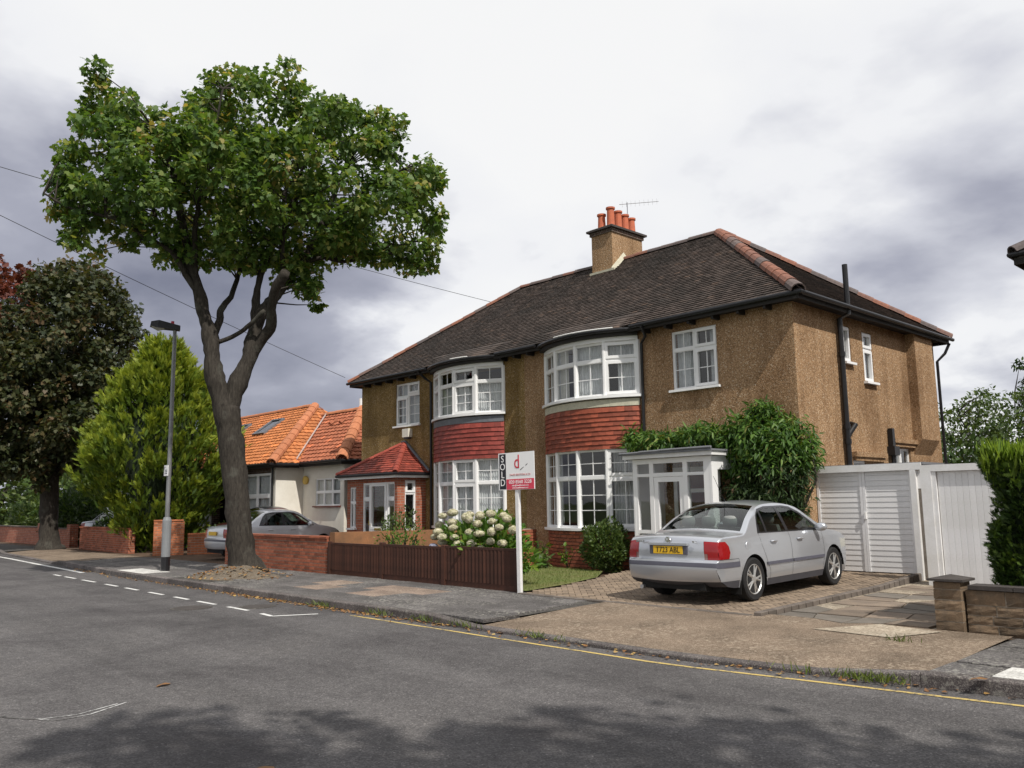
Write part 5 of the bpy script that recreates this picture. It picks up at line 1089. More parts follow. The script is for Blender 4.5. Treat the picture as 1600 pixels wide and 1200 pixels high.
# ------------------------------------------------------------------ cars
def catmull(P, per):
    P = [np.array(p, dtype=float) for p in P]; out = []
    for i in range(len(P)-1):
        p0, p1, p2, p3 = P[max(i-1, 0)], P[i], P[i+1], P[min(i+2, len(P)-1)]
        # chord-limited tangents keep the curve from overshooting
        m1, m2 = (p2-p0)/2, (p3-p1)/2
        d = np.linalg.norm(p2-p1); 
        for mm in (m1, m2):
            l = np.linalg.norm(mm)
            if l > d*1.2: mm *= d*1.2/l
        for k in range(per):
            t = k/per; out.append(((2*t**3-3*t**2+1)*p1+(t**3-2*t**2+t)*m1+(-2*t**3+3*t**2)*p2+(t**3-t**2)*m2).tolist()+[i+t])
    out.append(P[-1].tolist()+[len(P)-1]); return out
PROFILE = [(.34, .26, .20, .24), (.19, .34, .05, .33), (.12, .48, .0, .49), (.125, .60, .01, .61), (.16, .645, .05, .645), (.165, .80, .055, .80), (.20, .905, .085, .935), (.30, .95, .17, .985), (.62, .965, .62, 1.02), (.90, .985, .82, 1.035),
    (1.27, 1.205, 1.20, 1.245), (1.66, 1.365, 1.60, 1.415), (2.05, 1.405, 2.08, 1.46), (2.50, 1.395, 2.55, 1.455), (2.88, 1.325, 2.96, 1.39), (3.22, 1.135, 3.36, 1.18), (3.58, .955, 3.74, .98), (3.9, .91, 3.98, .945), (4.25, .83, 4.36, .86), (4.47, .71, 4.60, .73), (4.53, .55, 4.67, .55), (4.50, .36, 4.64, .36), (4.40, .22, 4.52, .22)]
def lin(x, T): return float(np.interp(x, [t[0] for t in T], [t[1] for t in T]))
HW = [(0.0, .70), (.10, .77), (.16, .80), (.25, .828), (.45, .853), (.9, .868), (1.6, .872), (3.0, .872), (3.7, .862), (4.1, .835), (4.35, .795), (4.53, .715), (4.67, .62)]
SECT = [(.15, .93), (.25, .955), (.36, .985), (.52, 1.0), (.70, .995), (.84, .975), (.93, .945), (.97, .925), (1.10, .855), (1.22, .785), (1.33, .715), (1.41, .645), (1.46, .58)]
def yside(x, z): return lin(x, HW)*lin(z, SECT)
XW = (1.03, 3.73); RA, RW, CZ = .365, .318, .318
def zlow(x):
    z = lin(x, [(.12, .48), (.19, .34), (.34, .26), (.5, .235), (1.4, .20), (3.4, .20), (4.2, .20), (4.40, .22), (4.50, .36), (4.53, .55)])
    for w in XW:
        if abs(x-w) < RA: z = max(z, CZ+math.sqrt(RA*RA-(x-w)**2))
    return z
GLASS = {'quarter': [(1.36, .99), (1.53, .988), (1.59, 1.285), (1.52, 1.255), (1.42, 1.14)], 'rear': [(1.585, .987), (2.17, .98), (2.17, 1.338), (1.86, 1.335), (1.645, 1.30)],
    'front': [(2.26, .978), (3.27, .965), (3.08, 1.095), (2.86, 1.225), (2.66, 1.31), (2.46, 1.338), (2.26, 1.34)]}
TRIM = [(1.27, .972), (3.38, .945), (3.12, 1.125), (2.88, 1.262), (2.68, 1.345), (2.46, 1.368), (1.86, 1.366), (1.60, 1.33), (1.46, 1.235), (1.36, 1.11)]
LIGHT = [(-.1, .648), (.36, .652), (.40, .74), (.385, .83), (.33, .895), (-.1, .90)]
DOORS = {'rear_door': [(1.50, .42), (1.50, .32), (2.215, .32), (2.215, .972), (1.285, .972), (1.30, .80), (1.42, .55)], 'front_door': [(2.225, .32), (3.30, .32), (3.36, .6), (3.36, .948), (2.225, .972)]}
def car(name, label, loc, rz, paint, plate=None, detail=True, roofpaint=None, group=None, pitch=0, scale=(1, 1, 1)):
    root = thing(name, label, 'car', loc, rz, group); root.rotation_euler = (pitch, 0, rz); root.scale = scale
    prof = catmull(PROFILE, 7); ns = len(prof)
    bm = bmesh.new(); bm.faces.layers.int.new('cls'); bm.faces.layers.int.new('side'); lay = bm.faces.layers.int['cls']; sideset = bm.faces.layers.int['side']
    NV = 16; ease = lambda v: math.sin(v*math.pi/2)**.85
    grid = []
    for (xe, ze, xc, zc, s) in prof:
        ye = yside(xe, ze); row = []
        for j in range(NV+1):
            v = (j/NV)**1.35; k = ease(v); y = ye*(1-v)
            # round the shoulder: y leaves the edge late, the offset early
            row.append(bm.verts.new((xe+(xc-xe)*k, y, ze+(zc-ze)*k)))
        grid.append(row)
    CL = ['body', 'bumper', 'rub_strip', 'valance', 'tail_lamp', 'boot_lid', 'rear_window', 'windscreen', 'roof', 'bonnet', 'window_trim', 'quarter', 'rear', 'front', 'rear_door', 'front_door', 'sill_trim', 'headlamp', 'lamp_clear', 'front_bumper']
    ID = {n: i for i, n in enumerate(CL)}
    for i in range(ns-1):
        s = (prof[i][4]+prof[i+1][4])/2
        for j in range(NV):
            f = bm.faces.new((grid[i][j], grid[i+1][j], grid[i+1][j+1], grid[i][j+1])); c = f.calc_center_median(); v = 1-c.y/max(.01, yside(prof[i][0], prof[i][1]))
            k = 'body'
            if s < 1.0: k = 'valance'
            elif s < 2.45: k = 'bumper'
            elif s < 3.0: k = 'rub_strip'
            elif s < 4.0: k = 'bumper'
            elif s < 5.85 and j < 6: k = 'lamp_clear' if (j >= 5 and s < 4.6) else 'tail_lamp'
            elif s < 5.85 or (s < 8.75 and j >= 5): k = 'boot_lid'
            elif 9.15 < s < 10.95 and v > .10: k = 'rear_window'
            elif 14.05 < s < 15.95 and v > .08: k = 'windscreen'
            elif 11 <= s < 14: k = 'roof'
            elif 16.1 < s < 18.8 and v > .1: k = 'bonnet'
            elif 18.8 <= s < 19.4 and v < .45: k = 'headlamp'
            elif s >= 19.4: k = 'front_bumper'
            f[lay] = ID[k]
    # side: columns share the silhouette vertices
    i0 = 2; i1 = max(i for i in range(ns) if prof[i][4] <= 20); st0 = min(i for i in range(ns) if prof[i][4] >= 2)
    NR = 22; cols = []
    for i in range(st0, i1+1):
        xe, ze = prof[i][0], prof[i][1]; zl = min(zlow(xe), ze); col = [grid[i][0]]
        for r_ in range(1, NR+1):
            z = ze+(zl-ze)*r_/NR; col.append(bm.verts.new((xe, yside(xe, z), z)))
        cols.append(col)
    # extra columns inside long spans and round the arches
    def insert(ca, cb, ia, ib):
        out = []; n = max(1, int((ca[0].co.x-cb[0].co.x)/-.028))
        for k in range(1, n):
            t = k/n; x = ca[0].co.x+(cb[0].co.x-ca[0].co.x)*t; ze = ca[0].co.z+(cb[0].co.z-ca[0].co.z)*t; zl = min(zlow(x), ze)
            ye = ca[0].co.y+(cb[0].co.y-ca[0].co.y)*t
            out.append([bm.verts.new((x, ye if r_ == 0 else yside(x, ze+(zl-ze)*r_/NR), ze+(zl-ze)*r_/NR)) for r_ in range(NR+1)])
        return out
    allc = []
    for a, b in zip(cols[:-1], cols[1:]): allc.append(a); allc += insert(a, b, 0, 0)
    allc.append(cols[-1]); side = []
    for a, b in zip(allc[:-1], allc[1:]):
        for r_ in range(NR):
            try: f = bm.faces.new((a[r_], a[r_+1], b[r_+1], b[r_])); side.append(f); f[lay] = 0
            except ValueError: pass
    for f in side: f[sideset] = 1
    def cutpoly(poly):
        for a, b in zip(poly, poly[1:]+poly[:1]):
            d = Vector((b[0]-a[0], 0, b[1]-a[1]))
            if d.length < 1e-5: continue
            n = Vector((d.z, 0, -d.x)).normalized(); x0, x1, z0, z1 = min(a[0], b[0])-.02, max(a[0], b[0])+.02, min(a[1], b[1])-.02, max(a[1], b[1])+.02
            fs = []
            for f in bm.faces:
                if not f[sideset]: continue
                c = f.calc_center_median()
                if x0-.03 < c.x < x1+.03 and z0-.03 < c.z < z1+.03: fs.append(f)
            g = list(fs)+list({e for f in fs for e in f.edges})+list({v for f in fs for v in f.verts})
            if g: bmesh.ops.bisect_plane(bm, geom=g, plane_co=Vector((a[0], 0, a[1])), plane_no=n, dist=1e-5)
    polys = [TRIM]+list(GLASS.values())+[LIGHT]+(list(DOORS.values()) if detail else [])
    for p in polys: cutpoly(p)
    cutpoly([(-.1, .605), (.58, .605), (.60, .645), (-.1, .645)]); cutpoly([(-.1, .53), (.575, .53), (.575, .605), (-.1, .605)]); cutpoly([(-.1, .34), (.64, .34)]); cutpoly([(1.35, .30), (3.4, .30)])
    for f in bm.faces:
        if not f[sideset]: continue
        c = f.calc_center_median(); p = (c.x, c.z); k = 'body'
        if inpoly(p, GLASS['quarter']): k = 'quarter'
        elif inpoly(p, GLASS['rear']): k = 'rear'
        elif inpoly(p, GLASS['front']): k = 'front'
        elif inpoly(p, TRIM): k = 'window_trim'
        elif inpoly(p, LIGHT): k = 'tail_lamp'
        elif c.x < .60 and c.z < .645:
            k = 'valance' if c.z < .34 else ('rub_strip' if .53 < c.z < .605 else 'bumper')
        elif 1.3 < c.x < 3.45 and c.z < .30: k = 'sill_trim'
        elif c.x > 4.15 and c.z < .60: k = 'front_bumper'
        elif c.x > 4.05 and .62 < c.z < .76: k = 'headlamp'
        elif inpoly(p, DOORS['rear_door']): k = 'rear_door'
        elif inpoly(p, DOORS['front_door']): k = 'front_door'
        f[lay] = ID[k]
    # collect and build, left and right
    groups = {}
    for f in bm.faces: groups.setdefault(CL[f[lay]], []).append([(v.co.x, v.co.y, v.co.z) for v in f.verts])
    bm.free()
    # car space: x forward, y right -> Blender local: X right, Y forward
    def loc3(p, sgn): return (p[1]*sgn, p[0]-2.335, p[2])
    def part(nm, cls, mat, sides=(1, -1), off=0.0, parent=root):
        mb = {}; vs = []; fs = []; key = {}
        for sg in sides:
            for poly in groups.get(cls, []):
                ids = []
                for p in poly:
                    q = loc3((p[0], p[1]+(off if p[1] > .02 else 0), p[2]), sg); kk = (round(q[0], 5), round(q[1], 5), round(q[2], 5))
                    if kk not in key: key[kk] = len(vs); vs.append(q)
                    ids.append(key[kk])
                ids = [a for a, b in zip(ids, ids[1:]+ids[:1]) if a != b]
                if len(ids) > 2: fs.append(tuple(ids if sg > 0 else reversed(ids)))
        if not fs: return None
        me = bpy.data.meshes.new(nm); me.from_pydata(vs, [], fs); bmx = bmesh.new(); bmx.from_mesh(me); bmesh.ops.recalc_face_normals(bmx, faces=bmx.faces)
        # outward normals
        s_ = sum((f.normal.x*f.calc_center_median().x+f.normal.z*(f.calc_center_median().z-.6)+f.normal.y*f.calc_center_median().y*.3)*f.calc_area() for f in bmx.faces)
        if s_ < 0: bmesh.ops.reverse_faces(bmx, faces=bmx.faces)
        bmx.to_mesh(me); bmx.free(); me.polygons.foreach_set('use_smooth', [True]*len(me.polygons)); me.update(); return obj(nm, me, mat, parent)
    part('body', 'body', paint); part('roof', 'roof', roofpaint or paint); part('bonnet', 'bonnet', paint); bl = part('boot_lid', 'boot_lid', paint)
    bp = part('rear_bumper', 'bumper', paint); part('rub_strip', 'rub_strip', 'car_trim', off=.006, parent=root); part('valance', 'valance', 'car_plastic'); part('front_bumper', 'front_bumper', paint); part('sill_trim', 'sill_trim', 'car_plastic')
    part('rear_window', 'rear_window', 'car_glass'); part('windscreen', 'windscreen', 'car_glass'); part('window_trim', 'window_trim', 'paint_black', off=-.002)
    for sg in (1, -1):
        part('tail_lamp', 'tail_lamp', 'lamp_red', (sg,), .004); part('reversing_lamp', 'lamp_clear', 'lamp_clear', (sg,)); part('headlamp', 'headlamp', 'lamp_lens', (sg,))
        for d_, g_ in (('rear_door', 'rear'), ('front_door', 'front')):
            dd = part(d_, d_, paint, (sg,)); part('door_glass', g_, 'car_glass', (sg,), -.006)
            hx = 1.66 if d_ == 'rear_door' else 2.52; y = yside(hx, .84)
            if dd:
                MB().tube([loc3((hx-.09, y+.01, .84), sg), loc3((hx-.05, y+.03, .845), sg), loc3((hx+.05, y+.03, .845), sg), loc3((hx+.09, y+.01, .84), sg)], .016, 6).build('handle', paint, dd)
                a, b = (1.40, 2.21) if d_ == 'rear_door' else (2.235, 3.34)
                mb = MB()
                for i in range(8):
                    xa, xb = a+(b-a)*i/8, a+(b-a)*(i+1)/8; za, zb = .50, .545
                    P = lambda x, z, o_: loc3((x, yside(x, z)+o_, z), sg)
                    mb.add([P(xa, za, .016), P(xb, za, .016), P(xb, zb, .012), P(xa, zb, .012), P(xa, za, 0), P(xb, za, 0), P(xa, zb, 0), P(xb, zb, 0)], [(0, 1, 2, 3), (4, 5, 1, 0), (3, 2, 7, 6)])
                mb.build('moulding', 'car_trim', dd)
        part('quarter_glass', 'quarter', 'car_glass', (sg,), -.006)
        # mirror
        y = yside(3.2, .97); mb = MB().lathe([(.0, -.06), (.06, -.055), (.085, -.01), (.08, .05), (.05, .075), (0, .08)], n=12, M=Matrix.Rotation(R(90), 3, 'X') @ Matrix.Diagonal((1.25, .85, 1)).to_3x3()); mb.build('mirror', paint, root, smooth=True, loc=loc3((3.15, y+.13, 1.0), sg))
        MB().tube([loc3((3.2, y-.03, .955), sg), loc3((3.17, y+.09, .98), sg)], .022, 6).build('mirror_arm', 'paint_black', root)
        if detail: # panel gaps
            def seam(pts, w=.0055):
                mb = MB()
                for a, b in zip(pts[:-1], pts[1:]):
                    n = max(1, int(math.hypot(b[0]-a[0], b[1]-a[1])/.06))
                    for i in range(n):
                        p = [a[0]+(b[0]-a[0])*i/n, a[1]+(b[1]-a[1])*i/n]; q = [a[0]+(b[0]-a[0])*(i+1)/n, a[1]+(b[1]-a[1])*(i+1)/n]
                        dx, dz = q[0]-p[0], q[1]-p[1]; l = math.hypot(dx, dz); nx, nz = -dz/l*w/2, dx/l*w/2
                        V = lambda x, z: loc3((x, yside(x, z)+.0022, z), sg)
                        mb.quad(V(p[0]-nx, p[1]-nz), V(q[0]-nx, q[1]-nz), V(q[0]+nx, q[1]+nz), V(p[0]+nx, p[1]+nz))
                mb.build('panel_gap', 'black_matt', root, fix=False)
            seam([(1.285, .972), (1.30, .80), (1.42, .55), (1.50, .42), (1.50, .30)]); seam([(2.22, .972), (2.22, .30)]); seam([(3.36, .948), (3.36, .6), (3.30, .32)]); seam([(.12, .645), (.60, .645)]); seam([(.60, .645), (.62, .57)])
            MB().lathe([(.078, 0), (.075, .004)], n=18, M=Matrix.Rotation(R(90*sg), 3, 'Y')).build('fuel_flap', paint, root, loc=loc3((.90, yside(.90, .80)+.0, .80), 1)) if sg == 1 else None
    # rear furniture
    Fb = lambda u, v, w: Vector((u, -2.335+.055-w, v))
    if plate:
        rec = MB().obox(Fb, -.33, .33, .715, .845, -.03, .004).build('plate_recess', 'car_trim', bl); MB().obox(Fb, -.34, .34, .845, .878, -.03, .022).build('grip', paint, bl)
        pt = MB().obox(Fb, -.26, .26, .722, .833, .005, .012).build('number_plate', 'plate_yellow', bl); text(pt, plate, .112, Fb, 0, .777, .0135, 'letter_black', sx=.93)
        MB().lathe([(.05, 0), (.05, .008), (.042, .012), (.040, .006)], n=18, M=Matrix.Rotation(R(90), 3, 'X')).build('emblem', 'chrome', bl, loc=(0, -2.335+.060, .925))
        mb = MB()
        for a, b in (((-.03, .028), (-.012, -.008)), ((-.012, -.008), (0, .02)), ((0, .02), (.012, -.008)), ((.012, -.008), (.03, .028))): mb.tube([(a[0], -2.335+.045, .925+a[1]), (b[0], -2.335+.045, .925+b[1])], .004, 5)
        mb.build('emblem', 'chrome', bl); text(bl, 'PASSAT', .045, Fb, -.50, .895, .0, 'chrome', 'badge', extr=.012); text(bl, 'V5 S', .04, Fb, .47, .895, .0, 'chrome', 'badge', extr=.012)
    # underside, arches, cabin
    mb = MB(); mb.box(-.70, .70, -2.0, 2.0, .19, .30); mb.box(-.56, .56, -2.2, -1.95, .21, .5); mb.build('floorpan', 'black_matt', root)
    for w in XW:
        for sg in (1, -1):
            mb = MB(); K = 12; prev = None
            for i in range(K+1):
                a = math.pi*i/K; p = (w-2.335+(RA+.004)*math.cos(a), CZ+(RA+.004)*math.sin(a))
                if prev: mb.quad((sg*.50, prev[0], prev[1]), (sg*.855, prev[0], prev[1]), (sg*.855, p[0], p[1]), (sg*.50, p[0], p[1]))
                prev = p
            mb.add([(sg*.50, w-2.335+(RA+.05)*math.cos(math.pi*i/8), CZ+(RA+.05)*math.sin(math.pi*i/8)) for i in range(9)], [tuple(range(9))]); mb.build('wheel_arch', 'black_matt', root, fix=False)
            # wheel
            M = Matrix.Rotation(R(90*sg), 3, 'Y'); ct = (sg*.755, w-2.335, CZ)
            wh = MB().lathe([(.18, .018), (.10, .024), (.02, .024)], n=20, M=M).build('wheel', 'black_matt', root, loc=ct)
            ty = MB().lathe([(.205, -.095), (.29, -.10), (.312, -.085), (.318, -.05), (.318, .05), (.312, .085), (.29, .10), (.222, .092), (.205, .08)], n=40, M=M).build('tyre', 'rubber', wh)
            rim = MB().lathe([(.12, -.05), (.200, -.06), (.207, .0), (.216, .082), (.222, .090), (.214, .094), (.200, .078), (.192, .03), (.10, .028)], n=40, M=M).build('rim', 'alloy', wh, smooth=False)
            mb = MB()
            for k in range(5):
                for dd in (-.17, .17):
                    a = 2*math.pi*k/5+.3; a2 = a+dd
                    A_ = M @ Vector((.045*math.cos(a), .045*math.sin(a), .078)); B_ = M @ Vector((.205*math.cos(a2), .205*math.sin(a2), .070)); mb.tube([A_, B_], [.020, .017], 6)
            mb.build('spokes', 'alloy', wh); MB().lathe([(.068, .05), (.066, .085), (.045, .096), (0.005, .097)], n=16, M=M).build('hub_cap', 'alloy', wh)
    mb = MB(); mb.box(-.66, .66, -1.35, 1.25, .31, .60); mb.box(-.70, .70, .95, 1.30, .60, .93); mb.box(-.62, .62, -1.55, -1.15, .60, .955); mb.build('cabin', 'black_matt', root)
    for sx, yy in ((-.38, -.95), (.38, -.95), (-.36, .25), (.36, .25), (0, -.95)):
        w = .21 if sx else .14
        mb = MB(); mb.add([(sx-w, yy, .55), (sx+w, yy, .55), (sx+w*.85, yy-.22, 1.06), (sx-w*.85, yy-.22, 1.06), (sx-w, yy+.14, .55), (sx+w, yy+.14, .55), (sx+w*.85, yy-.12, 1.06), (sx-w*.85, yy-.12, 1.06)], [(0, 3, 2, 1), (4, 5, 6, 7), (0, 1, 5, 4), (1, 2, 6, 5), (2, 3, 7, 6), (3, 0, 4, 7)])
        h = mb.build('seat', 'seat_cloth', root); mb = MB().lathe([(.02, -.09), (.10, -.08), (.13, -.02), (.125, .05), (.08, .085), (.01, .09)], n=12, M=Matrix.Diagonal((1.0, .45, 1)).to_3x3()); mb.build('headrest', 'seat_cloth', h, smooth=True, loc=(sx, yy-.18, 1.15))
    if detail:
        MB().tube([(.0, -.62, 1.455), (.0, -.66, 1.50), (.0, -.92, 1.86)], [.016, .006, .003], 6).build('antenna', 'black_matt', root)
        for sg in (1, -1): MB().box(sg*.75-.09, sg*.75+.09, XW[0]-2.335-RA-.02, XW[0]-2.335-RA-.01, .13, .34).build('mud_flap', 'black_matt', root)
        MB().tube([(-.52, -2.27, .22), (-.52, -1.9, .22)], .032, 8).build('exhaust', 'alu', root)
    return root
# drive: rear wheel contact on the right at (-6.80, 11.02), front (-6.88, 13.72)
car('silver_saloon', 'silver saloon car with yellow number plate parked nose-in on the block drive', (-7.62, 12.40, driveZ(12.40)), R(1.6), 'paint_silver', 'T723 ABL', pitch=R(.6), scale=(.975, .97, .985))
car('pale_saloon', 'pale silver saloon car parked nose-in behind the low red brick wall', (-24.05, 12.62, .10), R(-1), 'paint_pale', None, False, scale=(.98, .85, .99))
car('maroon_hatchback', 'small maroon car with black roof, mostly hidden beyond the pale silver saloon', (-25.95, 13.42, .10), R(3), 'paint_maroon', None, False, roofpaint='paint_black', scale=(.92, .70, 1.05))
car('far_saloon', 'silver car half hidden behind dark shrubs and the brown brick wall', (-38.6, 13.3, .10), R(40), 'paint_silver', None, False, scale=(1, 1, 1.08))
g = [o for o in bpy.data.objects if o.name == 'pale_saloon'][0]
MB().box(-.26, .26, -2.335+.02, -2.335+.045, .72, .83).build('number_plate', 'plate_yellow', g)
# ------------------------------------------------------------------ trees and plants
MAPLE = [(0, 0, 0), (.16, .06, .02), (.42, -.02, -.02), (.30, .22, .05), (.56, .42, -.04), (.27, .50, .03), (.24, .74, .0), (0, 1.0, -.05), (-.24, .74, .0), (-.27, .50, .03), (-.56, .42, -.04), (-.30, .22, .05), (-.42, -.02, -.02), (-.16, .06, .02)]
MAPLE_F = [tuple(range(14))]
OVAL = [(0, 0, 0), (.22, .3, .05), (.2, .65, .04), (0, 1, -.05), (-.2, .65, .04), (-.22, .3, .05)]; OVAL_F = [(0, 1, 2, 3), (0, 3, 4, 5)]
SPRAY = [(0, 0, 0), (.10, .16, .02), (.26, .30, -.02), (.10, .36, .02), (.24, .54, -.02), (.08, .58, .02), (.16, .76, -.02), (.04, .80, .02), (0, 1, .0), (-.04, .80, .02), (-.16, .76, -.02), (-.08, .58, .02), (-.24, .54, -.02), (-.10, .36, .02), (-.26, .30, -.02), (-.10, .16, .02)]
SPRAY_F = [tuple(range(16))]
def needle(pairs, thin):
    v = []; f = []
    for k, (t0, ang, ln) in enumerate([(0, 0, 1.0)]+[(.16+.19*i, sg*(30-3*i), .40-.05*i) for i in range(pairs) for sg in (1, -1)]):
        a = R(ang); d = (math.sin(a), math.cos(a)); n_ = (d[1], -d[0]); w = thin*(1 if k else 1.2); b = len(v)
        v += [(-n_[0]*w*.6, t0-n_[1]*w*.6, 0), (n_[0]*w*.6, t0+n_[1]*w*.6, 0), (d[0]*ln*.55+n_[0]*w, t0+d[1]*ln*.55+n_[1]*w, .03), (d[0]*ln, t0+d[1]*ln, 0), (d[0]*ln*.55-n_[0]*w, t0+d[1]*ln*.55-n_[1]*w, .03)]
        f.append((b, b+1, b+2, b+3, b+4))
    return v, f
FROND, FROND_F = needle(3, .038)
def axes(B):
    n = Vector((B[0], B[1], 0)).normalized(); return Vector((n.y, -n.x, 0)), n
def pdist(p, poly):
    d = 9e9
    for a, b in zip(poly, poly[1:]+poly[:1]):
        ax, ay = a; bx, by = b; l2 = (bx-ax)**2+(by-ay)**2; t = max(0, min(1, ((p[0]-ax)*(bx-ax)+(p[1]-ay)*(by-ay))/max(l2, 1e-9)))
        d = min(d, math.hypot(p[0]-ax-t*(bx-ax), p[1]-ay-t*(by-ay)))
    return d
def leaves_at(centres, rad, per, size, squash=.75):
    C = np.repeat(np.asarray(centres), per, axis=0); n = len(C)
    d = rng.normal(0, 1, (n, 3)); d /= np.linalg.norm(d, axis=1, keepdims=True); rr = np.repeat(np.broadcast_to(rad, (len(centres),)), per)*rng.random(n)**.45
    off = d*rr[:, None]; off[:, 2] *= squash; pos = C+off
    t = d*.55+rng.normal(0, .55, (n, 3)); t[:, 2] -= .35
    nr = rng.normal(0, .55, (n, 3))+d*.5; nr[:, 2] += .75
    return pos, t, nr, rng.uniform(.7, 1.25, n)*size, n
def tree(name, label, B, outline, limbs, leafmat_, leaf, nfill, per, rad, depth, barkm='bark', seed=1, group=None, trunk_r=.3, edge_step=.55, z0=.1, twig=.022, template=(MAPLE, MAPLE_F), ydist=0, rndpow=1.0, tufts=()):
    rr = random.Random(seed); root = thing(name, label, 'tree', (B[0], B[1], z0), 0, group)
    rx, nx = axes(B)
    P3 = lambda u, z, w: rx*u+nx*w+Vector((0, 0, z-z0))
    tb = MB(); limbpts = []
    for k, (pts, r0, r1) in enumerate(limbs):
        n = len(pts); w0 = 0; path = []; rad_ = []
        wend = 0 if k < 3 else rr.uniform(-1.6, 1.6)
        fine = catmull([(p[0], p[1], wend*(i/(n-1))**1.3) for i, p in enumerate(pts)], 4)
        m_ = len(fine)
        for i, q in enumerate(fine):
            path.append(P3(q[0]+rr.uniform(-.012, .012), q[1], q[2]+rr.uniform(-.012, .012))); t = i/(m_-1); r_ = r0+(r1-r0)*t
            if k == 0: r_ = trunk_r*(1+.75*math.exp(-max(0, q[1]-z0-.02)*4.2)+.04*math.sin(q[1]*9))
            elif r0 > .1: r_ *= 1+.10*math.sin(q[1]*7+k)
            rad_.append(max(r_, .01))
            if i > m_*.3 and k > 0: limbpts.append((q[0], q[1], q[2]))
        tb.tube(path, rad_, 14 if r0 > .1 else 8, jit=.075 if r0 > .1 else .03)
    tb.build('trunk', barkm, root, smooth=True, fix=False)
    # clump centres: along the outline, then filling it
    cs = []
    for a, b in zip(outline, outline[1:]+outline[:1]):
        L = math.hypot(b[0]-a[0], b[1]-a[1]); n = max(1, int(L/edge_step))
        for i in range(n):
            t = (i+rr.random()*.6)/n; p = [a[0]+(b[0]-a[0])*t, a[1]+(b[1]-a[1])*t]
            cx = sum(q[0] for q in outline)/len(outline); cz = sum(q[1] for q in outline)/len(outline); d = math.hypot(p[0]-cx, p[1]-cz); k = rad*.75/max(d, .1)
            p = [p[0]+(cx-p[0])*k, p[1]+(cz-p[1])*k]; cs.append((p[0], p[1], rr.uniform(-.5, .5)*depth*.5, rad*rr.uniform(.55, .85), .6))
    for u_, z_ in tufts: cs.append((u_, z_, rr.uniform(-.5, .5), rad*.72, .75))
    for k in range(int(nfill*(.03 if tufts else .09))):
        q = rr.choice(outline); cs.append((q[0]+rr.uniform(-.16, .16), q[1]+rr.uniform(-.1, .16), rr.uniform(-.4, .4)*depth, rad*.42, .4))
    tries = 0
    while len(cs) < nfill and tries < nfill*60:
        tries += 1
        p = (rr.uniform(min(q[0] for q in outline), max(q[0] for q in outline)), rr.uniform(min(q[1] for q in outline), max(q[1] for q in outline)))
        if not inpoly(p, outline): continue
        dd = pdist(p, outline)
        if dd < rad*.55: continue
        wmax = min(depth, .5+dd*1.5); w = rr.uniform(-wmax, wmax)
        if any((p[0]-c[0])**2+(p[1]-c[1])**2+(w-c[2])**2 < (rad*.75)**2 for c in cs): continue
        cs.append((*p, w, rad*rr.uniform(.75, 1.2), 1.0))
    cen = [tuple(P3(c[0], c[1], c[2])) for c in cs]; rads = np.array([c[3] for c in cs])
    pos, t, nr, sz, n = leaves_at(cen, rads, per, leaf)
    keep = rng.random(n) < np.repeat([c[4] for c in cs], per); pos, t, nr, sz = pos[keep], t[keep], nr[keep], sz[keep]; n = len(pos)
    rv = np.clip(rng.random(n)**rndpow*.8+np.repeat(rng.normal(.1, .12, len(cs)), per)[keep], 0, 1)
    instance_mesh('crown', template[0], template[1], pos, t, nr, sz, rv, leafmat_, root)
    # twigs from the limbs to the clumps
    tw = MB()
    if limbpts:
        LP = np.array(limbpts)
        for c in cs:
            dd = ((LP-np.array(c[:3]))**2).sum(1)+np.maximum(0, LP[:, 1]-c[1]+.2)*3; q = LP[int(dd.argmin())]
            a, b = P3(*q), P3(c[0], c[1], c[2]); m_ = a.lerp(b, .5)+Vector((rr.uniform(-.15, .15), rr.uniform(-.15, .15), rr.uniform(.0, .2)))
            tw.tube([a, m_, b], [twig, twig*.7, twig*.35], 5, cap=False)
        tw.build('branches', barkm, root, smooth=True, fix=False)
    return root
OUT = [(-4.69, 9.06), (-3.97, 9.89), (-3.93, 11.04), (-3.55, 11.9), (-3.17, 11.07), (-2.69, 10.82), (-1.72, 10.63), (-1.6, 11.2), (-1.26, 11.73), (-0.26, 12.29), (0.56, 12.16), (1.09, 12.27), (1.33, 11.69), (2.19, 11.64), (2.59, 11.43), (3.31, 11.1), (3.42, 11.63), (3.64, 10.8), (3.88, 10.15), (4.54, 9.97), (4.91, 9.92), (4.54, 9.46), (4.7, 8.79), (5.0, 8.57), (4.37, 8.01), (4.53, 7.2), (3.09, 7.43), (2.16, 7.44), (1.26, 6.9), (1.64, 6.46), (1.13, 6.27), (0.67, 7.02), (0.09, 7.14), (-0.19, 6.81), (-0.62, 7.09), (-0.9, 7.07), (-1.45, 7.03), (-2.14, 7.28), (-2.81, 7.53), (-3.21, 7.64), (-3.46, 7.47), (-4.15, 7.2), (-4.29, 7.55), (-4.0, 8.02), (-4.58, 8.19), (-4.55, 8.7)]
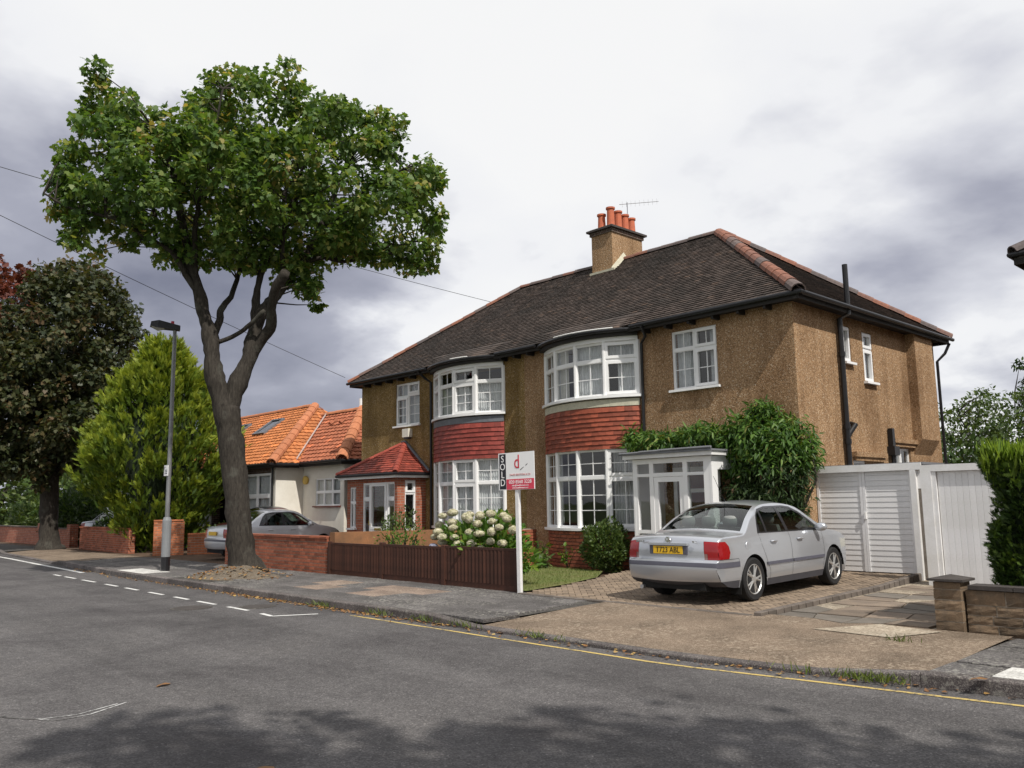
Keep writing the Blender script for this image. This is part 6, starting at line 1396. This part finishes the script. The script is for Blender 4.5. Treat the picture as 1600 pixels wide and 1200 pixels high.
LIMBS = [([(0.10, 0.0), (0.07, .13), (-0.06, 0.66), (-0.15, 1.51), (-0.29, 2.65), (-0.4, 3.44), (-0.46, 3.85)], .30, .27),
    ([(-0.42, 3.5), (-0.60, 4.1), (-0.73, 4.53), (-0.82, 5.05), (-0.87, 5.49), (-1.0, 5.93), (-1.13, 6.45), (-1.28, 6.96), (-1.56, 8.08), (-1.81, 9.29), (-2.26, 10.33)], .25, .05),
    ([(-0.40, 3.5), (-0.34, 4.05), (-0.20, 4.52), (0.0, 5.05), (0.08, 5.46), (0.18, 5.96), (0.37, 6.23), (0.51, 6.47), (0.75, 6.79), (0.96, 7.12), (1.18, 7.53), (1.47, 8.03), (1.76, 8.85), (2.13, 9.87)], .22, .05),
    ([(-1.11, 6.42), (-1.44, 6.88), (-1.76, 7.37), (-2.26, 7.6), (-2.9, 7.94), (-3.75, 8.04), (-4.27, 8.29)], .075, .02),
    ([(-1.23, 6.74), (-1.6, 7.32), (-1.96, 7.82), (-2.18, 8.33), (-2.41, 8.92), (-2.91, 9.63), (-3.35, 10.5)], .075, .02),
    ([(-1.22, 6.74), (-1.26, 7.5), (-1.24, 8.11), (-1.09, 8.82), (-0.91, 9.7), (-0.73, 10.84)], .08, .02),
    ([(-0.85, 5.40), (-0.69, 5.87), (-0.66, 6.2), (-0.46, 6.56), (-0.3, 7.19), (-0.18, 7.74), (-0.17, 8.99), (-0.15, 10.59)], .10, .02),
    ([(-0.7, 5.35), (-0.29, 5.52), (0.01, 5.74), (0.29, 6.0)], .055, .05),
    ([(0.02, 5.35), (0.09, 5.91), (0.12, 6.52), (0.21, 7.02), (0.4, 7.55), (0.64, 8.43), (0.76, 9.72), (0.81, 11.04)], .115, .02),
    ([(1.14, 7.34), (1.63, 7.53), (2.16, 7.49), (2.93, 7.74), (3.72, 8.13), (4.37, 8.26)], .06, .02),
    ([(0.68, 6.71), (0.7, 7.18), (0.66, 7.64), (0.82, 8.45), (1.21, 9.77), (1.81, 10.83)], .075, .02),
    ([(1.47, 8.03), (2.14, 8.73), (2.92, 9.29), (3.72, 9.54)], .05, .02),
    ([(0.02, 5.0), (0.25, 5.42), (0.46, 5.72), (.44, 6.02), (.50, 6.4), (.72, 6.75)], .13, .10)]
TB = (-18.1, 8.75)
OUT = [(.15+(u-.15)*.96, 9.3+(z-9.3)*(.94 if z > 9.3 else 1.0)) for u, z in OUT]
TUFTS = [(-3.45, 11.35), (-3.4, 11.0), (-3.55, 10.75), (-3.5, 10.4), (-3.1, 10.6), (-3.65, 10.05), (-2.8, 10.4), (-2.4, 10.35), (-3.9, 9.6), (-4.1, 9.1), (-4.2, 8.3), (-3.9, 7.7), (-3.6, 7.8), (1.35, 6.85), (1.3, 6.6), (1.0, 6.9), (4.15, 7.5), (4.2, 7.9), (3.6, 7.7), (3.3, 11.0), (3.35, 10.7), (4.3, 9.7), (4.4, 8.6), (.9, 11.7), (-.2, 11.8)]
mt = tree('maple_tree', 'big green street maple with forked trunk rising from the pavement', TB, OUT, LIMBS, 'leaf_maple', .135, 305, 118, .45, 2.2, seed=3, trunk_r=.275, z0=.12, tufts=TUFTS)
# mound of earth and root round the trunk
mb = MB(); rings = 7; K = 26
for i in range(rings):
    f = i/(rings-1)
    for k in range(K):
        a = 2*math.pi*k/K; rr_ = (.22+.85*f)*(1+.12*math.sin(3*a+1)+random.uniform(-.05, .05)); x = rr_*math.cos(a)*1.15; y = rr_*math.sin(a)*.78
        mb.v.append((x, y, max(0, .22*(1-f)**1.5+random.uniform(-.015, .03)*(1-f*.7)) if f < 1 else -.02))
for i in range(rings-1):
    for k in range(K): mb.f.append((i*K+k, i*K+(k+1) % K, (i+1)*K+(k+1) % K, (i+1)*K+k))
o = mb.build('root_mound', 'root_mound', None, smooth=True, loc=(-18.0, 8.6, .115)); o['kind'] = 'structure'
# bronze-leaved maple further along
DO = [(-3.9, 8.0), (-3.2, 8.8), (-2.1, 9.4), (-1.5, 10.2), (-1.15, 11.7), (0.49, 12.05), (1.5, 11.4), (2.2, 10.9), (2.78, 10.1), (2.5, 9.3), (2.9, 8.6), (2.4, 7.9), (2.75, 7.0), (2.9, 5.6), (3.1, 4.4), (2.2, 3.3), (1.0, 2.9), (-.6, 2.65), (-2.2, 2.9), (-3.6, 3.5), (-4.2, 5.0), (-4.4, 6.6)]
DL = [([(-.1, 0.0), (-.12, .3), (-.18, 1.5), (-.25, 3.0), (-.33, 4.6)], .3, .26), ([(-.3, 4.2), (-.9, 5.6), (-1.6, 7.5), (-2.2, 9.6)], .16, .03), ([(-.3, 4.2), (.1, 5.8), (.3, 7.8), (.2, 10.2)], .18, .03), ([(-.3, 4.4), (.8, 5.6), (1.6, 7.0), (2.0, 8.8)], .13, .02), ([(-.25, 3.6), (-1.5, 4.4), (-3.0, 5.2)], .09, .02), ([(-.25, 3.4), (1.0, 4.0), (2.3, 4.6)], .09, .02)]
tree('maple_tree', 'dark bronze-leaved maple with flared trunk beside the lowered kerb', (-37.0, 9.9), DO, DL, 'leaf_bronze', .185, 330, 115, .66, 2.8, seed=5, trunk_r=.33, edge_step=.7, z0=.1)
tree('plum_tree', 'copper-red tree beyond the bronze maple, only its edge showing', (-41.6, 11.15), [(-4.5, 8.0), (-4.4, 11.5), (-3.0, 12.9), (-1.6, 12.7), (-.9, 11.6), (-1.2, 10.0), (-2.0, 8.6)], [([(0, 0), (-.1, 2), (-.3, 4.5)], .2, .16), ([(-.3, 4.2), (-1.2, 7), (-2.2, 10)], .1, .02)], 'leaf_copper', .22, 60, 60, .6, 1.6, seed=8, trunk_r=.16, edge_step=.8)
# golden conifer
cf = thing('conifer_tree', 'golden green feathery conifer behind the brick wall by the lamp', 'tree', (-31.2, 11.75, .1))
H = 7.75; n = 21000
def crad(z): return lin(z, [(.1, .35), (.8, 1.0), (1.5, 1.55), (2.4, 2.15), (3.4, 2.45), (4.0, 2.4), (5.4, 1.65), (6.6, .85), (7.2, .42), (7.75, .05)])
NP, PER = 900, 34
pz = (rng.random(NP)**.9)*(H-.55)+.25; pa = rng.random(NP)*2*math.pi
pr0 = .93*np.array([crad(z) for z in pz])*(.80+.20*rng.random(NP)); lump = 1+.08*np.sin(pa*5+pz*1.7)+.08*np.sin(pa*3-pz*2.6+1)
pb = np.stack([pr0*lump*np.cos(pa), pr0*lump*np.sin(pa), pz-.35], 1); po = np.stack([np.cos(pa), np.sin(pa), np.zeros(NP)], 1)
pd = po*rng.uniform(.3, .75, (NP, 1))+rng.normal(0, .12, (NP, 3)); pd[:, 2] += .85; pd /= np.linalg.norm(pd, axis=1, keepdims=True)
pl_ = rng.uniform(.5, .95, NP)*np.where(pz > 6.3, .75, 1)
f_ = rng.random((NP, PER))**.8; sp_r = .19*(1-f_*.85)
pos = (pb[:, None, :]+pd[:, None, :]*(f_*pl_[:, None])[:, :, None]+rng.normal(0, 1, (NP, PER, 3))*sp_r[:, :, None]).reshape(-1, 3); n = len(pos)
t = np.repeat(pd, PER, 0)+rng.normal(0, .32, (n, 3)); nr = rng.normal(0, .7, (n, 3))
instance_mesh('foliage', FROND, FROND_F, pos, t, nr, rng.uniform(.18, .36, n), np.clip(f_.ravel()*.75+rng.random(n)*.3-.05, 0, 1), 'needle_gold', cf)
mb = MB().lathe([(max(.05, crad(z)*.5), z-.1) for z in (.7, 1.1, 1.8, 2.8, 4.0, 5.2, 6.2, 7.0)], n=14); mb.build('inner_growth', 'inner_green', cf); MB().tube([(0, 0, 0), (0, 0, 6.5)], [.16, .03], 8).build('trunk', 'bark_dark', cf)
# shrubs and hedges
def shrub(name, label, cat, centre, rads, mat, n, size, template=(OVAL, OVAL_F), group=None, up=.3, core=True, corem='bark_dark', stemr=.03, depthp=2.0, partname='foliage', flat=0):
    root = thing(name, label, cat, (centre[0], centre[1], centre[2]), 0, group); a, b, h = rads
    d = rng.normal(0, 1, (n, 3)); d /= np.linalg.norm(d, axis=1, keepdims=True); d[:, 2] = np.abs(d[:, 2])*1.0 if flat else d[:, 2]
    lum = 1+.13*np.sin(d[:, 0]*5+centre[0])*np.sin(d[:, 1]*6+1)+.12*np.sin(d[:, 2]*7+d[:, 0]*4); k = (1-rng.random(n)**depthp*.6)*lum
    pos = np.stack([d[:, 0]*a*k, d[:, 1]*b*k, h/2+d[:, 2]*h/2*k], 1); pos[:, 2] = np.maximum(pos[:, 2], .02)
    t = d*.7+rng.normal(0, .5, (n, 3)); t[:, 2] += up; nr = rng.normal(0, .6, (n, 3)); nr[:, 2] += .6
    instance_mesh(partname, template[0], template[1], pos, t, nr, rng.uniform(.7, 1.3, n)*size, rng.random(n), mat, root)
    if core:
        mb = MB()
        for k in range(7):
            q = 2*math.pi*k/7; mb.tube([(0, 0, 0), (a*.35*math.cos(q), b*.35*math.sin(q), h*.45), (a*.62*math.cos(q+.3), b*.62*math.sin(q+.3), h*.8)], [stemr, stemr*.7, stemr*.3], 5)
        mb.build('stems', corem, root)
    return root
shrub('shrub', 'rounded dark green hedge shrub beside the bronze maple trunk', 'shrub', (-41.6, 12.0, .08), (2.6, 1.1, 2.35), 'leaf_dark', 4200, .20)
shrub('shrub', 'dark shrub behind the brown brick wall, in front of the half hidden car', 'shrub', (-35.4, 12.0, .08), (1.9, .8, 1.25), 'leaf_dark', 2600, .16)
shrub('hedge', 'rounded hedge above the distant brick wall', 'hedge', (-48.5, 12.4, .08), (4.4, 1.0, 2.1), 'leaf_mid', 4200, .22)
shrub('shrub', 'tall pale shrub behind the hedge on the distant brick wall', 'shrub', (-55, 15.5, .08), (4.5, 2, 5.5), 'leaf_mid', 3200, .35)
shrub('flower_bed', 'low green planting behind the orange brick wall by the bungalow drive', 'plant', (-29.0, 13.2, .08), (1.0, .6, .95), 'leaf_mid', 1500, .10)
shrub('privet_bush', 'rounded feathery green bush in front of the right bay window', 'bush', (-12.05, 14.02, .14), (.56, .42, 1.02), 'leaf_mid', 4600, .075, up=.4)
shrub('lavender', 'grey-green wispy shrub below the porch side window', 'shrub', (-18.9, 13.6, .08), (.75, .5, 1.35), 'leaf_mid', 1700, .07, up=.9)
shrub('rose_bush', 'leafy rose bush showing above the brown fence beside the orange wall', 'bush', (-15.1, 10.9, .08), (.75, .45, 1.12), 'leaf_creeper', 900, .07, depthp=1.0)
# hydrangea: leaves plus flower heads, each a part
hy = shrub('hydrangea', 'cream-headed hydrangea bush bulging over the brown fence', 'bush', (-12.25, 10.72, .08), (1.2, .52, 1.22), 'leaf_hydrangea', 3000, .13, template=(OVAL, OVAL_F), depthp=2.4)
hmb = {}
for v_ in ('petal_cream', 'petal_blue'):
    n = 260; d = rng.normal(0, 1, (n, 3)); d /= np.linalg.norm(d, axis=1, keepdims=True)
    o = instance_mesh('flower_head', [(-.5, -.5, 0), (.5, -.5, .1), (.5, .5, 0), (-.5, .5, .1)], [(0, 1, 2, 3)], d*np.array([.105, .105, .085])*rng.uniform(.9, 1.05, (n, 1)), np.cross(d, rng.normal(0, 1, (n, 3))), d, np.full(n, .036), rng.random(n), v_, hy); hmb[v_] = o.data; bpy.data.objects.remove(o)
heads = [(-1.15, -.1, .95), (-1.0, -.25, 1.12), (-.85, -.3, 1.30), (-.72, -.15, 1.36), (-.95, -.45, .72), (-.70, -.42, .80), (-.8, -.45, 1.0), (-.2, -.25, 1.28), (-.05, -.3, 1.24), (.25, -.35, 1.16), (.45, -.2, 1.34), (.38, -.42, .98), (-.3, -.45, .90), (-.42, -.5, .66), (.05, -.5, .66), (.5, -.5, .70), (-.1, -.48, .52), (.95, -.25, 1.25), (1.05, -.2, 1.05), (.98, -.4, .82), (.7, -.1, 1.3), (-.5, .1, 1.32), (-.55, -.3, 1.18), (-.4, -.4, 1.08), (.1, -.4, 1.0), (.7, -.4, 1.02), (.6, -.3, 1.2), (.15, -.2, 1.3), (-1.0, -.35, .9), (.85, -.35, 1.1), (.25, -.5, .8), (-.6, -.5, .9), (.75, -.48, .85), (-.15, -.5, .78)]
for i, h in enumerate(heads): piece('flower_head', hmb['petal_blue' if i in (4, 13) else 'petal_cream'], None, hy, h, (0, 0, i*1.3), (random.uniform(.7, 1.05), random.uniform(.7, 1.05), random.uniform(.65, .95)))
# small border plants by the brick plinth
def stemplant(label, x, y, h, nst, mat, leaf, per, flower=None):
    root = thing('border_plant', label, 'plant', (x, y, .13)); mb = MB(); pos = []; 
    for k in range(nst):
        a = random.random()*6.28; s_ = random.uniform(.05, .28); top = Vector((s_*math.cos(a), s_*math.sin(a), h*random.uniform(.6, 1))); mb.tube([(0, 0, 0), top*.5+Vector((0, 0, .08)), top], [.010, .007, .004], 5)
        for i in range(per): f = random.uniform(.25, 1); pos.append(tuple(top*f+Vector((random.gauss(0, .05), random.gauss(0, .05), .03))))
    mb.build('stems', 'leaf_dark' if 0 else 'bark_dark', root); pos = np.array(pos); n = len(pos); t = rng.normal(0, .7, (n, 3)); t[:, 2] += .1; nr = rng.normal(0, .4, (n, 3)); nr[:, 2] += 1
    instance_mesh('leaves', OVAL, OVAL_F, pos, t, nr, rng.uniform(.7, 1.3, n)*leaf, rng.random(n), mat, root)
    if flower:
        n = 60; p = np.stack([rng.normal(.0, .05, n), rng.normal(-.05, .05, n), h*rng.uniform(.55, 1.15, n)], 1); instance_mesh('blooms', OVAL, OVAL_F, p, rng.normal(0, 1, (n, 3)), rng.normal(0, 1, (n, 3)), np.full(n, .05), rng.random(n), flower, root)
stemplant('purple-flowered border plant beside the brick pier', -14.7, 14.05, .62, 7, 'leaf_dark', .10, 12, 'petal_purple'); stemplant('leafy young plant with broad pale leaves under the right bay', -14.0, 14.0, .66, 7, 'leaf_creeper', .13, 10)
stemplant('thin yellowish plant against the brick plinth beside the feathery bush', -13.1, 13.95, .55, 6, 'leaf_hydrangea', .09, 9); stemplant('strap-leaved clump at the edge of the lawn by the plinth', -13.55, 13.7, .30, 8, 'leaf_mid', .16, 5)
# creeper on the right house: upper bright green growth, lower growth in darker green leaves, and a run along the porch roof
cr = thing('wisteria_creeper', 'thick green creeper covering the corner of the roughcast house and the porch roof', 'creeper', (-8.6, 14.7, .15))
LEAFLET = [(0, 0, 0), (.13, .25, .05), (.11, .6, .02), (0, 1, -.06), (-.11, .6, .02), (-.13, .25, .03)]
CO = [(-9.35, 1.1), (-9.5, 2.3), (-9.55, 2.75), (-9.3, 3.2), (-8.9, 3.4), (-8.5, 3.42), (-8.2, 3.32), (-7.85, 3.12), (-7.62, 2.75), (-7.55, 2.3), (-7.62, 1.95), (-7.72, 1.6), (-7.9, 1.25), (-8.2, .75), (-8.6, .9)]
cs = []
while len(cs) < 150:
    p = (random.uniform(-9.6, -7.2), random.uniform(.7, 3.45))
    if inpoly(p, CO) and pdist(p, CO) > .06:
        bul = min(.62, .22+pdist(p, CO)*.75); cs.append((p[0], 14.98-bul*random.random()**.5, p[1]))
for i in range(46):
    u = random.random(); cs.append((-11.45+2.0*u, 14.55+random.uniform(-.25, .3), 2.70+random.uniform(0, .10)+.18*u+.1*random.random()))
for i in range(5): cs.append((-11.75+random.uniform(-.12, .12), 14.75, 3.0+random.uniform(-.1, .1)))
for i in range(6): cs.append((-7.86+random.uniform(-.05, .08), random.uniform(15.0, 15.3), random.uniform(2.3, 2.9)))
cs = np.array(cs)-np.array([-8.6, 14.7, .15])
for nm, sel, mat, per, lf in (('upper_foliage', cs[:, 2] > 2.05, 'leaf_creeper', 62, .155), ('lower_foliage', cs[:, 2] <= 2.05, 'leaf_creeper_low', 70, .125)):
    pos, t, nr, sz, n = leaves_at(cs[sel], np.full(sel.sum(), .24), per, lf, .9); pos[:, 1] = np.where(pos[:, 0] < .60, np.minimum(pos[:, 1], .28), pos[:, 1]); t[:, 2] -= .25; nr[:, 1] -= .5
    instance_mesh(nm, LEAFLET, OVAL_F, pos, t, nr, sz, np.clip(rng.random(n), 0, 1), mat, cr)
mb = MB()
for k in range(7):
    x = -8.0+k*.17-.35; mb.tube([(x*0+.2+.05*k, .1, 0), (.1+.12*k-.3, .12, .9), (-.5+.25*k, .15, 1.8), (-.8+.28*k, .2, 2.7)], [.035, .03, .022, .012], 6)
mb.build('stems', 'bark', cr)
# clipped conifer hedge on the right
he = thing('clipped_hedge', 'clipped dark conifer hedge with bright upright tips above the buff stone wall', 'hedge', (-2.9, 11.0, .1))
hx0, hx1, hy0, hy1, hz = -.40, 5.0, -.52, .9, 1.98
def hedge_pts(n, seed):
    P, Nn = [], []
    for i in range(n):
        r_ = random.random()
        if r_ < .52: p = (random.uniform(hx0, hx1), hy0, random.uniform(.35, hz)); nn = (0, -1, 0)
        elif r_ < .80: p = (hx0, random.uniform(hy0, hy1), random.uniform(.35, hz)); nn = (-1, 0, 0)
        else: p = (random.uniform(hx0, hx1), random.uniform(hy0, hy1), hz); nn = (0, 0, 1)
        b = .06*math.sin(p[0]*4+p[2]*5)+.05*math.sin(p[1]*5+p[2]*7+p[0]*9); d = random.random()**2*.16
        tp_ = .10*max(0, p[2]-1.2)
        P.append((p[0]+nn[0]*(b-d)+(tp_*.6 if nn[0] else 0), p[1]+nn[1]*(b-d)+(tp_*.6 if nn[1] else 0), p[2]+nn[2]*(b-d))); Nn.append(nn)
    return np.array(P), np.array(Nn, dtype=float)
pos, nn = hedge_pts(21000, 1); n = len(pos); t = nn*.7+rng.normal(0, .35, (n, 3)); t[:, 2] += .55; instance_mesh('foliage', FROND, FROND_F, pos, t, rng.normal(0, 1, (n, 3)), rng.uniform(.07, .16, n), rng.random(n), 'needle_hedge', he)
n = 9000; pos = np.stack([rng.uniform(hx0-.02, hx1, n), rng.uniform(hy0-.02, hy1, n), hz-.02-np.abs(rng.normal(0, .13, n))+.03*rng.random(n)], 1); pos[:3200, 1] = hy0-.01+rng.normal(0, .04, 3200); pos[3200:4900, 0] = hx0-.01+rng.normal(0, .04, 1700)
t = rng.normal(0, .2, (n, 3)); t[:, 2] += 1; instance_mesh('tips', [(-.05, 0, 0), (.05, 0, 0), (.055, .5, .03), (0, 1, .1), (-.055, .5, .03)], [(0, 1, 2, 3, 4)], pos, t, rng.normal(0, 1, (n, 3)), rng.uniform(.09, .21, n), rng.random(n), 'needle_tip', he)
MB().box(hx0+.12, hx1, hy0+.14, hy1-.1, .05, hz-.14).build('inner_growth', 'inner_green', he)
for k in range(6): MB().tube([(k*.8, .2, -.02), (k*.8, .2, 1.5)], .04, 6).build('stem', 'bark_dark', he)
# trees beyond the gardens on the right
TO = [(-2.2, 2.0), (-2.6, 3.6), (-1.8, 5.0), (-.6, 5.7), (.5, 5.2), (1.6, 5.6), (2.4, 4.4), (2.2, 2.4)]; TL = [([(0, 0), (0, 1.2), (0, 2.4)], .14, .12), ([(0, 2.2), (-1, 3.6), (-1.6, 4.9)], .06, .015), ([(0, 2.2), (.8, 3.6), (1.4, 5.0)], .06, .015)]
tree('apple_tree', 'loose grey-green fruit tree behind the white boarded gate', (-13.6, 38.0), [(u*1.0, z*1.08) for u, z in TO], TL, 'leaf_mid', .17, 75, 46, .55, 1.6, seed=11, trunk_r=.13, edge_step=.8, template=(OVAL, OVAL_F))
tree('apple_tree', 'fuller grey-green fruit tree rising behind the clipped hedge', (-10.6, 36.0), [(u*1.1, z*1.05) for u, z in TO], TL, 'leaf_mid', .17, 110, 60, .55, 1.7, seed=12, trunk_r=.13, edge_step=.7, template=(OVAL, OVAL_F))
tree('evergreen_tree', 'dark evergreen standing tall behind the fruit trees by the hedge', (-10.3, 42.0), [(-1.4, 2), (-1.5, 5.6), (-1.1, 7.4), (-.4, 8.3), (.8, 8.6), (2, 7.5), (2.4, 4), (1.5, 2)], TL, 'leaf_dark', .22, 90, 80, .6, 1.6, seed=13, trunk_r=.16, edge_step=.6, template=(OVAL, OVAL_F))
shrub('hedge', 'glossy green hedge at the garden end behind the white boarded gate', 'hedge', (-11.5, 29.0, .08), (5.5, .9, 3.1), 'leaf_dark', 5200, .22)
# street trees on the camera's side of the road, above and behind the viewpoint; they shade the road
NO = [(-3.4, 5.2), (-3.2, 7.6), (-1.8, 9.2), (.2, 9.6), (2.2, 9.0), (3.4, 7.4), (3.3, 5.4), (1.8, 4.5), (-1.6, 4.5)]; NL = [([(0, 0), (0, .3), (0, 2.0), (0, 4.2)], .25, .22), ([(0, 4.0), (-1, 5.6), (-1.8, 7.6)], .12, .02), ([(0, 4.0), (.9, 5.8), (1.5, 7.8)], .12, .02)]
tree('maple_tree', 'green street maple on the near pavement whose crown shades the road', (6.0, -.8), [(u*1.6, 4.8+(z-4.5)*1.7) for u, z in NO], NL, 'leaf_maple', .26, 240, 60, .75, 5.2, seed=21, trunk_r=.24, edge_step=.8, z0=.1)
# grass blades on the lawn
n = 9000; P = []
while len(P) < n:
    p = (random.uniform(-15.2, -10.5), random.uniform(10.2, 14.0))
    if inpoly(p, lawn_pts): P.append((*p, .135+.0085*(p[1]-10.2)))
tuft_cloud('lawn_grass', np.array(P), .045, 'grass_blade', .5, .06)
# loose bits on the mound
n = 260; a = rng.random(n)*6.28; r_ = rng.uniform(.4, 1.35, n); pos = np.stack([-18.0+r_*np.cos(a)*1.1, 8.6+r_*np.sin(a)*.75, .13+.26*np.clip(1-(r_-.25)/1.05, 0, 1)**1.5], 1)
instance_mesh('mound_litter', [(-.4, 0, 0), (0, -.5, .1), (.4, 0, 0), (.25, .5, .15), (-.25, .45, .05)], [(0, 1, 2, 3, 4)], pos, rng.normal(0, 1, (n, 3))*np.array([1, 1, .2]), np.stack([rng.normal(0, .3, n), rng.normal(0, .3, n), np.ones(n)], 1), rng.uniform(.04, .09, n), rng.random(n), 'litter', None, 'stuff')

# far end of the street, closing the view on the left
for x, y, a_, h_, lab in ((-66, 13.5, 6, 7.5, 'leafy mid-green tree mass at the far end of the street'), (-80, 9.5, 7, 6.5, 'low pale green trees closing the far end of the road'), (-72, 22, 8, 9, 'tall dark trees behind the houses at the far end of the street')):
    shrub('street_tree', lab, 'tree', (x, y, -.05), (a_, a_*.6, h_), 'leaf_mid' if x != -72 else 'leaf_dark', 5200, .42, stemr=.15)
